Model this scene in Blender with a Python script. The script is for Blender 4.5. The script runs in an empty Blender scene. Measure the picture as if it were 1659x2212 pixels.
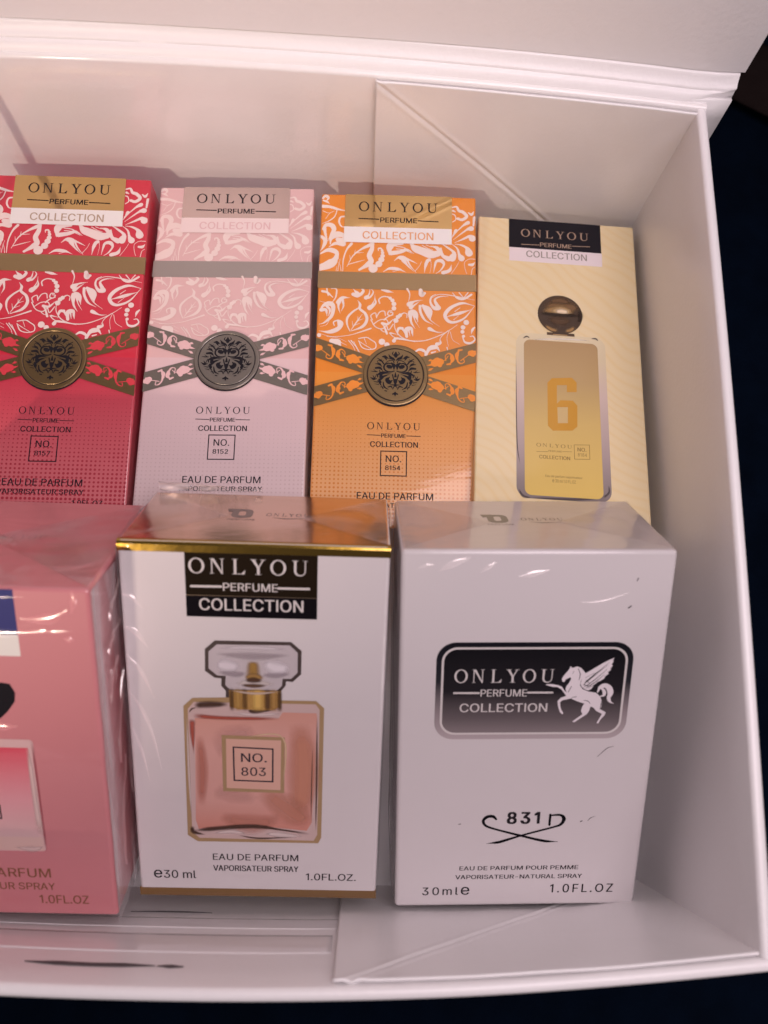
import bpy, bmesh, math, random
from mathutils import Vector, Matrix, noise
from mathutils.geometry import tessellate_polygon

R = math.radians
MM = 0.001
scene = bpy.context.scene
COL = scene.collection

# ---------------------------------------------------------------- camera, world, lamps, exposure
cam_d = bpy.data.cameras.new('camera'); cam = bpy.data.objects.new('camera', cam_d); COL.objects.link(cam)
rx = (0.9994595, 0.01756897, 0.02778563); dn = (0.02365787, -0.97125759, -0.23685227); fw = (0.02282575, 0.2373816, -0.97114827)
m = Matrix(((rx[0], -dn[0], -fw[0], 0), (rx[1], -dn[1], -fw[1], 0), (rx[2], -dn[2], -fw[2], 0), (0, 0, 0, 1)))
m.translation = (0, 0, 230 * MM)
cam.matrix_world = m
cam_d.sensor_fit = 'VERTICAL'; cam_d.sensor_height = 36; cam_d.sensor_width = 27
cam_d.lens = 1800 / 2212 * 36
cam_d.clip_start = 0.01; cam_d.clip_end = 30
cam_d.dof.use_dof = True; cam_d.dof.focus_distance = 0.203; cam_d.dof.aperture_fstop = 15
scene.camera = cam

world = bpy.data.worlds.new('World'); scene.world = world; world.use_nodes = True
bg = world.node_tree.nodes['Background']; bg.inputs[0].default_value = (1.0, 0.84, 0.845, 1); bg.inputs[1].default_value = 0.17

def lamp(name, kind, loc, target, power, color, **kw):
    d = bpy.data.lights.new(name, kind); d.energy = power; d.color = color
    for k, v in kw.items(): setattr(d, k, v)
    o = bpy.data.objects.new(name, d); COL.objects.link(o)
    o.location = [c * MM for c in loc]
    o.rotation_euler = (Vector(target) - Vector(loc)).to_track_quat('-Z', 'Y').to_euler()
    return o
lamp('warm_spot', 'SPOT', (-235, -360, 400), (-80, 145, 60), 7.2, (1, .78, .62), spot_size=R(29), spot_blend=1.0, shadow_soft_size=.006)
lamp('overhead_fill', 'AREA', (80, 25, 350), (0, 20, 40), .95, (1, .845, .895), shape='DISK', size=.22)  # unseen soft fill set close above to brighten the rim and front wall
lamp('front_fill', 'AREA', (560, -760, 300), (0, 80, 60), 1.3, (1, .85, .84), shape='DISK', size=.35)  # unseen fill added at the front right to brighten the lid
scene.view_settings.view_transform = 'Standard'; scene.view_settings.look = 'None'
scene.view_settings.exposure = -0.36; scene.view_settings.gamma = 1
scene.render.engine = 'CYCLES'
try:
    scene.cycles.use_denoising = True; scene.cycles.max_bounces = 8; scene.cycles.transparent_max_bounces = 16
    scene.cycles.sample_clamp_indirect = 12; scene.cycles.blur_glossy = 0.0; scene.cycles.caustics_reflective = True
except Exception: pass

POSE = {
 'red': (41.10, 90.00, 32.00, (-97.96, 44.70, 36.76), (0.76, 1.10, 0.70)),
 'pink': (41.00, 90.00, 30.00, (-55.57, 46.40, 35.69), (-2.05, -1.11, 0.71)),
 'org': (40.90, 90.00, 31.00, (-13.62, 44.30, 31.95), (1.89, -0.68, -0.14)),
 'yel': (42.80, 90.00, 27.50, (25.80, 44.04, 38.28), (-6.31, 0.71, -2.23)),
 'b803': (52.00, 84.10, 30.60, (-47.60, -39.50, 29.20), (32.40, 0.46, -0.28)),
 'b831': (54.00, 85.50, 32.50, (8.70, -41.70, 27.80), (31.75, 0.12, 1.32)),
 'pinkf': (50.79, 75.34, 44.50, (-100.17, -41.29, 40.00), (34.00, 0.46, -0.41)),
}
ART = {
 'floral': [([(0.34,88.6),(1.05,89.27),(1.8,88.65),(1.1,87.66)],[0.556,0.803,0.124]),([(0.51,87.96),(1.4,87.66),(2.15,87.04)],[0.432,0.617,0.123]),([(0.28,86.24),(2.32,86.11),(4.38,85.49),(6.28,85.13)],[0.924,0.739,0.246]),([(4.24,85.33),(3.64,83.38),(2.23,82.06),(0.46,81.21)],[0.246,0.307,0.123]),([(0.47,84.89),(2.09,84.3),(3.52,84.99)],[0.184,0.154,0.092]),([(1.28,82.67),(2.1,83.98),(2.95,84.65)],[0.153,0.123,0.061]),([(6.25,83.46),(5.18,83.17),(4.85,81.82),(5.47,80.56),(6.34,80.33)],[0.429,0.49,0.184]),([(0.81,79.62),(1.49,80.82),(2.94,80.74),(3.56,79.54),(2.83,78.09),(2.08,76.17)],[0.793,1.342,0.122]),([(1.08,79.95),(1.38,78.21),(1.96,76.32)],[0.916,0.671,0.122]),([(2.74,75.39),(2.92,76.98),(4.18,78.13),(5.63,78.08),(6.66,77.41)],[0.303,1.697,1.03]),([(2.48,74.6),(4.12,75.59),(6.14,75.49)],[0.242,0.908,1.393]),([(4.66,76.72),(6.26,76.45)],[1.214,1.517]),([(-0.04,77.53),(0.84,77.08),(1.4,75.99),(0.85,74.39),(0.17,73.27)],[0.791,1.035,0.152]),([(0.14,72.48),(2.31,73.65),(4.35,73.08),(4.6,71.35)],[0.423,1.329,0.906]),([(4.5,72.61),(3.85,70.55),(2.03,69.25),(0.19,68.57)],[0.603,2.413,1.81]),([(6.23,67.81),(6.28,71.09),(7.11,73.94),(8.3,75.62)],[0.18,0.359,0.719]),([(7.28,69.08),(8.83,72.26),(11.08,74.22),(13.78,75.72)],[0.15,0.36,1.019]),([(8.15,70.83),(7.91,72.39)],[0.21,0.09]),([(9.17,72.43),(9.3,73.85)],[0.211,0.09]),([(7.7,69.72),(9.74,70.41),(11.88,71.09)],[0.21,0.24,0.09]),([(9.67,73.01),(11.54,73.19)],[0.211,0.09]),([(13.87,75.72),(13.62,74.13),(13.0,72.38),(13.52,70.83),(12.77,69.87),(10.52,68.24)],[0.785,1.207,1.328,1.509,0.604]),([(4.95,67.77),(5.12,69.49),(5.47,71.22)],[0.18,0.09]),([(5.8,67.79),(5.53,69.19),(5.1,70.27)],[0.18,0.09]),([(4.52,67.76),(4.62,69.16)],[0.15,0.06]),([(16.34,73.83),(16.03,74.46),(15.34,74.4),(15.36,73.8)],[0.361,0.421,0.18]),([(18.37,73.01),(18.22,74.58),(18.98,75.71),(21.58,76.01)],[0.78,1.921,0.72]),([(18.74,73.18),(21.18,73.66),(22.9,74.24),(24.71,73.19)],[1.201,0.901,0.09]),([(19.86,75.2),(22.03,74.85),(23.92,73.55)],[0.211,0.271,0.09]),([(20.02,74.48),(22.04,74.22),(24.22,73.24)],[0.21,0.24,0.09]),([(23.89,76.08),(24.92,74.78),(27.09,73.89),(29.26,73.17),(30.85,73.37)],[0.782,2.106,2.407,1.685]),([(30.85,73.37),(31.22,74.33),(30.4,75.19),(29.1,75.47)],[1.375,1.016,0.239]),([(26.78,75.72),(28.38,74.81),(29.69,74.44)],[0.21,0.09]),([(27.8,75.81),(29.25,75.22)],[0.21,0.09]),([(19.56,71.1),(20.92,72.08),(22.65,71.72),(23.69,69.87),(25.35,67.82)],[0.15,0.898,0.419,0.09]),([(22.22,71.93),(24.1,71.13),(25.61,70.33)],[0.718,0.359,0.09]),([(21.94,71.38),(23.12,69.7),(24.72,68.18)],[1.196,0.419,0.06]),([(21.21,71.9),(22.23,71.39)],[1.018,0.778]),([(34.73,78.81),(36.46,80.58),(37.63,81.77),(38.85,82.57)],[0.12,0.361,1.022]),([(35.02,77.54),(37.05,79.32),(38.64,80.58),(39.72,80.87)],[0.12,0.42,1.381]),([(35.31,76.66),(37.34,77.67),(39.08,78.52),(39.95,78.01)],[0.12,0.599,1.858]),([(35.31,76.28),(37.05,76.02),(38.5,75.17),(39.08,73.77)],[0.12,0.599,1.977]),([(34.45,76.32),(35.95,75.04),(36.54,73.22),(37.12,72.23)],[0.12,0.539,1.678]),([(31.84,76.24),(33.29,75.34),(35.09,73.81),(34.69,72.16)],[0.18,0.6,1.86]),([(31.71,74.97),(32.15,72.94),(33.74,71.95)],[0.419,0.898,1.377]),([(34.58,78.07),(35.02,78.88),(35.65,80.17)],[0.12,0.36,0.901]),([(34.7,86.89),(35.81,87.08),(36.39,85.97),(37.39,85.61),(38.44,84.42),(37.33,83.36),(36.11,83.64)],[0.365,0.912,0.73]),([(34.7,84.95),(35.35,84.59),(35.58,83.37),(34.77,82.64)],[0.303,0.243]),([(34.85,85.92),(35.43,85.62)],[0.607,0.304]),([(38.94,85.47),(39.72,84.94),(40.31,85.83)],[0.303,0.788,0.182]),([(40.54,84.0),(40.25,81.75)],[0.907,0.484]),([(16.83,67.89),(18.39,68.78),(20.69,68.69),(22.28,68.05)],[0.179,0.895,0.179]),([(19.27,67.96),(20.98,68.38),(22.71,67.87)],[0.149,0.149,0.06]),([(27.45,67.88),(27.71,69.83),(28.19,71.19),(28.7,71.58)],[0.119,0.891,0.891]),([(29.05,71.59),(29.21,69.87),(28.88,67.74)],[0.119,0.06]),([(29.83,67.95),(30.16,69.9),(30.58,71.16),(31.87,71.36),(32.51,70.28),(31.66,68.69),(30.46,67.72)],[0.119,0.593,1.009,0.415,0.119]),([(32.32,68.02),(33.96,68.69),(34.53,70.34)],[1.008,0.889,0.089]),([(40.66,72.08),(39.08,72.04),(37.92,71.06),(38.07,69.19),(38.5,67.89)],[0.178,0.119,0.119]),([(39.08,70.47),(39.94,70.49),(40.58,71.14)],[0.593,0.771,0.178]),([(39.65,67.67),(39.94,69.24),(40.66,69.89)],[0.177,0.118]),([(34.48,67.83),(35.91,70.06),(36.48,71.33)],[0.118,0.089]),([(25.0,68.19),(26.13,69.78),(26.69,71.05)],[0.149,0.089]),([(3.4,62.76),(4.74,62.58),(4.67,60.49),(3.81,58.93)],[0.179,0.417,0.179]),([(1.15,61.93),(2.44,61.6),(3.91,60.31)],[0.655,0.595,0.238]),([(2.26,62.73),(2.67,60.74)],[0.357,0.238]),([(3.81,58.93),(1.82,58.88),(0.39,59.2)],[0.148,0.089]),([(0.77,56.71),(1.57,57.95),(2.83,58.54),(3.89,58.17),(4.11,56.65),(3.6,54.9),(2.02,53.33),(0.63,52.75)],[0.414,1.3,0.886,0.118]),([(1.05,56.71),(2.24,56.75),(2.58,55.08)],[1.004,0.768,0.148]),([(2.43,57.82),(3.26,56.78),(2.95,55.09)],[0.71,0.591,0.118]),([(3.65,55.26),(2.6,52.81),(0.93,52.15)],[0.147,0.059]),([(5.23,58.97),(6.32,60.23),(8.37,60.29)],[1.006,0.828,0.089]),([(5.56,59.29),(5.41,57.69),(5.95,55.87)],[1.065,0.473,0.089]),([(6.4,59.77),(6.73,58.03),(6.16,56.49)],[0.71,0.414,0.089]),([(8.58,51.1),(7.82,52.89),(7.82,54.71),(9.05,56.33),(10.72,57.59)],[0.234,0.584,0.409]),([(10.32,59.66),(10.98,58.52),(10.95,57.29),(12.34,56.05),(12.81,54.24),(11.7,52.39),(8.86,51.1)],[0.118,0.709,0.65,0.768,0.768,0.177]),([(8.85,51.4),(10.2,53.62),(11.61,55.85)],[0.146,0.321,0.088]),([(9.39,52.33),(9.06,53.89)],[0.205,0.088]),([(10.53,53.93),(10.5,55.21)],[0.205,0.088]),([(9.66,52.7),(11.11,53.34)],[0.205,0.088]),([(10.67,54.09),(11.93,54.58)],[0.205,0.088]),([(9.04,62.83),(9.98,61.81),(10.9,61.22),(11.73,62.23),(11.32,62.89)],[0.119,0.95,0.772,0.416]),([(9.14,61.29),(10.29,60.95),(11.46,61.66)],[1.008,1.067,0.533]),([(13.43,62.95),(13.18,61.34),(12.43,60.4)],[0.119,0.356,1.068]),([(12.43,60.4),(13.48,60.58),(14.3,61.99),(13.71,62.96)],[0.709,0.414,0.118]),([(14.77,60.47),(14.94,58.94),(13.44,57.61)],[0.118,0.532,1.299]),([(13.77,57.98),(14.64,59.85),(14.74,61.45)],[0.412,0.177,0.059]),([(16.51,62.73),(17.94,62.4),(19.52,62.08)],[0.474,0.77,0.089]),([(16.02,58.97),(15.8,60.03),(16.84,60.83),(18.26,60.72),(19.13,59.97)],[0.353,0.295,0.471]),([(14.2,54.34),(13.83,55.54),(14.95,56.25),(15.32,54.92)],[0.264]),([(15.31,55.22),(16.13,56.58),(17.26,56.77),(17.57,55.59)],[0.264]),([(19.19,56.91),(18.39,56.83),(18.16,55.91),(18.98,55.63),(19.48,56.37),(18.77,56.53)],[0.293,0.293,0.293,0.235]),([(14.45,53.07),(16.12,54.33),(17.87,54.44),(18.41,53.18)],[0.234]),([(16.76,53.44),(18.18,53.29),(19.6,54.64)],[0.701,0.584,0.175]),([(17.25,54.42),(18.23,55.3),(19.55,55.85)],[0.41,0.176]),([(13.86,54.33),(15.03,52.48),(16.74,51.92),(17.91,52.92)],[0.264]),([(17.91,52.92),(18.49,51.67),(19.59,53.27)],[0.263]),([(18.03,50.66),(17.35,52.54),(16.71,53.19)],[0.582,0.407,0.175]),([(16.46,51.67),(17.32,51.09),(18.02,51.26)],[0.233,0.146]),([(23.05,55.13),(23.09,56.11),(22.32,56.45),(21.47,55.91)],[0.234,0.234,0.409]),([(19.95,53.83),(20.13,52.02),(21.57,49.94),(24.18,48.87),(27.51,48.96),(30.88,50.2),(33.69,51.78),(36.09,53.57)],[0.175,0.292,0.234,0.117]),([(0.44,50.33),(4.12,49.47),(8.33,49.94),(11.12,50.86),(13.92,51.97)],[0.088,0.176,0.41]),([(0.69,50.94),(3.24,50.71),(5.46,51.61),(6.32,53.06),(5.39,53.88),(4.33,53.46),(4.53,52.5)],[0.117,1.172,1.055,0.352,0.234]),([(5.39,53.79),(5.94,52.59)],[0.411,1.175]),([(23.73,56.89),(24.52,56.85),(25.45,55.8),(25.95,53.99)],[0.586,1.581,0.117]),([(23.88,56.37),(24.2,53.95),(25.27,52.16)],[1.17,0.527,0.088]),([(24.73,56.15),(25.24,54.34),(26.39,52.49)],[0.585,0.234,0.058]),([(26.41,58.49),(26.57,56.75),(27.73,54.65),(29.78,53.49)],[0.703,0.645,0.088]),([(27.12,58.6),(28.32,57.72),(28.9,56.21),(29.2,54.69)],[0.762,1.934,0.117]),([(27.27,58.05),(28.86,54.99),(31.48,52.93)],[0.527,0.234,0.059]),([(30.51,61.83),(29.37,61.12),(29.1,59.58),(30.02,58.07),(31.16,58.1)],[0.176,0.529,1.353]),([(31.16,58.22),(30.23,60.28),(31.65,61.25),(33.71,61.3)],[0.994,0.409,0.088]),([(29.37,60.81),(31.36,61.85),(34.5,61.63),(37.65,61.05),(40.56,60.51)],[0.117,0.264,0.088]),([(23.64,58.87),(25.11,59.77),(27.16,60.2)],[1.409,0.411,0.059]),([(24.0,57.96),(25.18,58.85),(26.31,59.81)],[0.997,0.352,0.059]),([(23.07,63.16),(23.72,61.64),(23.41,59.42)],[0.532,0.295,0.089]),([(26.5,62.89),(26.85,61.79),(27.59,62.06)],[1.003,1.593,0.708]),([(34.79,62.41),(35.93,61.06),(37.65,60.74),(39.7,62.03)],[0.176,0.646,0.529]),([(36.5,62.46),(37.7,61.05)],[0.294,0.176]),([(38.79,62.53),(37.7,61.05)],[0.293,0.176]),([(40.5,58.88),(37.65,59.57),(35.43,58.89),(33.72,57.62),(32.88,56.01),(33.74,54.51),(35.44,54.26),(37.99,55.54),(40.5,58.88)],[0.117,0.758,0.992,0.875,0.583,0.117]),([(33.39,55.72),(36.51,56.72),(39.7,57.85)],[0.175,0.873,0.087]),([(35.43,57.21),(36.79,58.32)],[0.233,0.117]),([(35.1,54.91),(36.51,56.17)],[0.174,0.087]),([(37.37,50.43),(38.0,48.88),(39.41,48.62),(40.54,49.55),(40.11,50.51),(39.35,50.43)],[0.288,0.635,0.346,0.231]),([(20.67,50.22),(20.97,52.04),(21.96,52.19)],[0.116,0.697,0.755]),([(22.11,51.89),(22.75,50.58)],[0.524,0.116]),([(23.12,49.98),(22.95,51.79),(24.22,52.19),(24.52,50.99),(24.73,50.03)],[0.754,1.16,0.58,0.087]),([(23.66,51.57),(23.97,50.07)],[0.407,0.087]),([(28.88,52.26),(30.87,51.4),(32.62,51.45)],[0.987,0.29,0.058]),([(40.49,52.94),(39.92,52.25),(39.63,51.04)],[0.405,0.636,0.087]),([(33.69,51.84),(32.06,50.29),(31.23,48.4)],[0.232,0.174,0.087]),([(33.98,51.85),(33.42,49.96),(33.77,47.57)],[0.145,0.087]),([(34.26,51.56),(34.89,49.4),(36.59,48.24)],[0.145,0.087]),([(10.89,49.11),(12.85,49.46),(14.05,48.83),(15.19,47.96),(15.17,46.62),(13.49,46.18),(11.79,46.73),(10.9,48.45)],[0.262]),([(11.19,48.22),(12.62,47.3),(14.1,46.44)],[0.174]),([(12.29,49.15),(12.89,47.66)],[0.175,0.087]),([(8.32,48.5),(9.54,46.91),(10.14,45.43)],[0.233,0.087]),([(8.93,48.52),(10.39,46.64),(11.05,45.16)],[0.291,0.087]),([(9.65,48.17),(11.33,45.17)],[0.174,0.087]),([(4.02,48.26),(5.58,48.0),(6.22,47.12)],[1.283,1.574,0.583]),([(5.57,48.36),(7.91,47.17)],[0.175,0.087]),([(2.72,49.49),(5.54,49.11),(7.82,48.12)],[0.146,0.058]),([(18.74,50.83),(19.6,49.89),(21.36,49.03)],[0.291,0.233,0.116]),([(19.02,50.84),(20.49,50.52)],[0.407,0.233,0.087]),([(19.85,48.69),(20.74,49.38),(25.31,48.54)],[0.985,0.58,0.087]),([(25.29,45.84),(26.46,46.53),(27.82,45.97),(27.83,45.01)],[0.403,0.749,0.288]),([(28.11,45.02),(28.99,46.84),(30.68,47.24),(31.53,46.31)],[0.575,1.264,0.287]),([(30.84,48.09),(31.74,48.41),(31.73,49.37)],[0.98,0.577,0.086]),([(33.43,47.32),(33.78,45.77)],[0.288,0.115]),([(29.51,45.72),(30.49,46.04)],[0.402,0.287])],
 'floral_dots': [(14.09,68.65,1.2),(15.56,69.95,0.9),(16.19,71.22,0.78),(16.48,72.26,0.6),(16.46,73.18,0.45),(16.34,73.83,0.36),(18.7,60.42,0.44),(19.28,59.82,0.53),(19.69,58.85,0.62),(19.71,57.63,0.62),(21.34,55.75,0.53),(20.78,55.28,0.56),(20.28,54.29,0.67),(38.36,54.24,0.72),(37.51,52.86,0.61),(37.37,51.64,0.52),(37.66,50.44,0.4),(16.81,48.37,0.84),(18.1,47.59,0.67),(0.74,49.74,0.53)],
 'r_label': [(6.35,89.82),(34.54,89.57),(34.49,80.46),(6.28,80.58)],
 'r_white': [(6.22,80.58),(34.52,80.46),(34.53,75.94),(6.27,76.04)],
 'r_band': [(0.09,67.63),(40.8,67.45),(40.79,62.74),(0.03,62.98)],
 'r_txt': [('PERFUME', 15.67, 81.91, 9.68, 1.38), ('COLLECTION', 11.15, 77.07, 18.52, 2.13)],
 'r_only_txt': [('ONLYOU', 9.92, 85.04, 20.7, 2.74), ('ONLYOU', 13.6, 25.11, 13.21, 1.8)],
 'r_lines': [([(10.04,82.87),(15.28,82.77)],[0.244]),([(25.69,82.6),(30.93,82.5)],[0.243]),([(13.64,23.63),(16.94,23.56)],[0.173]),([(23.52,23.55),(26.92,23.52)],[0.172])],
 'r_low_txt': [('PERFUME', 17.18, 22.99, 6.15, 1.03), ('COLLECTION', 14.48, 20.57, 11.83, 1.4), ('EAU DE PARFUM', 11.5, 7.23, 18.73, 1.69), ('VAPORISATEUR SPRAY', 10.48, 5.17, 20.23, 1.2), ('1.0FL.OZ', 28.21, 2.49, 7.1, 1.32), ('℮30ml', 6.69, 2.22, 4.53, 1.19)],
 'r_no_txt': ('NO.', 18.44, 16.74, 3.79, 1.66),
 'r_num_txt': ('8154', 18.34, 14.68, 3.7, 1.16),
 'r_frame': [(17.03,19.61),(23.67,19.63),(23.68,13.11),(17.05,13.23)],
 'ribbons': [[(0.15,49.05),(14.43,44.21),(14.55,39.03),(0.34,43.77)],[(25.95,44.21),(40.39,48.66),(40.38,43.37),(26.02,39.03)],[(0.06,35.93),(14.8,40.55),(14.92,35.26),(0.26,30.63)],[(26.0,40.24),(40.37,35.48),(40.36,30.17),(26.07,34.89)]],
 'ribbon_motif': [([(30.29,42.89),(31.01,43.24),(31.82,43.31)],[1.942,2.353,1.765]),([(31.0,44.04),(31.65,42.4)],[0.884,1.178]),([(30.44,42.82),(29.29,42.4),(28.28,42.2)],[0.824,0.529,0.088]),([(29.85,43.68),(29.22,43.66),(28.7,43.44)],[0.118,0.589,0.118]),([(30.01,41.58),(29.24,41.16),(28.73,40.81)],[0.117,0.587,0.117]),([(32.02,43.44),(33.02,43.87),(33.74,44.9)],[0.235,0.206,0.206]),([(33.17,43.67),(33.02,44.92),(33.88,45.62),(34.52,45.14),(34.46,44.2)],[0.235,0.235,0.471,0.588]),([(34.69,45.01),(34.87,44.02),(34.24,42.78)],[0.766,1.001,0.236]),([(34.24,42.78),(33.43,42.65)],[0.587,0.411]),([(37.7,44.11),(37.81,43.35),(36.95,42.96),(36.2,43.52),(36.08,44.71)],[0.235,0.235,0.411,0.529]),([(35.96,44.24),(35.96,45.29),(36.54,46.51)],[0.706,1.0,0.294]),([(36.42,46.54),(37.23,46.67)],[0.59,0.413]),([(36.92,43.75),(38.22,44.77),(39.37,45.62)],[0.235,0.176]),([(39.43,45.82),(40.01,45.82),(40.53,45.98)],[1.472,1.942,1.177]),([(30.34,36.97),(31.06,36.86),(31.86,36.42)],[1.925,2.333,1.75]),([(31.05,37.65),(31.69,35.63)],[0.876,1.167]),([(30.48,36.8),(29.34,37.11),(28.33,37.56)],[0.816,0.525,0.087]),([(29.9,38.02),(29.27,38.4),(28.75,38.51)],[0.117,0.584,0.117]),([(30.06,35.86),(29.29,35.92),(28.77,35.91)],[0.116,0.582,0.116]),([(32.06,36.42),(33.06,36.22),(33.78,36.77)],[0.233,0.204,0.204]),([(33.21,35.93),(33.06,37.24),(33.92,37.39),(34.55,36.52),(34.5,35.64)],[0.233,0.233,0.465,0.582]),([(34.73,36.29),(34.9,35.21),(34.28,34.39)],[0.756,0.989,0.233]),([(34.28,34.39),(33.47,34.76)],[0.58,0.406]),([(37.71,33.53),(37.82,32.71),(36.96,32.86),(36.22,33.88),(36.1,35.12)],[0.231,0.231,0.405,0.521]),([(35.99,34.74),(35.99,35.76),(36.56,36.6)],[0.696,0.986,0.29]),([(36.44,36.7),(37.25,36.32)],[0.582,0.407]),([(36.93,33.65),(38.22,33.84),(39.36,33.96)],[0.232,0.174]),([(39.42,34.12),(39.99,33.75),(40.51,33.59)],[1.447,1.91,1.157]),([(10.28,43.23),(9.55,43.59),(8.74,43.66)],[1.958,2.374,1.78]),([(9.53,44.38),(8.94,42.75)],[0.892,1.189]),([(10.14,43.15),(11.3,42.72),(12.31,42.52)],[0.831,0.534,0.089]),([(10.69,44.01),(11.33,43.99),(11.85,43.76)],[0.119,0.594,0.119]),([(10.6,41.92),(11.39,41.48),(11.92,41.13)],[0.118,0.592,0.118]),([(8.54,43.79),(7.52,44.24),(6.77,45.27)],[0.238,0.208,0.208]),([(7.38,44.04),(7.49,45.28),(6.6,45.99),(5.98,45.52),(6.07,44.58)],[0.238,0.238,0.476,0.595]),([(5.81,45.39),(5.67,44.41),(6.34,43.16)],[0.775,1.014,0.239]),([(6.34,43.16),(7.15,43.02)],[0.594,0.416]),([(2.85,44.52),(2.76,43.77),(3.64,43.37),(4.36,43.92),(4.44,45.1)],[0.239,0.239,0.417,0.537]),([(4.57,44.64),(4.54,45.68),(3.92,46.91)],[0.715,1.013,0.298]),([(4.03,46.94),(3.22,47.07)],[0.598,0.419]),([(3.64,44.15),(2.31,45.18),(1.12,46.05)],[0.238,0.179]),([(1.06,46.25),(0.48,46.25),(-0.04,46.42)],[1.496,1.974,1.197]),([(10.46,36.71),(9.75,36.6),(8.96,36.18)],[1.94,2.352,1.764]),([(9.73,37.39),(9.16,35.39)],[0.883,1.177]),([(10.32,36.54),(11.46,36.84),(12.45,37.27)],[0.823,0.529,0.088]),([(10.86,37.75),(11.48,38.12),(11.99,38.22)],[0.118,0.589,0.118]),([(10.78,35.59),(11.55,35.65),(12.06,35.63)],[0.117,0.587,0.117]),([(8.76,36.17),(7.77,35.98),(7.04,36.54)],[0.235,0.206,0.206]),([(7.63,35.7),(7.74,37.01),(6.87,37.16),(6.27,36.3),(6.36,35.42)],[0.235,0.235,0.47,0.588]),([(6.11,36.07),(5.97,34.99),(6.63,34.17)],[0.765,1.0,0.235]),([(6.63,34.17),(7.41,34.54)],[0.587,0.411]),([(3.23,33.35),(3.15,32.54),(4.0,32.68),(4.7,33.69),(4.78,34.92)],[0.235,0.235,0.411,0.528]),([(4.9,34.54),(4.87,35.56),(4.27,36.41)],[0.705,0.999,0.294]),([(4.38,36.5),(3.6,36.13)],[0.589,0.412]),([(4.0,33.47),(2.71,33.67),(1.57,33.79)],[0.235,0.176]),([(1.51,33.96),(0.95,33.6),(0.44,33.44)],[1.469,1.939,1.175])],
 'medal': (20.42,39.49,8.23),
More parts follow.
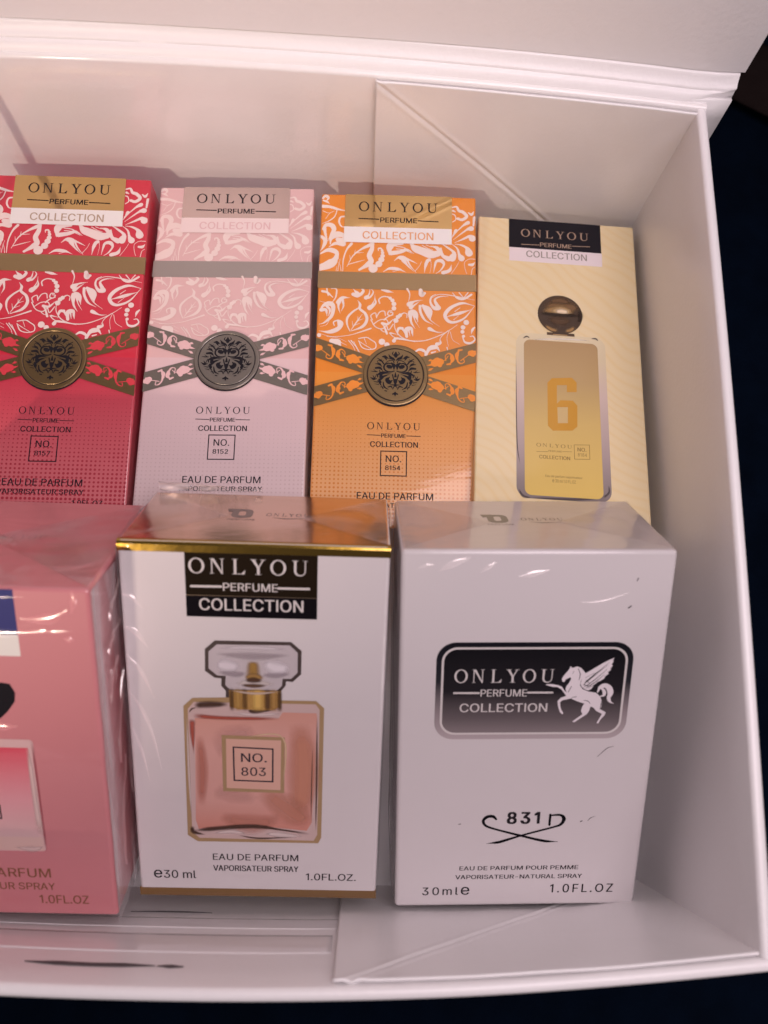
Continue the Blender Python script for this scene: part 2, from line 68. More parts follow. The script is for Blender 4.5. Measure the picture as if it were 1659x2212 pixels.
 'medal_motif': [([(0.0,0.751),(0.0,0.677),(0.0,0.618)],[0.0571,0.1524,0.1143]),([(-0.072,0.775),(-0.107,0.706),(-0.044,0.622)],[0.019,0.0419,0.019]),([(-0.034,0.667),(0.0,0.653)],[0.0457,0.1143]),([(-0.221,0.667),(-0.168,0.583),(-0.061,0.555)],[0.0267,0.0838,0.0305]),([(-0.019,0.451),(-0.061,0.516),(-0.232,0.536)],[0.0152,0.0686,0.0229]),([(-0.419,0.594),(-0.339,0.598),(-0.267,0.555)],[0.0419,0.1029,0.0648]),([(-0.33,0.559),(-0.282,0.481)],[0.0762,0.019]),([(-0.373,0.353),(-0.453,0.457),(-0.571,0.536)],[0.0495,0.0571,0.0267]),([(-0.469,0.441),(-0.552,0.461),(-0.575,0.398),(-0.526,0.386)],[0.0229,0.0229,0.0152]),([(-0.453,0.461),(-0.43,0.53)],[0.019,0.0114]),([(-0.415,0.422),(-0.377,0.485)],[0.019,0.0114]),([(-0.05,0.398),(-0.091,0.477),(-0.206,0.461),(-0.297,0.402),(-0.368,0.304)],[0.0343,0.0305,0.0114]),([(-0.05,0.186),(-0.061,0.304),(-0.13,0.379)],[0.0495,0.1448,0.0648]),([(-0.164,0.367),(-0.263,0.371),(-0.354,0.3),(-0.354,0.182),(-0.259,0.096),(-0.13,0.088),(-0.042,0.118)],[0.0419,0.061,0.0571,0.0381]),([(-0.234,0.275),(-0.196,0.261),(-0.158,0.249)],[0.1333,0.16,0.1333]),([(-0.43,0.255),(-0.507,0.339),(-0.629,0.347)],[0.019,0.0838,0.0267]),([(-0.392,0.108),(-0.491,0.21),(-0.625,0.206)],[0.0152,0.0952,0.0686]),([(-0.773,0.098),(-0.659,0.084),(-0.577,0.084)],[0.0152,0.0343,0.0381]),([(-0.691,0.163),(-0.615,0.092)],[0.0152,0.0267]),([(-0.501,0.131),(-0.484,0.039),(-0.558,-0.026),(-0.552,-0.098)],[0.0305,0.0686,0.0381]),([(-0.781,-0.112),(-0.682,-0.167),(-0.583,-0.151)],[0.019,0.0838,0.0267]),([(-0.705,-0.045),(-0.659,-0.131)],[0.0152,0.0457]),([(-0.587,0.01),(-0.632,-0.118)],[0.019,0.0305]),([(-0.457,-0.108),(-0.442,0.02),(-0.335,0.053),(-0.13,0.02)],[0.1143,0.1219,0.0076]),([(-0.43,-0.108),(-0.339,-0.059),(-0.177,0.006)],[0.1333,0.0648,0.0076]),([(-0.453,-0.167),(-0.377,-0.108)],[0.0762,0.0381]),([(-0.183,-0.092),(-0.253,-0.182),(-0.19,-0.255),(-0.101,-0.206)],[0.0305,0.16,0.1714,0.0381]),([(0.0,0.069),(-0.019,-0.078)],[0.019,0.0533]),([(-0.091,-0.01),(-0.063,-0.128),(0.0,-0.265)],[0.0495,0.0457,0.1143]),([(0.0,-0.167),(0.0,-0.373)],[0.0571,0.0952]),([(-0.501,-0.186),(-0.476,-0.275),(-0.514,-0.314)],[0.0838,0.1067,0.019]),([(-0.686,-0.249),(-0.558,-0.269)],[0.0114,0.0381]),([(-0.644,-0.328),(-0.52,-0.353)],[0.0114,0.0267]),([(-0.558,-0.206),(-0.453,-0.353)],[0.019,0.0457]),([(-0.381,-0.265),(-0.343,-0.422),(-0.217,-0.504)],[0.0381,0.061,0.0229]),([(-0.411,-0.422),(-0.377,-0.481)],[0.0457,0.0381]),([(-0.32,-0.549),(-0.263,-0.563)],[0.0343,0.0343]),([(-0.434,-0.383),(-0.453,-0.441)],[0.0267,0.019]),([(-0.171,-0.343),(0.0,-0.359)],[0.0114,0.0648]),([(-0.229,-0.426),(-0.126,-0.406),(-0.084,-0.5)],[0.0343,0.0533,0.0114]),([(-0.072,-0.5),(-0.05,-0.422),(-0.015,-0.402)],[0.019,0.0381,0.0152]),([(0.0,-0.569),(0.0,-0.638),(0.0,-0.726)],[0.0152,0.1143,0.019]),([(-0.072,-0.657),(0.0,-0.622)],[0.0571,0.0381])],
 'y_label': [(8.2,89.23),(33.52,90.46),(33.57,80.96),(8.51,79.82)],
 'y_white': [(8.51,79.82),(33.57,80.96),(33.62,76.57),(8.82,75.54)],
 'y_only_txt': [('ONLYOU', 11.65, 84.12, 18.42, 2.47), ('ONLYOU', 15.16, 21.7, 8.81, 0.95)],
 'y_txt': [('PERFUME', 16.86, 81.19, 8.56, 1.32)],
 'y_col_txt': [('COLLECTION', 13.08, 77.56, 16.41, 2.05)],
 'y_lines': [([(11.8,81.49),(16.65,81.66)],[0.198]),([(25.69,82.07),(30.47,82.27)],[0.197])],
 'y_small_txt': [('PERFUME', 18.12, 20.47, 3.34, 0.46), ('COLLECTION', 15.87, 18.54, 7.58, 0.94), ('NO.', 25.38, 21.09, 2.16, 1.03), ('8184', 25.39, 19.75, 2.28, 0.89), ('Eau de parfum vaporisateur', 17.27, 13.74, 9.07, 0.58), ('℮ 30 ml 1.0 FL.OZ', 18.96, 12.43, 5.74, 0.79)],
 'y_small_lines': [([(15.15,20.32),(17.99,20.47)],[0.099]),([(21.59,20.73),(23.94,20.85)],[0.099])],
 'y_frame': [(24.49,22.83),(28.43,23.07),(28.44,19.08),(24.48,18.88)],
 'y_ball': (21.84,60.04,5.89),
 'y_neck': [(18.27,54.23),(25.48,54.82),(25.47,53.68),(18.25,53.18)],
 'y_glass': [(10.23,52.45),(33.43,53.87),(33.0,9.01),(10.78,7.91)],
 'y_panel': [(12.24,50.68),(31.4,51.91),(31.07,9.61),(12.53,8.75)],
 'y_six': [(18.17,39.63),(19.34,41.01),(24.48,41.55),(25.67,40.21),(25.59,37.49),(23.09,37.3),(23.14,39.3),(20.59,39.1),(20.48,33.85),(21.39,34.9),(24.56,35.0),(25.67,33.68),(25.5,27.83),(24.22,26.63),(19.33,26.27),(18.11,27.55)],
 'y_hole': [(20.59,32.87),(23.25,33.08),(23.14,28.62),(20.63,28.43)],
 'y_dark': [([(10.21,47.71),(10.35,23.97),(11.11,16.5)],[0.133,0.239,0.133]),([(33.5,48.97),(33.18,28.4)],[0.157,0.105]),([(11.99,52.14),(13.04,52.82),(13.81,52.29)],[0.268,0.375,0.161]),([(29.75,53.42),(31.06,53.53),(31.69,52.83)],[0.213,0.425,0.16]),([(10.79,10.19),(11.75,8.44),(13.68,8.01)],[0.242,0.581,0.339]),([(13.68,8.06),(23.86,8.3),(31.42,9.24)],[0.337,0.529,0.337]),([(32.77,12.51),(32.75,10.68),(31.3,9.23)],[0.192,0.384,0.48])],
 'y_light': [([(11.16,12.56),(11.32,9.7)],[0.243,0.633,0.195]),([(32.36,11.31),(32.44,10.27)],[0.335,0.527,0.191]),([(14.07,52.01),(22.42,52.77),(29.73,52.82)],[0.214,0.375,0.214]),([(11.07,48.36),(11.34,24.04)],[0.372,0.266])],
 'g_topband': [(0.01,84.12),(51.91,84.1),(51.87,81.89),(0.0,81.94)],
 'g_label': [(12.66,82.15),(38.1,82.06),(38.11,73.02),(12.66,73.02)],
 'g_label2': [(12.72,72.91),(38.08,72.9),(38.1,68.47),(12.7,68.5)],
 'g_only_txt': [('ONLYOU', 13.35, 77.68, 22.81, 3.15)],
 'g_txt': [('PERFUME', 19.91, 74.15, 10.49, 1.66), ('COLLECTION', 15.21, 69.95, 20.17, 2.49)],
 'g_lines': [([(13.76,74.94),(19.51,75.0)],[0.454]),([(30.57,74.96),(36.46,74.98)],[0.464])],
 'g_body_gold': [(13.1,50.23),(19.86,50.53),(30.96,50.13),(38.16,50.16),(39.81,48.51),(39.65,16.36),(39.02,14.89),(13.04,14.83),(10.95,16.49),(11.22,48.32)],
 'g_cap_dark': [(17.98,63.33),(33.06,63.39),(35.14,61.46),(35.08,56.22),(33.38,54.41),(32.07,54.54),(31.97,53.51),(31.07,52.33),(30.96,49.9),(19.85,50.18),(19.89,52.03),(19.01,53.15),(19.06,54.86),(17.76,54.94),(15.85,56.47),(15.96,61.4)],
 'g_cap_glass': [(18.35,62.46),(32.76,62.65),(34.35,61.03),(34.34,56.54),(33.08,55.14),(31.33,55.09),(31.21,53.48),(30.26,52.43),(20.7,52.39),(19.82,53.4),(19.97,55.46),(18.27,55.52),(16.58,57.06),(16.69,60.86)],
 'g_cap_light': [([(18.04,58.11),(19.8,57.03),(22.19,56.88)],[0.619,1.238,0.619]),([(28.0,59.96),(29.78,58.44),(32.97,58.08)],[0.415,1.454,0.623]),([(18.52,61.25),(25.43,61.11),(32.57,61.09)],[0.409,0.614,0.409]),([(20.32,53.19),(25.33,52.41),(30.57,53.47)],[0.294,0.63,0.294])],
 'g_stopper': [(23.71,58.49),(26.69,58.53),(26.53,56.32),(28.06,54.77),(27.95,53.05),(22.52,52.9),(22.25,54.5),(23.61,56.01)],
 'g_stop_dark': [([(22.75,54.51),(25.36,55.04),(27.76,54.53)],[0.21,0.839,0.21]),([(22.33,53.24),(25.33,52.98),(28.35,53.41)],[0.295,0.632,0.295])],
 'g_collar': [(20.54,52.27),(31.07,52.33),(30.86,48.62),(29.13,47.8),(22.43,47.81),(20.62,48.46)],
 'g_collar_light': [([(25.92,51.85),(26.01,50.11),(26.09,48.25)],[1.274,1.912,1.274]),([(20.7,52.05),(25.32,51.48),(30.97,52.33)],[0.338,0.422,0.338])],
 'g_collar_dark': [([(22.49,51.41),(22.54,48.16)],[1.483]),([(29.45,51.37),(29.34,48.46)],[1.922])],
 'g_glass': [(13.37,49.31),(38.07,49.39),(38.9,48.13),(38.78,17.13),(38.04,15.53),(13.5,15.76),(11.94,17.3),(12.1,47.65)],
 'g_liquid': [(13.45,45.57),(30.55,45.91),(31.37,47.34),(38.3,47.29),(38.42,45.76),(37.56,20.23),(36.5,18.12),(30.92,18.65),(24.93,19.42),(18.5,18.62),(13.36,18.11),(12.8,20.43)],
 'g_darkbrown': [([(13.34,48.5),(16.38,48.81),(20.43,48.92)],[1.268,1.48,0.846]),([(24.26,47.74),(25.67,47.42),(30.55,48.14)],[0.429,0.987,0.343]),([(12.06,17.56),(16.35,18.18),(24.92,19.03),(31.35,18.19),(37.37,17.23)],[0.463,1.066,1.066,0.463,0.556]),([(38.41,46.24),(38.49,31.19),(38.44,17.91)],[0.263,0.351,0.263]),([(37.57,39.04),(37.43,28.66),(37.45,20.49)],[0.134,0.224,0.134]),([(12.0,18.86),(12.26,17.3),(14.81,16.58)],[0.692,0.923,0.231]),([(21.88,16.61),(26.17,15.92),(33.5,16.35)],[0.235,0.423,0.188]),([(37.13,20.35),(38.41,20.25)],[0.189,0.331]),([(11.92,25.52),(12.02,23.74)],[0.317,0.543,0.181]),([(12.27,46.72),(12.91,47.67),(13.73,47.92)],[0.17,0.34,0.17]),([(37.82,16.05),(38.46,16.86)],[0.335,0.479])],
 'g_red': [([(13.06,46.15),(19.14,45.72),(30.65,45.79)],[1.064,0.851,0.639]),([(12.93,45.32),(12.84,42.72),(12.94,36.71)],[1.28,1.067,0.171]),([(31.37,48.05),(37.98,47.82)],[0.562,0.649])],
 'g_lightglass': [([(21.2,46.95),(26.27,46.62),(31.37,47.11)],[0.429,0.643,0.343]),([(11.86,46.47),(11.77,33.01),(11.95,20.41)],[0.212,0.382,0.212]),([(16.32,17.0),(20.19,17.49),(23.61,17.04)],[0.326,0.933,0.466]),([(27.47,17.13),(30.91,16.95),(35.65,16.53)],[0.472,1.416,0.472])],
 'g_fold': [([(31.14,27.5),(36.18,18.77)],[0.161,0.115])],
 'g_frame_gold': [(18.8,41.68),(31.81,41.42),(31.67,27.72),(18.82,27.88)],
 'g_frame_in': [(19.68,40.8),(31.05,40.68),(30.89,28.43),(19.58,28.73)],
 'g_frame_light': [([(23.14,41.36),(31.46,41.17),(31.35,27.88)],[0.306,0.35,0.219])],
 'g_no_frame': [(21.0,38.98),(29.5,38.71),(29.42,30.35),(21.04,30.51)],
 'g_no_txt': [('NO.', 22.73, 35.28, 5.3, 2.1), ('803', 22.74, 31.9, 5.06, 2.05)],
 'g_low_txt': [('EAU DE PARFUM', 16.19, 9.94, 18.53, 1.68), ('VAPORISATEUR SPRAY', 16.18, 7.04, 18.55, 1.5), ('℮30 ml', 3.2, 4.88, 9.13, 2.09), ('1.0FL.OZ.', 36.44, 4.88, 10.97, 1.81)],
 'g_botband': [(-0.34,2.18),(52.13,2.2),(51.96,0.4),(-0.29,-0.39)],
 'w_plate': [(7.53,65.78),(47.05,65.7),(47.57,43.73),(7.77,43.42)],
 'w_only_txt': [('ONLYOU', 11.29, 56.69, 20.3, 3.0)],
 'w_txt': [('PERFUME', 16.82, 53.5, 9.49, 1.63), ('COLLECTION', 12.68, 49.89, 18.04, 1.97)],
 'w_lines': [([(11.37,54.34),(16.45,54.32)],[0.42]),([(26.51,54.38),(31.56,54.35)],[0.428])],
 'w_horse': [(33.26,57.47),(33.59,58.19),(34.28,59.19),(34.69,59.81),(34.77,60.38),(35.24,59.98),(36.24,60.32),(37.04,59.97),(37.75,59.17),(38.05,58.74),(37.59,58.02),(37.28,57.16),(37.12,56.01),(37.71,55.13),(39.06,54.54),(40.65,54.24),(41.51,53.36),(42.01,52.19),(41.98,51.01),(41.78,50.42),(43.03,49.67),(42.83,48.93),(42.13,48.04),(41.7,46.99),(41.34,47.15),(41.84,48.34),(42.28,49.29),(41.03,49.98),(40.3,50.87),(39.68,51.02),(39.58,50.13),(39.13,49.25),(37.78,48.22),(36.67,47.33),(36.21,47.48),(36.99,48.22),(38.21,49.25),(37.84,50.0),(38.01,51.03),(38.39,51.77),(37.45,52.06),(36.37,52.51),(35.56,52.96),(34.92,52.81),(33.77,52.53),(33.34,52.09),(33.47,51.06),(33.74,50.23),(34.18,49.58),(34.03,49.22),(33.46,49.76),(33.0,51.06),(32.77,52.39),(33.46,53.17),(34.47,53.55),(34.18,53.99),(33.31,55.16),(32.5,55.62),(31.46,55.69),(30.0,56.16),(30.51,56.33),(31.54,56.27),(32.72,56.03),(33.39,55.73),(33.98,54.86),(34.54,54.28),(34.21,55.15),(34.3,55.73),(34.76,56.45),(35.19,57.46),(35.03,57.89),(34.53,57.61),(34.04,57.32),(33.83,56.75),(33.43,56.89)],
 'w_wing': [(37.39,57.45),(37.8,58.6),(38.9,59.31),(40.11,60.16),(41.32,61.01),(42.53,61.72),(43.66,62.28),(43.32,61.51),(43.62,61.57),(43.19,60.72),(43.47,60.52),(43.03,59.78),(43.2,59.55),(42.59,58.98),(42.83,58.63),(42.11,58.06),(42.0,57.57),(41.17,56.97),(40.72,56.8),(39.97,55.99),(39.53,55.12),(39.03,54.83),(38.37,54.98),(37.55,55.57),(37.22,56.29)],
 'w_tail': [([(40.94,54.47),(41.31,55.46),(42.31,55.92),(43.19,55.34),(43.57,54.17),(43.31,53.06),(43.7,52.18),(44.48,51.7)],[0.348,0.985,1.275,0.754,0.116]),([(41.16,55.69),(42.1,54.82),(42.3,53.77),(41.63,53.42)],[0.289,0.751,0.289])],
 'w_cuts': [([(37.77,56.0),(39.06,57.44),(42.38,60.58)],[0.115,0.201,0.057]),([(37.93,55.57),(39.63,56.86),(42.47,59.72)],[0.115,0.173,0.058]),([(38.35,55.27),(40.16,56.71),(42.06,58.58)],[0.115,0.173,0.058]),([(37.98,56.58),(39.99,58.59),(42.83,61.29)],[0.115,0.144,0.057]),([(38.87,55.27),(40.45,56.42)],[0.087,0.144,0.058]),([(38.13,57.73),(39.97,58.87)],[0.086,0.143,0.057]),([(38.01,56.15),(38.83,55.71)],[0.144,0.115]),([(36.41,59.89),(36.95,58.6),(36.82,57.11)],[0.114,0.17,0.085]),([(34.79,54.42),(35.38,55.72)],[0.115,0.144]),([(39.62,51.76),(38.99,52.35),(38.2,52.5)],[0.087,0.146,0.087]),([(41.73,50.42),(41.93,52.19)],[0.088,0.147]),([(35.54,53.1),(36.56,53.39)],[0.087,0.145]),([(35.55,59.32),(35.48,58.61)],[0.085,0.142,0.057]),([(38.31,57.16),(39.15,56.43)],[0.143,0.115]),([(38.67,56.0),(39.33,55.85)],[0.144,0.086])],
 'w_sign': [([(21.64,23.41),(20.9,24.11),(19.66,24.02),(18.88,23.04),(19.48,21.75),(21.91,20.72),(27.66,18.95),(32.37,17.64),(35.42,17.4)],[0.471,0.754,0.754,0.66,0.566,0.471,0.566,0.66,0.141]),([(33.33,21.79),(33.35,24.46)],[0.528]),([(33.24,24.27),(35.56,24.34),(36.39,23.34),(35.83,21.96),(34.21,21.23),(27.65,19.2),(23.54,17.74),(22.3,17.36),(19.88,17.08)],[0.381,0.572,0.857,0.667,0.476,0.476,0.667,0.667,0.095])],
 'w_num_txt': [('831', 24.13, 22.22, 6.87, 2.92)],
 'w_low_txt': [('EAU DE PARFUM POUR PEMME', 14.21, 9.98, 26.38, 1.08), ('VAPORISATEUR-NATURAL SPRAY', 13.37, 7.61, 28.2, 1.09), ('30ml℮', 6.12, 3.33, 10.49, 2.11), ('1.0FL.OZ', 34.74, 3.67, 14.09, 2.27)],
 'w_specks': [([(45.36,73.26),(45.89,73.67)],[0.253,0.505,0.21]),([(46.48,79.0),(46.68,79.61)],[0.124,0.207]),([(42.24,38.96),(44.09,40.96),(45.46,41.51)],[0.092,0.139,0.092]),([(41.62,22.79),(42.18,23.52),(43.19,24.01)],[0.097,0.145,0.048]),([(40.05,22.6),(40.36,22.8)],[0.241,0.241]),([(13.52,22.21),(13.97,22.26)],[0.141,0.188])],
 'p_blue': [(37.3,75.18),(37.15,65.88),(13.64,65.88),(13.49,75.18)],
 'p_white': [(37.15,65.88),(37.09,61.44),(13.7,61.44),(13.64,65.88)],
 'p_bow': [(31.53,54.23),(32.89,55.82),(34.62,55.53),(35.44,53.66),(35.14,51.74),(33.65,49.59),(31.96,47.84),(31.01,49.86)],
 'p_glass': [(37.31,43.34),(37.56,16.72),(13.23,16.72),(13.48,43.34)],
 'p_liquid': [(35.69,41.47),(36.46,19.99),(14.33,19.99),(15.1,41.47)],
 'p_base': [(37.02,20.21),(37.19,16.87),(13.6,16.87),(13.77,20.21)],
 'p_edge': [([(37.37,43.26),(37.49,30.21),(37.55,16.59)],[0.376,0.313,0.376]),([(31.44,43.45),(37.37,43.26)],[0.311]),([(33.52,20.72),(37.21,21.21)],[0.169,0.101])],
 'p_lightedge': [([(36.47,41.97),(36.56,30.19),(36.86,20.8)],[0.503,0.629,0.943]),([(31.28,17.65),(34.74,17.21),(37.22,17.8)],[0.205,0.887,0.341])],
 'p_numframe': [(29.7,28.07),(29.47,24.56),(21.32,24.56),(21.09,28.07)],
 'p_txt': [('EAU DE PARFUM', 12.98, 10.01, 24.83, 2.29), ('VAPORISATEUR SPRAY', 12.41, 6.79, 25.97, 1.78), ('1.0FL.OZ', 34.98, 3.25, 9.99, 2.14), ('℮30ml', 3.5, 3.25, 7.0, 2.14)],
}

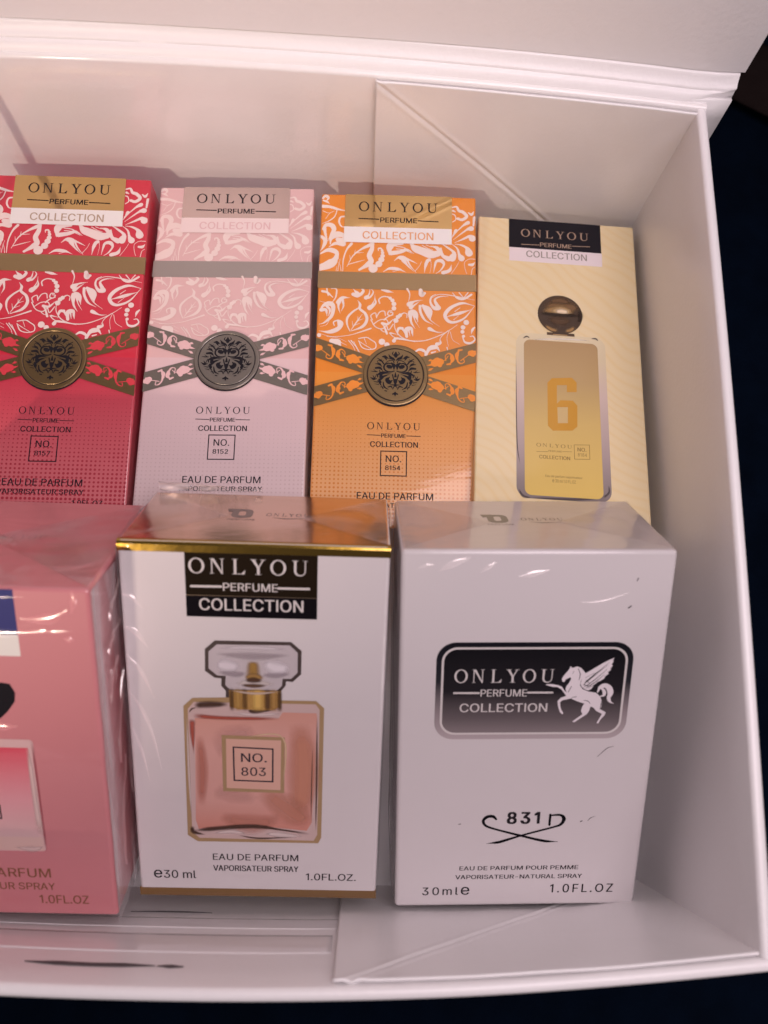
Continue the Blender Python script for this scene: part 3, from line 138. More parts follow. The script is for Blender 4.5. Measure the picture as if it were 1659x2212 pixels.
GLYPHS = {
 '-': (0.891, [([(0.662,0.481),(0.662,0.369),(0.224,0.369),(0.224,0.481)],[(0,3,2),(1,0,2)])]),
 '.': (0.369, [([(0.187,-0.009),(0.164,-0.006),(0.143,0.003),(0.124,0.017),(0.109,0.036),(0.1,0.057),(0.097,0.081),(0.1,0.104),(0.109,0.126),(0.124,0.144),(0.143,0.159),(0.164,0.168),(0.187,0.17),(0.211,0.168),(0.232,0.159),(0.251,0.144),(0.266,0.126),(0.274,0.104),(0.277,0.081),(0.274,0.057),(0.266,0.036),(0.251,0.017),(0.232,0.003),(0.211,-0.006)],[(13,12,11),(13,11,10),(14,13,10),(14,10,9),(15,14,9),(15,9,8),(16,15,8),(16,8,7),(17,16,7),(18,17,7),(18,7,6),(18,6,5),(19,18,5),(19,5,4),(20,19,4),(21,20,4),(21,4,3),(21,3,2),(22,21,2),(22,2,1),(23,22,1),(23,1,0)])]),
 '0': (0.891, [([(0.446,-0.013),(0.375,-0.007),(0.312,0.014),(0.255,0.047),(0.207,0.094),(0.167,0.152),(0.135,0.223),(0.112,0.305),(0.099,0.397),(0.094,0.499),(0.099,0.602),(0.113,0.694),(0.136,0.776),(0.168,0.847),(0.208,0.906),(0.256,0.952),(0.312,0.986),(0.375,1.007),(0.446,1.013),(0.516,1.007),(0.579,0.986),(0.635,0.952),(0.683,0.906),(0.723,0.847),(0.755,0.776),(0.778,0.694),(0.792,0.602),(0.797,0.499),(0.792,0.397),(0.778,0.305),(0.755,0.223),(0.724,0.152),(0.684,0.094),(0.636,0.047),(0.58,0.014),(0.516,-0.007),(0.446,0.097),(0.492,0.103),(0.534,0.118),(0.57,0.145),(0.602,0.181),(0.628,0.227),(0.649,0.283),(0.664,0.347),(0.673,0.419),(0.676,0.499),(0.673,0.581),(0.664,0.653),(0.649,0.717),(0.628,0.773),(0.602,0.819),(0.57,0.855),(0.534,0.882),(0.492,0.898),(0.446,0.903),(0.399,0.898),(0.357,0.882),(0.32,0.855),(0.289,0.819),(0.263,0.773),(0.242,0.717),(0.227,0.653),(0.218,0.581),(0.215,0.499),(0.218,0.419),(0.227,0.347),(0.242,0.283),(0.263,0.227),(0.289,0.181),(0.32,0.145),(0.357,0.118),(0.399,0.103)],[(19,18,17),(19,17,16),(20,19,16),(20,16,15),(21,20,15),(21,15,14),(22,21,14),(55,14,13),(54,14,55),(22,14,54),(53,22,54),(23,22,53),(56,55,13),(23,53,52),(57,56,13),(23,52,51),(58,57,13),(23,51,50),(58,13,12),(24,23,50),(59,58,12),(24,50,49),(59,12,11),(25,24,49),(60,59,11),(25,49,48),(61,60,11),(25,48,47),(61,11,10),(26,25,47),(62,61,10),(26,47,46),(62,10,9),(27,26,46),(63,62,9),(27,46,45),(63,9,8),(64,63,8),(27,45,44),(28,27,44),(65,64,8),(28,44,43),(65,8,7),(29,28,43),(66,65,7),(29,43,42),(66,7,6),(30,29,42),(67,66,6),(30,42,41),(68,67,6),(30,41,40),(68,6,5),(31,30,40),(69,68,5),(31,40,39),(69,5,4),(32,31,39),(70,69,4),(32,39,38),(71,70,4),(32,38,37),(36,71,4),(32,37,36),(32,36,4),(32,4,3),(33,32,3),(33,3,2),(34,33,2),(34,2,1),(35,34,1),(35,1,0)])]),
 '1': (0.6, [([(0.3,0),(0.425,0),(0.425,1),(0.31,1),(0.08,0.84),(0.08,0.71),(0.3,0.855)],[(1,2,3),(1,3,6),(6,3,4),(1,6,0),(5,6,4)])]),
 '2': (0.891, [([(0.126,0.0),(0.126,0.093),(0.46,0.45),(0.496,0.488),(0.528,0.523),(0.555,0.555),(0.577,0.585),(0.596,0.614),(0.611,0.642),(0.621,0.67),(0.627,0.7),(0.63,0.73),(0.627,0.764),(0.618,0.795),(0.605,0.823),(0.586,0.847),(0.564,0.867),(0.537,0.883),(0.507,0.894),(0.475,0.901),(0.44,0.903),(0.402,0.901),(0.369,0.893),(0.339,0.88),(0.312,0.862),(0.29,0.839),(0.273,0.813),(0.26,0.782),(0.252,0.749),(0.25,0.711),(0.129,0.711),(0.133,0.769),(0.147,0.822),(0.169,0.869),(0.2,0.912),(0.237,0.947),(0.281,0.976),(0.331,0.997),(0.384,1.009),(0.442,1.013),(0.5,1.009),(0.553,0.997),(0.601,0.976),(0.644,0.948),(0.68,0.915),(0.71,0.875),(0.732,0.831),(0.745,0.783),(0.749,0.732),(0.747,0.695),(0.74,0.66),(0.729,0.624),(0.713,0.588),(0.69,0.55),(0.66,0.508),(0.624,0.463),(0.578,0.411),(0.525,0.353),(0.3,0.119),(0.3,0.111),(0.765,0.111),(0.765,0.0)],[(40,39,38),(41,40,38),(41,38,37),(42,41,37),(42,37,36),(43,42,36),(43,36,35),(44,43,35),(44,35,34),(20,44,34),(19,44,20),(45,44,19),(21,34,33),(20,34,21),(45,19,18),(22,21,33),(45,18,17),(23,22,33),(45,17,16),(24,23,33),(46,45,16),(24,33,32),(46,16,15),(25,24,32),(46,15,14),(26,25,32),(47,46,14),(47,14,13),(26,32,31),(27,26,31),(47,13,12),(48,47,12),(28,27,31),(28,31,30),(48,12,11),(29,28,30),(49,48,11),(49,11,10),(49,10,9),(50,49,9),(50,9,8),(51,50,8),(51,8,7),(52,51,7),(52,7,6),(53,52,6),(53,6,5),(53,5,4),(54,53,4),(54,4,3),(55,54,3),(55,3,2),(56,55,2),(56,2,1),(57,56,1),(58,57,1),(59,58,1),(60,59,1),(61,60,1),(61,1,0)])]),
 '3': (0.891, [([(0.428,-0.013),(0.369,-0.01),(0.313,0.001),(0.261,0.019),(0.213,0.044),(0.172,0.075),(0.138,0.113),(0.111,0.156),(0.094,0.205),(0.086,0.259),(0.215,0.259),(0.221,0.226),(0.232,0.197),(0.249,0.171),(0.27,0.149),(0.295,0.131),(0.325,0.116),(0.357,0.106),(0.392,0.1),(0.43,0.098),(0.469,0.1),(0.506,0.108),(0.541,0.119),(0.571,0.136),(0.597,0.157),(0.618,0.183),(0.634,0.212),(0.644,0.246),(0.647,0.285),(0.644,0.32),(0.635,0.354),(0.621,0.386),(0.601,0.414),(0.574,0.439),(0.54,0.459),(0.499,0.474),(0.451,0.484),(0.395,0.487),(0.308,0.487),(0.308,0.588),(0.566,0.881),(0.566,0.889),(0.137,0.889),(0.137,1.0),(0.732,1.0),(0.732,0.905),(0.415,0.547),(0.415,0.568),(0.486,0.57),(0.549,0.562),(0.606,0.542),(0.655,0.514),(0.696,0.479),(0.729,0.437),(0.753,0.39),(0.768,0.339),(0.772,0.285),(0.768,0.229),(0.753,0.177),(0.728,0.13),(0.695,0.088),(0.655,0.053),(0.607,0.024),(0.553,0.003),(0.493,-0.009)],[(44,43,42),(45,44,42),(41,45,42),(40,45,41),(46,45,40),(47,40,39),(46,40,47),(47,39,38),(49,48,47),(49,47,38),(50,49,38),(51,50,38),(37,51,38),(52,51,37),(52,37,36),(52,36,35),(53,52,35),(53,35,34),(53,34,33),(53,33,32),(54,53,32),(54,32,31),(55,54,31),(55,31,30),(55,30,29),(56,55,29),(56,29,28),(56,28,27),(57,56,27),(10,9,8),(11,10,8),(57,27,26),(58,57,26),(12,11,8),(58,26,25),(12,8,7),(13,12,7),(58,25,24),(59,58,24),(14,13,7),(59,24,23),(14,7,6),(15,14,6),(59,23,22),(16,15,6),(60,59,22),(60,22,21),(17,16,6),(17,6,5),(60,21,20),(18,17,5),(60,20,19),(19,18,5),(60,19,5),(61,60,5),(61,5,4),(62,61,4),(62,4,3),(63,62,3),(63,3,2),(64,63,2),(64,2,1),(0,64,1)])]),
 '4': (0.891, [([(0.06,0.2),(0.77,0.2),(0.77,0.31),(0.19,0.31),(0.5,0.82),(0.5,1),(0.06,0.32)],[(4,5,6),(3,4,6),(3,6,0),(1,2,3),(1,3,0)]),([(0.5,0),(0.62,0),(0.62,1),(0.5,1)],[(1,2,3),(1,3,0)])]),
 '5': (0.891, [([(0.435,-0.013),(0.377,-0.01),(0.324,0.002),(0.275,0.022),(0.231,0.048),(0.194,0.08),(0.163,0.118),(0.139,0.161),(0.124,0.207),(0.117,0.256),(0.24,0.256),(0.245,0.227),(0.256,0.2),(0.271,0.175),(0.291,0.153),(0.314,0.134),(0.341,0.118),(0.37,0.107),(0.401,0.1),(0.435,0.098),(0.474,0.101),(0.51,0.111),(0.543,0.127),(0.572,0.148),(0.597,0.174),(0.617,0.205),(0.632,0.24),(0.641,0.278),(0.644,0.319),(0.641,0.36),(0.632,0.399),(0.616,0.435),(0.596,0.466),(0.57,0.493),(0.54,0.515),(0.506,0.531),(0.469,0.541),(0.428,0.544),(0.395,0.542),(0.362,0.537),(0.329,0.528),(0.299,0.515),(0.273,0.5),(0.252,0.483),(0.132,0.497),(0.189,1.0),(0.72,1.0),(0.72,0.889),(0.296,0.889),(0.263,0.593),(0.268,0.593),(0.291,0.611),(0.318,0.626),(0.349,0.639),(0.382,0.648),(0.416,0.654),(0.451,0.656),(0.495,0.653),(0.538,0.645),(0.578,0.631),(0.615,0.612),(0.648,0.589),(0.678,0.561),(0.705,0.529),(0.727,0.493),(0.745,0.454),(0.758,0.412),(0.766,0.368),(0.768,0.321),(0.764,0.259),(0.749,0.201),(0.725,0.149),(0.693,0.102),(0.653,0.062),(0.607,0.03),(0.554,0.006),(0.497,-0.009)],[(48,45,44),(46,45,48),(47,46,48),(49,48,44),(57,56,55),(57,55,54),(58,57,54),(58,54,53),(59,58,53),(59,53,52),(60,59,52),(60,52,51),(61,60,51),(61,51,50),(50,49,44),(61,50,44),(39,61,44),(38,61,39),(62,61,38),(37,62,38),(63,62,37),(63,37,36),(63,36,35),(40,39,44),(63,35,34),(64,63,34),(41,40,44),(42,41,44),(64,34,33),(43,42,44),(65,64,33),(65,33,32),(65,32,31),(66,65,31),(66,31,30),(67,66,30),(67,30,29),(68,67,29),(68,29,28),(69,68,28),(69,28,27),(69,27,26),(70,69,26),(10,9,8),(11,10,8),(70,26,25),(12,11,8),(12,8,7),(70,25,24),(71,70,24),(13,12,7),(14,13,7),(71,24,23),(14,7,6),(15,14,6),(72,71,23),(72,23,22),(16,15,6),(72,22,21),(17,16,6),(17,6,5),(72,21,20),(18,17,5),(73,72,20),(73,20,19),(19,18,5),(73,19,5),(73,5,4),(74,73,4),(74,4,3),(75,74,3),(75,3,2),(76,75,2),(76,2,1),(0,76,1)])]),
 '7': (0.891, [([(0.191,0.0),(0.636,0.881),(0.636,0.889),(0.122,0.889),(0.122,1.0),(0.768,1.0),(0.768,0.882),(0.324,0.0)],[(5,4,3),(2,5,3),(6,5,2),(6,2,1),(7,6,1),(7,1,0)])]),
 '8': (0.891, [([(0.445,-0.013),(0.38,-0.009),(0.321,0.003),(0.266,0.022),(0.219,0.049),(0.178,0.082),(0.146,0.121),(0.121,0.166),(0.107,0.214),(0.102,0.266),(0.105,0.307),(0.113,0.346),(0.128,0.384),(0.147,0.418),(0.171,0.448),(0.199,0.474),(0.23,0.495),(0.264,0.511),(0.3,0.52),(0.3,0.525),(0.254,0.542),(0.215,0.569),(0.182,0.605),(0.158,0.648),(0.143,0.696),(0.138,0.748),(0.143,0.797),(0.156,0.842),(0.178,0.884),(0.208,0.921),(0.244,0.953),(0.287,0.979),(0.335,0.998),(0.388,1.01),(0.445,1.013),(0.501,1.01),(0.554,0.998),(0.602,0.979),(0.644,0.953),(0.681,0.921),(0.71,0.884),(0.733,0.842),(0.746,0.797),(0.75,0.748),(0.745,0.696),(0.731,0.649),(0.706,0.605),(0.674,0.569),(0.635,0.542),(0.591,0.525),(0.591,0.52),(0.626,0.511),(0.659,0.495),(0.69,0.474),(0.718,0.448),(0.742,0.418),(0.761,0.384),(0.776,0.346),(0.785,0.307),(0.788,0.266),(0.783,0.214),(0.768,0.166),(0.744,0.121),(0.711,0.082),(0.671,0.049),(0.623,0.022),(0.569,0.003),(0.509,-0.009),(0.445,0.097),(0.487,0.099),(0.526,0.106),(0.56,0.118),(0.59,0.135),(0.615,0.155),(0.635,0.18),(0.65,0.208),(0.659,0.239),(0.662,0.272),(0.659,0.308),(0.649,0.341),(0.634,0.371),(0.612,0.397),(0.587,0.42),(0.556,0.438),(0.522,0.452),(0.485,0.46),(0.445,0.462),(0.404,0.46),(0.367,0.452),(0.333,0.438),(0.302,0.42),(0.276,0.397),(0.255,0.371),(0.239,0.341),(0.23,0.308),(0.227,0.272),(0.23,0.239),(0.239,0.208),(0.253,0.18),(0.274,0.155),(0.299,0.135),(0.329,0.118),(0.364,0.106),(0.402,0.099),(0.445,0.569),(0.479,0.571),(0.51,0.579),(0.539,0.59),(0.564,0.606),(0.586,0.626),(0.604,0.65),(0.617,0.677),(0.625,0.706),(0.628,0.738),(0.625,0.77),(0.617,0.8),(0.605,0.826),(0.587,0.849),(0.566,0.868),(0.541,0.884),(0.512,0.895),(0.48,0.902),(0.445,0.904),(0.41,0.902),(0.378,0.895),(0.349,0.884),(0.323,0.868),(0.302,0.849),(0.284,0.826),(0.271,0.8),(0.264,0.77),(0.261,0.738),(0.264,0.706),(0.271,0.677),(0.284,0.65),(0.302,0.626),(0.323,0.606),(0.349,0.59),(0.379,0.579),(0.41,0.571)],[(35,34,33),(35,33,32),(36,35,32),(36,32,31),(37,36,31),(37,31,30),(38,37,30),(38,30,29),(39,38,29),(123,29,28),(39,29,123),(122,39,123),(121,39,122),(40,39,121),(124,123,28),(40,121,120),(125,124,28),(40,120,119),(125,28,27),(41,40,119),(126,125,27),(41,119,118),(41,118,117),(127,126,27),(41,117,116),(128,127,27),(128,27,26),(42,41,116),(129,128,26),(42,116,115),(130,129,26),(42,115,114),(130,26,25),(43,42,114),(131,130,25),(43,114,113),(131,25,24),(44,43,113),(132,131,24),(44,113,112),(133,132,24),(44,112,111),(45,44,111),(133,24,23),(134,133,23),(45,111,110),(135,134,23),(45,110,109),(46,45,109),(135,23,22),(136,135,22),(46,109,108),(137,136,22),(46,108,107),(47,46,107),(137,22,21),(138,137,21),(47,107,106),(139,138,21),(47,106,105),(104,139,21),(47,105,104),(47,104,21),(48,47,21),(48,21,20),(49,48,20),(49,20,19),(49,19,18),(50,49,18),(50,18,17),(51,50,17),(51,17,16),(52,51,16),(53,52,16),(53,16,15),(86,15,14),(53,15,86),(54,53,86),(87,86,14),(54,86,85),(54,85,84),(88,87,14),(54,84,83),(89,88,14),(89,14,13),(55,54,83),(90,89,13),(55,83,82),(91,90,13),(55,82,81),(91,13,12),(56,55,81),(92,91,12),(56,81,80),(92,12,11),(57,56,80),(93,92,11),(57,80,79),(58,57,79),(93,11,10),(94,93,10),(58,79,78),(95,94,10),(58,78,77),(59,58,77),(95,10,9),(96,95,9),(59,77,76),(96,9,8),(60,59,76),(97,96,8),(60,76,75),(61,60,75),(97,8,7),(98,97,7),(61,75,74),(99,98,7),(61,74,73),(99,7,6),(62,61,73),(100,99,6),(62,73,72),(101,100,6),(62,72,71),(101,6,5),(63,62,71),(102,101,5),(63,71,70),(63,70,69),(103,102,5),(63,69,68),(68,103,5),(63,68,5),(64,63,5),(64,5,4),(65,64,4),(65,4,3),(65,3,2),(66,65,2),(66,2,1),(67,66,1),(67,1,0)])]),
 'A': (0.943, [([(0.02,0),(0.155,0),(0.445,0.83),(0.735,0),(0.87,0),(0.51,1),(0.38,1)],[(4,5,6),(4,6,2),(2,6,0),(4,2,3),(1,2,0)]),([(0.262,0.28),(0.628,0.28),(0.59,0.39),(0.3,0.39)],[(1,2,3),(1,3,0)])]),
 'C': (1.003, [([(0.526,-0.013),(0.442,-0.006),(0.366,0.014),(0.295,0.049),(0.233,0.096),(0.18,0.156),(0.137,0.227),(0.105,0.308),(0.086,0.399),(0.079,0.499),(0.086,0.6),(0.105,0.691),(0.137,0.773),(0.18,0.844),(0.233,0.903),(0.295,0.951),(0.366,0.986),(0.442,1.006),(0.526,1.013),(0.575,1.011),(0.623,1.004),(0.669,0.991),(0.712,0.974),(0.753,0.952),(0.79,0.926),(0.824,0.896),(0.854,0.861),(0.88,0.822),(0.902,0.78),(0.918,0.734),(0.93,0.685),(0.803,0.685),(0.793,0.718),(0.781,0.748),(0.765,0.776),(0.747,0.8),(0.726,0.822),(0.702,0.842),(0.677,0.859),(0.649,0.872),(0.62,0.883),(0.589,0.89),(0.558,0.894),(0.526,0.896),(0.466,0.891),(0.411,0.875),(0.361,0.85),(0.316,0.814),(0.277,0.769),(0.246,0.715),(0.222,0.652),(0.208,0.58),(0.203,0.499),(0.208,0.419),(0.222,0.347),(0.246,0.284),(0.278,0.23),(0.316,0.185),(0.361,0.15),(0.412,0.124),(0.467,0.109),(0.526,0.104),(0.558,0.106),(0.589,0.11),(0.62,0.118),(0.649,0.128),(0.677,0.142),(0.702,0.158),(0.726,0.178),(0.747,0.2),(0.765,0.225),(0.781,0.252),(0.793,0.283),(0.803,0.315),(0.93,0.315),(0.918,0.266),(0.902,0.22),(0.881,0.178),(0.855,0.14),(0.825,0.105),(0.791,0.074),(0.753,0.048),(0.713,0.026),(0.669,0.009),(0.623,-0.003),(0.576,-0.011)],[(19,18,17),(20,19,17),(20,17,16),(21,20,16),(22,21,16),(22,16,15),(23,22,15),(24,23,15),(24,15,14),(25,24,14),(44,14,13),(43,14,44),(25,14,43),(25,43,42),(26,25,42),(26,42,41),(45,44,13),(26,41,40),(26,40,39),(46,45,13),(26,39,38),(27,26,38),(27,38,37),(47,46,13),(47,13,12),(27,37,36),(27,36,35),(28,27,35),(48,47,12),(28,35,34),(29,28,34),(29,34,33),(48,12,11),(49,48,11),(29,33,32),(30,29,32),(30,32,31),(50,49,11),(50,11,10),(51,50,10),(51,10,9),(52,51,9),(52,9,8),(53,52,8),(54,53,8),(54,8,7),(55,54,7),(74,73,72),(75,74,72),(55,7,6),(56,55,6),(75,72,71),(76,75,71),(76,71,70),(57,56,6),(57,6,5),(76,70,69),(77,76,69),(77,69,68),(58,57,5),(78,77,68),(78,68,67),(78,67,66),(58,5,4),(59,58,4),(78,66,65),(79,78,65),(79,65,64),(60,59,4),(79,64,63),(79,63,62),(61,60,4),(79,62,61),(80,79,61),(80,61,4),(80,4,3),(81,80,3),(81,3,2),(82,81,2),(83,82,2),(83,2,1),(84,83,1),(85,84,1),(85,1,0)])]),
 'D': (0.987, [([(0.118,0),(0.245,0),(0.245,1),(0.118,1)],[(1,2,3),(1,3,0)]),([(0.245,1.0),(0.44,1.0),(0.561,0.983),(0.674,0.933),(0.77,0.854),(0.844,0.75),(0.891,0.629),(0.907,0.5),(0.891,0.371),(0.844,0.25),(0.77,0.146),(0.674,0.067),(0.561,0.017),(0.44,0.0),(0.245,0.0),(0.245,0.112),(0.44,0.112),(0.529,0.125),(0.611,0.164),(0.682,0.226),(0.736,0.306),(0.77,0.4),(0.782,0.5),(0.77,0.6),(0.736,0.694),(0.682,0.774),(0.611,0.836),(0.529,0.875),(0.44,0.888),(0.245,0.888)],[(1,0,29),(2,1,29),(3,2,29),(28,3,29),(4,3,28),(4,28,27),(4,27,26),(5,4,26),(5,26,25),(5,25,24),(6,5,24),(6,24,23),(7,6,23),(7,23,22),(7,22,21),(8,7,21),(8,21,20),(9,8,20),(9,20,19),(10,9,19),(10,19,18),(10,18,17),(11,10,17),(11,17,16),(16,15,14),(11,16,14),(12,11,14),(13,12,14)])]),
 'E': (0.823, [([(0.118,0.0),(0.118,1.0),(0.732,1.0),(0.732,0.888),(0.245,0.888),(0.245,0.562),(0.699,0.562),(0.699,0.45),(0.245,0.45),(0.245,0.112),(0.738,0.112),(0.738,0.0)],[(4,1,0),(2,1,4),(3,2,4),(5,4,0),(8,5,0),(6,5,8),(7,6,8),(9,8,0),(10,9,0),(11,10,0)])]),
 'F': (0.806, [([(0.118,0.0),(0.118,1.0),(0.726,1.0),(0.726,0.888),(0.245,0.888),(0.245,0.547),(0.681,0.547),(0.681,0.435),(0.245,0.435),(0.245,0.0)],[(4,1,0),(2,1,4),(3,2,4),(5,4,0),(8,5,0),(6,5,8),(7,6,8),(9,8,0)])]),
 'I': (0.37, [([(0.12,0),(0.247,0),(0.247,1),(0.12,1)],[(1,2,3),(1,3,0)])]),
 'L': (0.772, [([(0.118,0.0),(0.118,1.0),(0.245,1.0),(0.245,0.112),(0.71,0.112),(0.71,0.0)],[(2,1,0),(3,2,0),(4,3,0),(5,4,0)])]),
 'M': (1.235, [([(0.118,0.0),(0.118,1.0),(0.298,1.0),(0.545,0.368),(0.565,0.312),(0.588,0.241),(0.612,0.165),(0.632,0.096),(0.604,0.096),(0.625,0.162),(0.649,0.238),(0.672,0.311),(0.693,0.368),(0.936,1.0),(1.116,1.0),(1.116,0.0),(0.991,0.0),(0.991,0.572),(0.992,0.643),(0.993,0.725),(0.995,0.812),(0.997,0.899),(1.008,0.899),(0.978,0.805),(0.947,0.713),(0.919,0.633),(0.896,0.572),(0.672,0.0),(0.562,0.0),(0.335,0.572),(0.313,0.631),(0.285,0.71),(0.254,0.801),(0.22,0.899),(0.234,0.899),(0.236,0.818),(0.238,0.731),(0.239,0.646),(0.24,0.572),(0.24,0.0)],[(33,1,0),(2,1,33),(34,2,33),(3,2,34),(21,13,12),(14,13,21),(22,14,21),(15,14,22),(35,33,0),(32,33,35),(32,34,35),(3,34,32),(23,21,12),(20,21,23),(20,22,23),(15,22,20),(36,35,0),(15,20,19),(24,23,12),(3,32,31),(37,36,0),(15,19,18),(25,24,12),(3,31,30),(38,37,0),(15,18,17),(26,25,12),(3,30,29),(39,38,0),(3,29,28),(27,26,12),(15,17,16),(4,3,28),(27,12,11),(5,4,28),(27,11,10),(6,5,28),(27,10,9),(8,6,28),(7,6,8),(27,9,8),(27,8,28)])]),
 'N': (1.029, [([(0.118,0.0),(0.118,1.0),(0.268,1.0),(0.674,0.359),(0.713,0.296),(0.762,0.21),(0.813,0.108),(0.796,0.105),(0.788,0.213),(0.785,0.309),(0.784,0.383),(0.784,1.0),(0.911,1.0),(0.911,0.0),(0.76,0.0),(0.397,0.57),(0.349,0.65),(0.291,0.749),(0.211,0.889),(0.234,0.892),(0.24,0.754),(0.244,0.645),(0.246,0.572),(0.246,0.0)],[(18,1,0),(2,1,18),(19,2,18),(3,2,19),(12,11,10),(13,12,10),(17,19,20),(3,19,17),(20,18,0),(17,18,20),(21,20,0),(3,17,16),(3,16,15),(22,21,0),(23,22,0),(3,15,14),(13,10,9),(4,3,14),(13,9,8),(5,4,14),(6,8,7),(13,8,6),(6,5,14),(13,6,14)])]),
 'O': (1.048, [([(0.525,-0.013),(0.442,-0.006),(0.366,0.014),(0.296,0.049),(0.233,0.096),(0.181,0.156),(0.137,0.227),(0.105,0.308),(0.086,0.399),(0.079,0.499),(0.086,0.6),(0.105,0.691),(0.137,0.773),(0.181,0.844),(0.233,0.903),(0.296,0.951),(0.366,0.986),(0.442,1.006),(0.525,1.013),(0.608,1.006),(0.684,0.986),(0.754,0.951),(0.816,0.903),(0.869,0.844),(0.912,0.773),(0.944,0.691),(0.963,0.6),(0.969,0.499),(0.963,0.399),(0.944,0.308),(0.912,0.227),(0.869,0.156),(0.816,0.096),(0.754,0.049),(0.684,0.014),(0.608,-0.006),(0.525,0.104),(0.583,0.109),(0.637,0.124),(0.687,0.149),(0.732,0.184),(0.771,0.229),(0.803,0.283),(0.827,0.347),(0.841,0.419),(0.846,0.499),(0.841,0.581),(0.827,0.653),(0.803,0.717),(0.771,0.771),(0.732,0.816),(0.687,0.851),(0.637,0.876),(0.583,0.891),(0.525,0.896),(0.467,0.891),(0.413,0.876),(0.362,0.85),(0.317,0.815),(0.278,0.77),(0.246,0.716),(0.222,0.653),(0.208,0.58),(0.203,0.499),(0.208,0.419),(0.222,0.347),(0.246,0.284),(0.278,0.229),(0.317,0.185),(0.362,0.15),(0.413,0.124),(0.467,0.109)],[(19,18,17),(19,17,16),(20,19,16),(20,16,15),(21,20,15),(21,15,14),(22,21,14),(55,14,13),(54,14,55),(22,14,54),(53,22,54),(23,22,53),(23,53,52),(56,55,13),(23,52,51),(57,56,13),(23,51,50),(58,57,13),(24,23,50),(58,13,12),(24,50,49),(59,58,12),(59,12,11),(25,24,49),(25,49,48),(60,59,11),(25,48,47),(61,60,11),(61,11,10),(26,25,47),(26,47,46),(62,61,10),(62,10,9),(27,26,46),(27,46,45),(63,62,9),(63,9,8),(64,63,8),(27,45,44),(28,27,44),(65,64,8),(28,44,43),(65,8,7),(29,28,43),(66,65,7),(29,43,42),(66,7,6),(30,29,42),(67,66,6),(30,42,41),(68,67,6),(30,41,40),(68,6,5),(31,30,40),(69,68,5),(31,40,39),(69,5,4),(32,31,39),(70,69,4),(32,39,38),(71,70,4),(32,38,37),(36,71,4),(32,37,36),(32,36,4),(33,32,4),(33,4,3),(33,3,2),(34,33,2),(34,2,1),(35,34,1),(35,1,0)])]),
 'P': (0.874, [([(0.118,0),(0.245,0),(0.245,1),(0.118,1)],[(1,2,3),(1,3,0)]),([(0.245,1.0),(0.49,1.0),(0.578,0.989),(0.66,0.958),(0.73,0.909),(0.784,0.845),(0.818,0.77),(0.83,0.69),(0.818,0.61),(0.784,0.535),(0.73,0.471),(0.66,0.422),(0.578,0.391),(0.49,0.38),(0.245,0.38),(0.245,0.492),(0.49,0.492),(0.546,0.499),(0.598,0.519),(0.642,0.55),(0.676,0.591),(0.698,0.639),(0.705,0.69),(0.698,0.741),(0.676,0.789),(0.642,0.83),(0.598,0.861),(0.546,0.881),(0.49,0.888),(0.245,0.888)],[(1,0,29),(2,1,29),(3,2,29),(4,3,29),(28,4,29),(27,4,28),(5,4,27),(5,27,26),(5,26,25),(6,5,25),(6,25,24),(6,24,23),(7,6,23),(7,23,22),(7,22,21),(8,7,21),(8,21,20),(9,8,20),(9,20,19),(9,19,18),(10,9,18),(10,18,17),(10,17,16),(16,15,14),(10,16,14),(11,10,14),(12,11,14),(13,12,14)])]),
 'R': (0.883, [([(0.118,0),(0.245,0),(0.245,1),(0.118,1)],[(1,2,3),(1,3,0)]),([(0.245,1.0),(0.49,1.0),(0.575,0.99),(0.655,0.961),(0.723,0.915),(0.776,0.855),(0.809,0.785),(0.82,0.71),(0.809,0.635),(0.776,0.565),(0.723,0.505),(0.655,0.459),(0.575,0.43),(0.49,0.42),(0.245,0.42),(0.245,0.532),(0.49,0.532),(0.543,0.538),(0.593,0.556),(0.635,0.584),(0.668,0.621),(0.688,0.664),(0.695,0.71),(0.688,0.756),(0.668,0.799),(0.635,0.836),(0.593,0.864),(0.543,0.882),(0.49,0.888),(0.245,0.888)],[(1,0,29),(2,1,29),(3,2,29),(4,3,29),(28,4,29),(27,4,28),(5,4,27),(5,27,26),(5,26,25),(6,5,25),(6,25,24),(6,24,23),(7,6,23),(7,23,22),(7,22,21),(8,7,21),(8,21,20),(9,8,20),(9,20,19),(9,19,18),(10,9,18),(10,18,17),(10,17,16),(16,15,14),(10,16,14),(11,10,14),(12,11,14),(13,12,14)]),([(0.47,0.42),(0.61,0.44),(0.86,0),(0.71,0)],[(2,1,0),(2,0,3)])]),
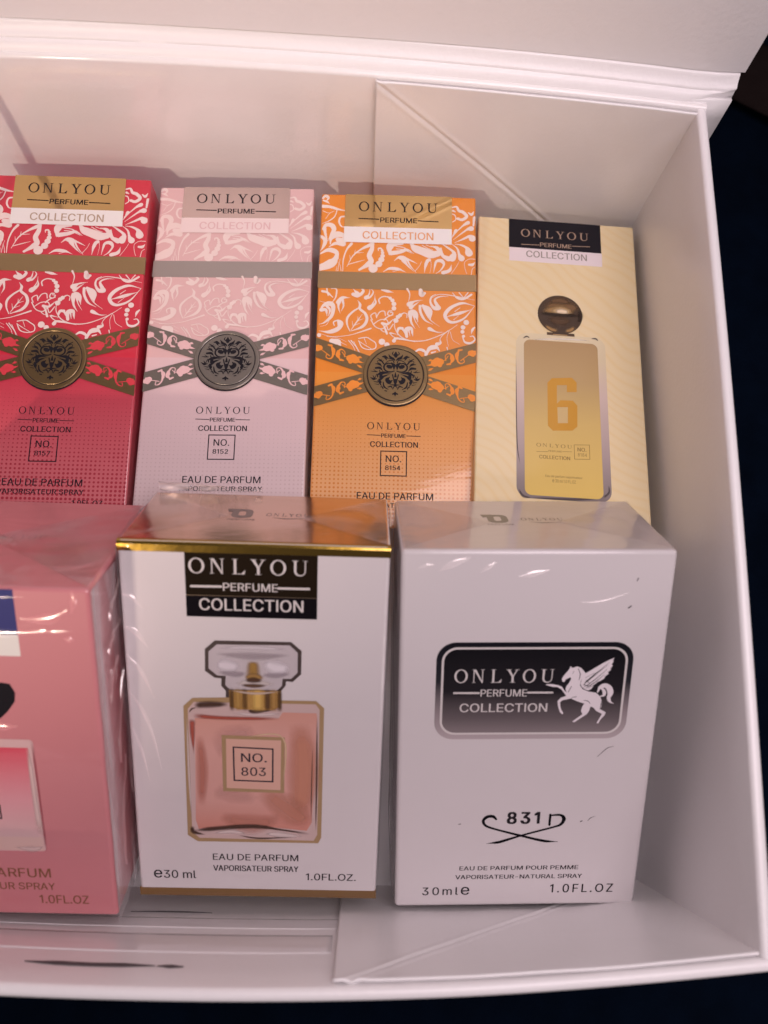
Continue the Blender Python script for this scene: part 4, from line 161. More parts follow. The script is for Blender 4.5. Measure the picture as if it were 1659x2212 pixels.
 'S': (0.878, [([(0.44,-0.017),(0.37,-0.013),(0.307,-0.002),(0.251,0.018),(0.201,0.045),(0.159,0.078),(0.126,0.118),(0.1,0.163),(0.083,0.214),(0.075,0.268),(0.205,0.268),(0.212,0.232),(0.224,0.2),(0.243,0.172),(0.266,0.149),(0.295,0.13),(0.327,0.115),(0.363,0.105),(0.4,0.099),(0.44,0.097),(0.484,0.099),(0.524,0.106),(0.562,0.118),(0.596,0.135),(0.624,0.156),(0.648,0.181),(0.665,0.209),(0.676,0.24),(0.679,0.274),(0.676,0.304),(0.667,0.33),(0.653,0.352),(0.633,0.371),(0.609,0.387),(0.582,0.402),(0.551,0.415),(0.517,0.426),(0.481,0.437),(0.361,0.47),(0.285,0.497),(0.221,0.529),(0.169,0.568),(0.132,0.615),(0.11,0.67),(0.102,0.732),(0.107,0.786),(0.122,0.836),(0.147,0.88),(0.181,0.919),(0.222,0.952),(0.27,0.979),(0.325,0.998),(0.383,1.01),(0.446,1.013),(0.51,1.01),(0.568,0.998),(0.621,0.978),(0.668,0.952),(0.708,0.92),(0.741,0.882),(0.766,0.839),(0.782,0.793),(0.788,0.743),(0.663,0.743),(0.652,0.789),(0.629,0.828),(0.594,0.86),(0.55,0.883),(0.499,0.897),(0.442,0.901),(0.401,0.899),(0.363,0.892),(0.329,0.88),(0.299,0.864),(0.273,0.845),(0.253,0.822),(0.238,0.796),(0.229,0.768),(0.226,0.738),(0.23,0.706),(0.24,0.679),(0.257,0.656),(0.28,0.636),(0.305,0.619),(0.333,0.606),(0.362,0.594),(0.39,0.585),(0.417,0.577),(0.519,0.549),(0.549,0.54),(0.58,0.53),(0.612,0.518),(0.645,0.504),(0.676,0.487),(0.705,0.467),(0.732,0.444),(0.756,0.418),(0.776,0.388),(0.791,0.354),(0.8,0.316),(0.803,0.272),(0.798,0.22),(0.784,0.17),(0.76,0.125),(0.727,0.084),(0.685,0.049),(0.636,0.021),(0.578,-0.0),(0.512,-0.013)],[(54,53,52),(54,52,51),(55,54,51),(55,51,50),(56,55,50),(56,50,49),(57,56,49),(57,49,48),(58,57,48),(59,58,48),(70,48,47),(69,48,70),(59,48,69),(59,69,68),(71,70,47),(59,68,67),(72,71,47),(59,67,66),(60,59,66),(72,47,46),(73,72,46),(74,73,46),(60,66,65),(75,74,46),(61,60,65),(75,46,45),(61,65,64),(76,75,45),(77,76,45),(62,61,64),(62,64,63),(77,45,44),(78,77,44),(79,78,44),(79,44,43),(80,79,43),(81,80,43),(81,43,42),(82,81,42),(83,82,42),(84,83,42),(84,42,41),(85,84,41),(86,85,41),(87,86,41),(88,87,41),(88,41,40),(89,88,40),(90,89,40),(91,90,40),(91,40,39),(92,91,39),(93,92,39),(93,39,38),(94,93,38),(94,38,37),(95,94,37),(96,95,37),(96,37,36),(96,36,35),(97,96,35),(97,35,34),(97,34,33),(98,97,33),(98,33,32),(98,32,31),(99,98,31),(99,31,30),(99,30,29),(100,99,29),(100,29,28),(100,28,27),(101,100,27),(10,9,8),(11,10,8),(101,27,26),(12,11,8),(102,101,26),(12,8,7),(102,26,25),(13,12,7),(102,25,24),(14,13,7),(103,102,24),(14,7,6),(103,24,23),(15,14,6),(103,23,22),(16,15,6),(104,103,22),(104,22,21),(16,6,5),(17,16,5),(104,21,20),(18,17,5),(104,20,19),(19,18,5),(104,19,5),(105,104,5),(105,5,4),(106,105,4),(106,4,3),(107,106,3),(107,3,2),(108,107,2),(108,2,1),(0,108,1)])]),
 'T': (0.882, [([(0.062,0.888),(0.062,1.0),(0.819,1.0),(0.819,0.888),(0.505,0.888),(0.505,0.0),(0.379,0.0),(0.379,0.888)],[(2,1,0),(3,2,0),(4,7,6),(5,4,6)])]),
 'U': (1.017, [([(0.509,-0.016),(0.433,-0.011),(0.365,0.004),(0.303,0.03),(0.248,0.065),(0.203,0.107),(0.166,0.157),(0.14,0.213),(0.123,0.274),(0.118,0.34),(0.118,1.0),(0.244,1.0),(0.244,0.35),(0.248,0.304),(0.259,0.261),(0.277,0.222),(0.301,0.187),(0.331,0.158),(0.368,0.134),(0.41,0.116),(0.457,0.105),(0.509,0.101),(0.561,0.105),(0.608,0.116),(0.65,0.134),(0.686,0.158),(0.716,0.187),(0.74,0.222),(0.758,0.261),(0.768,0.304),(0.772,0.35),(0.772,1.0),(0.899,1.0),(0.899,0.34),(0.893,0.274),(0.877,0.213),(0.85,0.157),(0.814,0.107),(0.768,0.065),(0.714,0.03),(0.653,0.004),(0.584,-0.011)],[(11,10,9),(12,11,9),(32,31,30),(33,32,30),(13,12,9),(33,30,29),(13,9,8),(34,33,29),(14,13,8),(34,29,28),(14,8,7),(35,34,28),(35,28,27),(15,14,7),(16,15,7),(35,27,26),(16,7,6),(36,35,26),(17,16,6),(36,26,25),(18,17,6),(36,25,24),(18,6,5),(37,36,24),(19,18,5),(37,24,23),(20,19,5),(37,23,22),(38,37,22),(20,5,4),(21,20,4),(38,22,21),(38,21,4),(39,38,4),(39,4,3),(39,3,2),(40,39,2),(40,2,1),(41,40,1),(41,1,0)])]),
 'V': (0.943, [([(0.401,0.0),(0.032,1.0),(0.166,1.0),(0.378,0.405),(0.423,0.27),(0.487,0.06),(0.461,0.06),(0.525,0.271),(0.569,0.405),(0.776,1.0),(0.91,1.0),(0.546,0.0)],[(2,1,0),(3,2,0),(10,9,8),(11,10,8),(4,3,0),(11,8,7),(5,7,6),(11,7,5),(5,4,0),(11,5,0)])]),
 'Y': (0.928, [([(0.02,1),(0.16,1),(0.405,0.56),(0.65,1),(0.79,1),(0.467,0.44),(0.467,0),(0.342,0),(0.342,0.44)],[(1,0,8),(2,1,8),(4,3,2),(5,4,2),(5,2,8),(5,8,7),(6,5,7)])]),
 'Z': (0.862, [([(0.08,0),(0.08,0.1),(0.62,0.888),(0.079,0.888),(0.079,1),(0.78,1),(0.78,0.9),(0.235,0.112),(0.785,0.112),(0.785,0)],[(5,4,3),(6,5,3),(2,6,3),(7,6,2),(7,2,1),(8,7,1),(9,8,1),(9,1,0)])]),
 'a': (0.765, [([(0.314,-0.017),(0.268,-0.014),(0.226,-0.005),(0.186,0.01),(0.15,0.03),(0.119,0.056),(0.094,0.088),(0.075,0.124),(0.063,0.166),(0.06,0.212),(0.063,0.252),(0.071,0.287),(0.085,0.316),(0.104,0.341),(0.126,0.362),(0.152,0.38),(0.182,0.394),(0.213,0.405),(0.246,0.414),(0.281,0.421),(0.316,0.427),(0.35,0.432),(0.459,0.446),(0.485,0.45),(0.506,0.455),(0.521,0.462),(0.533,0.471),(0.539,0.484),(0.542,0.501),(0.542,0.505),(0.54,0.534),(0.534,0.56),(0.524,0.583),(0.511,0.603),(0.493,0.62),(0.471,0.633),(0.446,0.643),(0.417,0.648),(0.385,0.65),(0.351,0.648),(0.32,0.643),(0.293,0.634),(0.269,0.621),(0.249,0.607),(0.231,0.591),(0.217,0.574),(0.205,0.556),(0.197,0.538),(0.081,0.572),(0.1,0.615),(0.125,0.65),(0.154,0.68),(0.187,0.704),(0.223,0.724),(0.261,0.738),(0.301,0.748),(0.341,0.754),(0.381,0.756),(0.409,0.755),(0.438,0.751),(0.47,0.746),(0.501,0.737),(0.532,0.725),(0.562,0.708),(0.589,0.688),(0.613,0.661),(0.634,0.63),(0.649,0.591),(0.659,0.546),(0.662,0.494),(0.662,0.0),(0.544,0.0),(0.544,0.102),(0.536,0.102),(0.525,0.084),(0.512,0.067),(0.495,0.048),(0.475,0.031),(0.451,0.016),(0.423,0.002),(0.391,-0.008),(0.355,-0.015),(0.335,0.089),(0.377,0.092),(0.415,0.101),(0.448,0.115),(0.476,0.135),(0.499,0.157),(0.518,0.183),(0.531,0.211),(0.539,0.241),(0.542,0.271),(0.542,0.373),(0.535,0.368),(0.524,0.362),(0.51,0.358),(0.455,0.346),(0.394,0.337),(0.345,0.33),(0.317,0.326),(0.29,0.32),(0.264,0.312),(0.24,0.302),(0.22,0.289),(0.203,0.274),(0.191,0.255),(0.183,0.233),(0.181,0.206),(0.183,0.182),(0.189,0.161),(0.2,0.142),(0.215,0.126),(0.233,0.113),(0.255,0.103),(0.279,0.095),(0.306,0.091)],[(58,57,56),(59,58,56),(59,56,55),(60,59,55),(60,55,54),(61,60,54),(61,54,53),(62,61,53),(63,62,53),(63,53,52),(64,63,52),(64,52,51),(65,64,51),(65,51,50),(38,65,50),(37,65,38),(66,65,37),(39,50,49),(38,50,39),(40,39,49),(66,37,36),(41,40,49),(66,36,35),(42,41,49),(66,35,34),(67,66,34),(43,42,49),(67,34,33),(43,49,48),(44,43,48),(67,33,32),(68,67,32),(45,44,48),(68,32,31),(46,45,48),(46,48,47),(68,31,30),(69,68,30),(69,30,29),(69,29,28),(69,28,27),(70,69,27),(70,27,26),(70,26,25),(92,25,24),(70,25,92),(92,24,23),(92,23,22),(92,22,21),(92,21,20),(92,20,19),(92,19,18),(92,18,17),(92,17,16),(92,16,15),(92,15,14),(93,92,14),(70,92,91),(94,93,14),(95,94,14),(95,14,13),(96,95,13),(97,96,13),(97,13,12),(98,97,12),(99,98,12),(100,99,12),(101,100,12),(101,12,11),(102,101,11),(103,102,11),(104,103,11),(104,11,10),(105,104,10),(70,91,90),(106,105,10),(106,10,9),(70,90,89),(107,106,9),(107,9,8),(70,89,88),(108,107,8),(70,88,87),(109,108,8),(109,8,7),(110,109,7),(72,87,86),(70,87,72),(111,110,7),(72,86,85),(112,111,7),(112,7,6),(73,85,84),(72,85,73),(113,112,6),(114,113,6),(74,73,84),(70,72,71),(74,84,83),(115,114,6),(74,83,82),(82,115,6),(74,82,6),(74,6,5),(75,74,5),(76,75,5),(76,5,4),(77,76,4),(78,77,4),(78,4,3),(79,78,3),(79,3,2),(80,79,2),(80,2,1),(81,80,1),(81,1,0)])]),
 'd': (0.834, [([(0.384,-0.016),(0.324,-0.011),(0.269,0.005),(0.219,0.032),(0.175,0.068),(0.138,0.113),(0.107,0.166),(0.085,0.228),(0.072,0.296),(0.067,0.371),(0.072,0.446),(0.085,0.514),(0.108,0.575),(0.138,0.628),(0.176,0.673),(0.22,0.709),(0.27,0.735),(0.325,0.75),(0.385,0.756),(0.428,0.753),(0.466,0.745),(0.497,0.733),(0.524,0.716),(0.546,0.699),(0.565,0.68),(0.58,0.66),(0.592,0.643),(0.602,0.628),(0.611,0.628),(0.611,1.0),(0.731,1.0),(0.731,0.0),(0.615,0.0),(0.615,0.115),(0.603,0.115),(0.592,0.099),(0.58,0.081),(0.564,0.061),(0.545,0.042),(0.523,0.024),(0.496,0.007),(0.464,-0.006),(0.427,-0.013),(0.402,0.092),(0.445,0.096),(0.483,0.108),(0.517,0.128),(0.546,0.154),(0.57,0.187),(0.589,0.226),(0.602,0.27),(0.61,0.319),(0.613,0.372),(0.61,0.425),(0.602,0.473),(0.589,0.517),(0.57,0.555),(0.547,0.587),(0.518,0.613),(0.484,0.633),(0.445,0.644),(0.402,0.648),(0.358,0.644),(0.318,0.632),(0.284,0.612),(0.255,0.585),(0.232,0.552),(0.213,0.513),(0.2,0.47),(0.192,0.423),(0.189,0.372),(0.192,0.321),(0.2,0.273),(0.213,0.229),(0.232,0.19),(0.256,0.156),(0.285,0.129),(0.319,0.108),(0.358,0.096)],[(30,29,28),(31,30,28),(19,18,17),(20,19,17),(20,17,16),(21,20,16),(21,16,15),(22,21,15),(23,22,15),(23,15,14),(24,23,14),(25,24,14),(61,14,13),(25,14,61),(26,25,61),(62,61,13),(26,61,60),(26,60,59),(63,62,13),(27,26,59),(27,59,58),(64,63,13),(64,13,12),(28,27,58),(57,28,58),(56,28,57),(55,28,56),(54,28,55),(31,28,54),(65,64,12),(66,65,12),(66,12,11),(67,66,11),(67,11,10),(68,67,10),(31,54,53),(69,68,10),(69,10,9),(31,53,52),(70,69,9),(71,70,9),(31,52,51),(71,9,8),(72,71,8),(31,51,50),(72,8,7),(73,72,7),(31,50,49),(74,73,7),(74,7,6),(31,49,48),(75,74,6),(33,48,47),(31,48,33),(75,6,5),(76,75,5),(33,47,46),(77,76,5),(34,46,45),(33,46,34),(35,34,45),(31,33,32),(77,5,4),(78,77,4),(35,45,44),(36,35,44),(43,78,4),(36,44,43),(36,43,4),(37,36,4),(37,4,3),(38,37,3),(39,38,3),(39,3,2),(40,39,2),(41,40,2),(41,2,1),(42,41,1),(42,1,0)])]),
 'e': (0.794, [([(0.417,-0.016),(0.348,-0.011),(0.285,0.005),(0.23,0.032),(0.182,0.069),(0.142,0.113),(0.109,0.167),(0.086,0.227),(0.072,0.294),(0.067,0.367),(0.072,0.441),(0.086,0.508),(0.109,0.569),(0.14,0.624),(0.179,0.669),(0.226,0.706),(0.28,0.734),(0.339,0.75),(0.403,0.756),(0.444,0.753),(0.483,0.747),(0.522,0.735),(0.56,0.719),(0.595,0.697),(0.628,0.67),(0.657,0.637),(0.682,0.599),(0.702,0.554),(0.717,0.503),(0.726,0.445),(0.73,0.381),(0.73,0.333),(0.147,0.333),(0.147,0.434),(0.664,0.434),(0.609,0.397),(0.606,0.445),(0.598,0.488),(0.585,0.528),(0.567,0.563),(0.544,0.593),(0.516,0.617),(0.483,0.635),(0.446,0.645),(0.403,0.649),(0.36,0.645),(0.322,0.634),(0.288,0.616),(0.258,0.592),(0.234,0.563),(0.214,0.53),(0.2,0.493),(0.191,0.455),(0.189,0.415),(0.189,0.349),(0.192,0.297),(0.201,0.25),(0.217,0.209),(0.239,0.173),(0.265,0.144),(0.297,0.121),(0.333,0.104),(0.373,0.094),(0.417,0.091),(0.446,0.092),(0.474,0.096),(0.499,0.104),(0.522,0.114),(0.543,0.127),(0.561,0.143),(0.577,0.162),(0.59,0.183),(0.601,0.207),(0.717,0.179),(0.703,0.142),(0.684,0.108),(0.659,0.077),(0.629,0.05),(0.594,0.027),(0.555,0.009),(0.513,-0.005),(0.466,-0.013)],[(19,18,17),(20,19,17),(20,17,16),(21,20,16),(22,21,16),(22,16,15),(23,22,15),(23,15,14),(24,23,14),(25,24,14),(45,14,13),(44,14,45),(25,14,44),(25,44,43),(25,43,42),(46,45,13),(26,25,42),(26,42,41),(47,46,13),(47,13,12),(26,41,40),(48,47,12),(27,26,40),(27,40,39),(49,48,12),(49,12,11),(50,49,11),(27,39,38),(28,27,38),(51,50,11),(28,38,37),(51,11,10),(29,28,37),(52,51,10),(29,37,36),(33,52,10),(53,52,33),(34,29,36),(30,29,34),(34,36,35),(33,10,9),(32,33,9),(34,33,53),(30,34,53),(30,53,54),(31,30,54),(32,9,8),(31,54,55),(31,32,8),(55,31,8),(56,55,8),(56,8,7),(57,56,7),(57,7,6),(58,57,6),(73,72,71),(73,71,70),(74,73,70),(59,58,6),(59,6,5),(74,70,69),(60,59,5),(74,69,68),(75,74,68),(75,68,67),(61,60,5),(75,67,66),(61,5,4),(76,75,66),(62,61,4),(76,66,65),(76,65,64),(63,62,4),(76,64,63),(76,63,4),(77,76,4),(77,4,3),(78,77,3),(78,3,2),(79,78,2),(80,79,2),(80,2,1),(81,80,1),(81,1,0)])]),
 'f': (0.499, [([(0.448,0.746),(0.448,0.643),(0.013,0.643),(0.013,0.746)],[(0,3,2),(1,0,2)]),([(0.158,0.0),(0.158,0.848),(0.162,0.889),(0.172,0.924),(0.188,0.955),(0.21,0.981),(0.236,1.003),(0.266,1.02),(0.299,1.032),(0.333,1.039),(0.368,1.042),(0.394,1.041),(0.417,1.039),(0.437,1.036),(0.477,1.024),(0.447,0.921),(0.422,0.928),(0.383,0.932),(0.35,0.928),(0.323,0.919),(0.303,0.904),(0.29,0.883),(0.281,0.856),(0.279,0.823),(0.279,0.0)],[(11,10,9),(12,11,9),(12,9,8),(13,12,8),(14,13,8),(14,8,7),(15,14,7),(15,7,6),(16,6,5),(15,6,16),(16,5,4),(17,4,3),(16,4,17),(18,17,3),(19,18,3),(19,3,2),(20,19,2),(21,20,2),(21,2,1),(22,21,1),(23,22,1),(23,1,0),(24,23,0)])]),
 'i': (0.328, [([(0.103,0.0),(0.103,0.746),(0.223,0.746),(0.223,0.0)],[(2,1,0),(3,2,0)]),([(0.164,0.87),(0.143,0.873),(0.123,0.881),(0.106,0.894),(0.092,0.91),(0.084,0.929),(0.081,0.95),(0.084,0.971),(0.092,0.99),(0.106,1.006),(0.123,1.019),(0.143,1.027),(0.164,1.03),(0.187,1.027),(0.206,1.019),(0.224,1.006),(0.237,0.99),(0.246,0.971),(0.248,0.95),(0.246,0.929),(0.237,0.91),(0.224,0.894),(0.206,0.881),(0.187,0.873)],[(13,12,11),(13,11,10),(14,13,10),(14,10,9),(15,14,9),(15,9,8),(16,15,8),(16,8,7),(17,16,7),(17,7,6),(18,17,6),(18,6,5),(19,18,5),(19,5,4),(20,19,4),(20,4,3),(21,20,3),(21,3,2),(22,21,2),(22,2,1),(23,22,1),(23,1,0)])]),
 'l': (0.372, [([(0.274,-0.005),(0.221,0.0),(0.178,0.015),(0.145,0.04),(0.122,0.073),(0.108,0.115),(0.103,0.166),(0.103,1.0),(0.223,1.0),(0.223,0.194),(0.225,0.163),(0.229,0.14),(0.236,0.122),(0.248,0.111),(0.265,0.104),(0.287,0.102),(0.315,0.103),(0.334,0.107),(0.355,0.005),(0.318,-0.002)],[(8,7,6),(9,8,6),(10,9,6),(10,6,5),(11,10,5),(12,11,5),(13,12,5),(13,5,4),(14,13,4),(18,17,16),(15,14,4),(18,16,15),(18,15,4),(18,4,3),(18,3,2),(18,2,1),(19,18,1),(19,1,0)])]),
 'm': (1.199, [([(0.103,0.0),(0.103,0.746),(0.22,0.746),(0.221,0.581),(0.211,0.581),(0.224,0.618),(0.24,0.651),(0.26,0.68),(0.284,0.704),(0.31,0.724),(0.338,0.739),(0.368,0.75),(0.399,0.757),(0.431,0.759),(0.482,0.754),(0.527,0.737),(0.565,0.709),(0.595,0.672),(0.617,0.629),(0.631,0.579),(0.614,0.579),(0.625,0.614),(0.642,0.646),(0.663,0.674),(0.688,0.699),(0.716,0.72),(0.748,0.737),(0.783,0.749),(0.82,0.757),(0.858,0.759),(0.901,0.756),(0.94,0.747),(0.977,0.731),(1.011,0.709),(1.039,0.68),(1.063,0.646),(1.08,0.604),(1.091,0.556),(1.095,0.501),(1.095,0.0),(0.974,0.0),(0.974,0.499),(0.969,0.548),(0.954,0.586),(0.929,0.615),(0.897,0.634),(0.861,0.646),(0.823,0.65),(0.791,0.647),(0.762,0.64),(0.736,0.629),(0.713,0.613),(0.694,0.593),(0.679,0.57),(0.668,0.545),(0.661,0.516),(0.659,0.486),(0.659,0.0),(0.539,0.0),(0.539,0.511),(0.534,0.55),(0.52,0.583),(0.497,0.611),(0.467,0.633),(0.432,0.645),(0.392,0.65),(0.363,0.647),(0.336,0.641),(0.31,0.629),(0.286,0.613),(0.265,0.593),(0.247,0.568),(0.234,0.539),(0.226,0.506),(0.223,0.468),(0.223,0.0)],[(14,13,12),(30,29,28),(14,12,11),(30,28,27),(31,30,27),(15,14,11),(15,11,10),(31,27,26),(32,31,26),(2,1,0),(4,2,0),(3,2,4),(15,10,9),(32,26,25),(16,15,9),(33,32,25),(16,9,8),(33,25,24),(17,16,8),(34,33,24),(17,8,7),(34,24,23),(35,34,23),(17,7,6),(47,23,22),(35,23,47),(65,17,6),(18,17,65),(66,6,5),(65,6,66),(18,65,64),(48,47,22),(35,47,46),(67,66,5),(49,48,22),(49,22,21),(35,46,45),(36,35,45),(18,64,63),(68,67,5),(50,49,21),(36,45,44),(18,63,62),(69,68,5),(19,18,62),(51,50,21),(69,5,4),(36,44,43),(51,21,20),(70,69,4),(52,51,20),(19,62,61),(37,36,43),(53,52,20),(71,70,4),(37,43,42),(20,61,60),(19,61,20),(72,4,0),(71,4,72),(53,20,60),(54,53,60),(38,37,42),(54,60,59),(38,42,41),(55,54,59),(73,72,0),(56,55,59),(56,59,58),(74,73,0),(39,38,41),(39,41,40),(57,56,58),(75,74,0)])]),
 'o': (0.816, [([(0.407,-0.016),(0.343,-0.011),(0.283,0.005),(0.23,0.032),(0.182,0.069),(0.142,0.114),(0.11,0.167),(0.086,0.228),(0.072,0.295),(0.067,0.368),(0.072,0.443),(0.086,0.511),(0.11,0.572),(0.142,0.626),(0.182,0.671),(0.23,0.707),(0.283,0.734),(0.343,0.75),(0.407,0.756),(0.473,0.75),(0.533,0.734),(0.587,0.707),(0.634,0.671),(0.674,0.626),(0.706,0.572),(0.73,0.511),(0.744,0.443),(0.749,0.368),(0.744,0.295),(0.73,0.228),(0.706,0.167),(0.674,0.114),(0.634,0.069),(0.587,0.032),(0.533,0.005),(0.473,-0.011),(0.407,0.091),(0.455,0.096),(0.496,0.108),(0.531,0.13),(0.561,0.158),(0.585,0.192),(0.604,0.231),(0.617,0.274),(0.625,0.32),(0.628,0.368),(0.625,0.417),(0.617,0.464),(0.604,0.507),(0.585,0.547),(0.561,0.581),(0.531,0.61),(0.496,0.631),(0.455,0.644),(0.407,0.648),(0.361,0.644),(0.32,0.631),(0.285,0.61),(0.256,0.581),(0.232,0.547),(0.213,0.508),(0.2,0.464),(0.192,0.418),(0.189,0.368),(0.192,0.32),(0.2,0.274),(0.213,0.231),(0.232,0.192),(0.256,0.158),(0.285,0.13),(0.32,0.108),(0.361,0.096)],[(19,18,17),(20,19,17),(20,17,16),(20,16,15),(21,20,15),(21,15,14),(22,21,14),(23,22,14),(54,14,13),(23,14,54),(55,54,13),(23,54,53),(56,55,13),(23,53,52),(57,56,13),(23,52,51),(24,23,51),(57,13,12),(58,57,12),(24,51,50),(59,58,12),(24,50,49),(59,12,11),(25,24,49),(60,59,11),(25,49,48),(60,11,10),(26,25,48),(61,60,10),(26,48,47),(62,61,10),(26,47,46),(27,26,46),(62,10,9),(63,62,9),(27,46,45),(63,9,8),(64,63,8),(27,45,44),(28,27,44),(65,64,8),(28,44,43),(29,28,43),(65,8,7),(66,65,7),(29,43,42),(67,66,7),(29,42,41),(67,7,6),(30,29,41),(30,41,40),(68,67,6),(68,6,5),(31,30,40),(31,40,39),(69,68,5),(70,69,5),(31,39,38),(70,5,4),(32,31,38),(71,70,4),(32,38,37),(36,71,4),(32,37,36),(32,36,4),(32,4,3),(33,32,3),(33,3,2),(34,33,2),(34,2,1),(35,34,1),(35,1,0)])]),
 'p': (0.834, [([(0.103,-0.281),(0.103,0.746),(0.22,0.746),(0.22,0.628),(0.232,0.628),(0.27,0.68),(0.288,0.699),(0.31,0.716),(0.337,0.733),(0.369,0.745),(0.406,0.753),(0.45,0.756),(0.51,0.75),(0.565,0.735),(0.615,0.709),(0.659,0.673),(0.697,0.628),(0.727,0.575),(0.749,0.514),(0.763,0.446),(0.767,0.371),(0.763,0.296),(0.749,0.228),(0.727,0.166),(0.697,0.113),(0.66,0.068),(0.616,0.032),(0.566,0.005),(0.511,-0.011),(0.451,-0.016),(0.408,-0.013),(0.371,-0.006),(0.339,0.007),(0.312,0.024),(0.29,0.042),(0.271,0.061),(0.256,0.081),(0.243,0.099),(0.232,0.115),(0.223,0.115),(0.223,-0.281),(0.433,0.092),(0.477,0.096),(0.515,0.108),(0.549,0.129),(0.578,0.156),(0.602,0.19),(0.621,0.229),(0.634,0.273),(0.642,0.321),(0.645,0.372),(0.642,0.423),(0.634,0.47),(0.621,0.513),(0.603,0.552),(0.579,0.585),(0.55,0.612),(0.516,0.632),(0.477,0.644),(0.433,0.648),(0.389,0.644),(0.351,0.633),(0.317,0.613),(0.288,0.587),(0.264,0.555),(0.246,0.517),(0.232,0.473),(0.224,0.425),(0.221,0.372),(0.224,0.319),(0.232,0.27),(0.246,0.226),(0.265,0.187),(0.289,0.154),(0.318,0.128),(0.352,0.108),(0.39,0.096)],[(12,11,10),(12,10,9),(13,12,9),(2,1,0),(3,2,0),(13,9,8),(14,13,8),(14,8,7),(14,7,6),(15,14,6),(15,6,5),(60,5,4),(15,5,60),(59,15,60),(16,15,59),(16,59,58),(61,60,4),(16,58,57),(62,61,4),(16,57,56),(17,16,56),(4,3,0),(66,4,0),(65,4,66),(64,4,65),(63,4,64),(62,4,63),(17,56,55),(17,55,54),(18,17,54),(18,54,53),(19,18,53),(19,53,52),(67,66,0),(19,52,51),(20,19,51),(68,67,0),(20,51,50),(69,68,0),(20,50,49),(21,20,49),(21,49,48),(70,69,0),(22,21,48),(22,48,47),(71,70,0),(22,47,46),(23,22,46),(39,71,0),(72,71,39),(23,46,45),(73,72,39),(24,23,45),(24,45,44),(74,73,39),(24,44,43),(38,74,39),(75,74,38),(40,39,0),(75,38,37),(25,24,43),(25,43,42),(76,75,37),(76,37,36),(25,42,41),(41,76,36),(25,41,36),(25,36,35),(26,25,35),(26,35,34),(26,34,33),(27,26,33),(27,33,32),(27,32,31),(28,27,31),(28,31,30),(29,28,30)])]),
 'r': (0.509, [([(0.103,0.0),(0.103,0.746),(0.219,0.746),(0.219,0.631),(0.227,0.631),(0.244,0.666),(0.268,0.696),(0.3,0.722),(0.336,0.741),(0.376,0.753),(0.419,0.756),(0.451,0.756),(0.479,0.754),(0.479,0.634),(0.452,0.638),(0.407,0.64),(0.373,0.638),(0.342,0.631),(0.313,0.618),(0.287,0.602),(0.265,0.582),(0.247,0.557),(0.234,0.53),(0.226,0.499),(0.223,0.466),(0.223,0.0)],[(11,10,9),(12,11,9),(13,12,9),(13,9,8),(2,1,0),(3,2,0),(13,8,7),(13,7,6),(14,6,5),(13,6,14),(15,5,4),(14,5,15),(16,15,4),(17,16,4),(4,3,0),(23,4,0),(22,4,23),(21,4,22),(20,4,21),(19,4,20),(18,4,19),(17,4,18),(24,23,0),(25,24,0)])]),
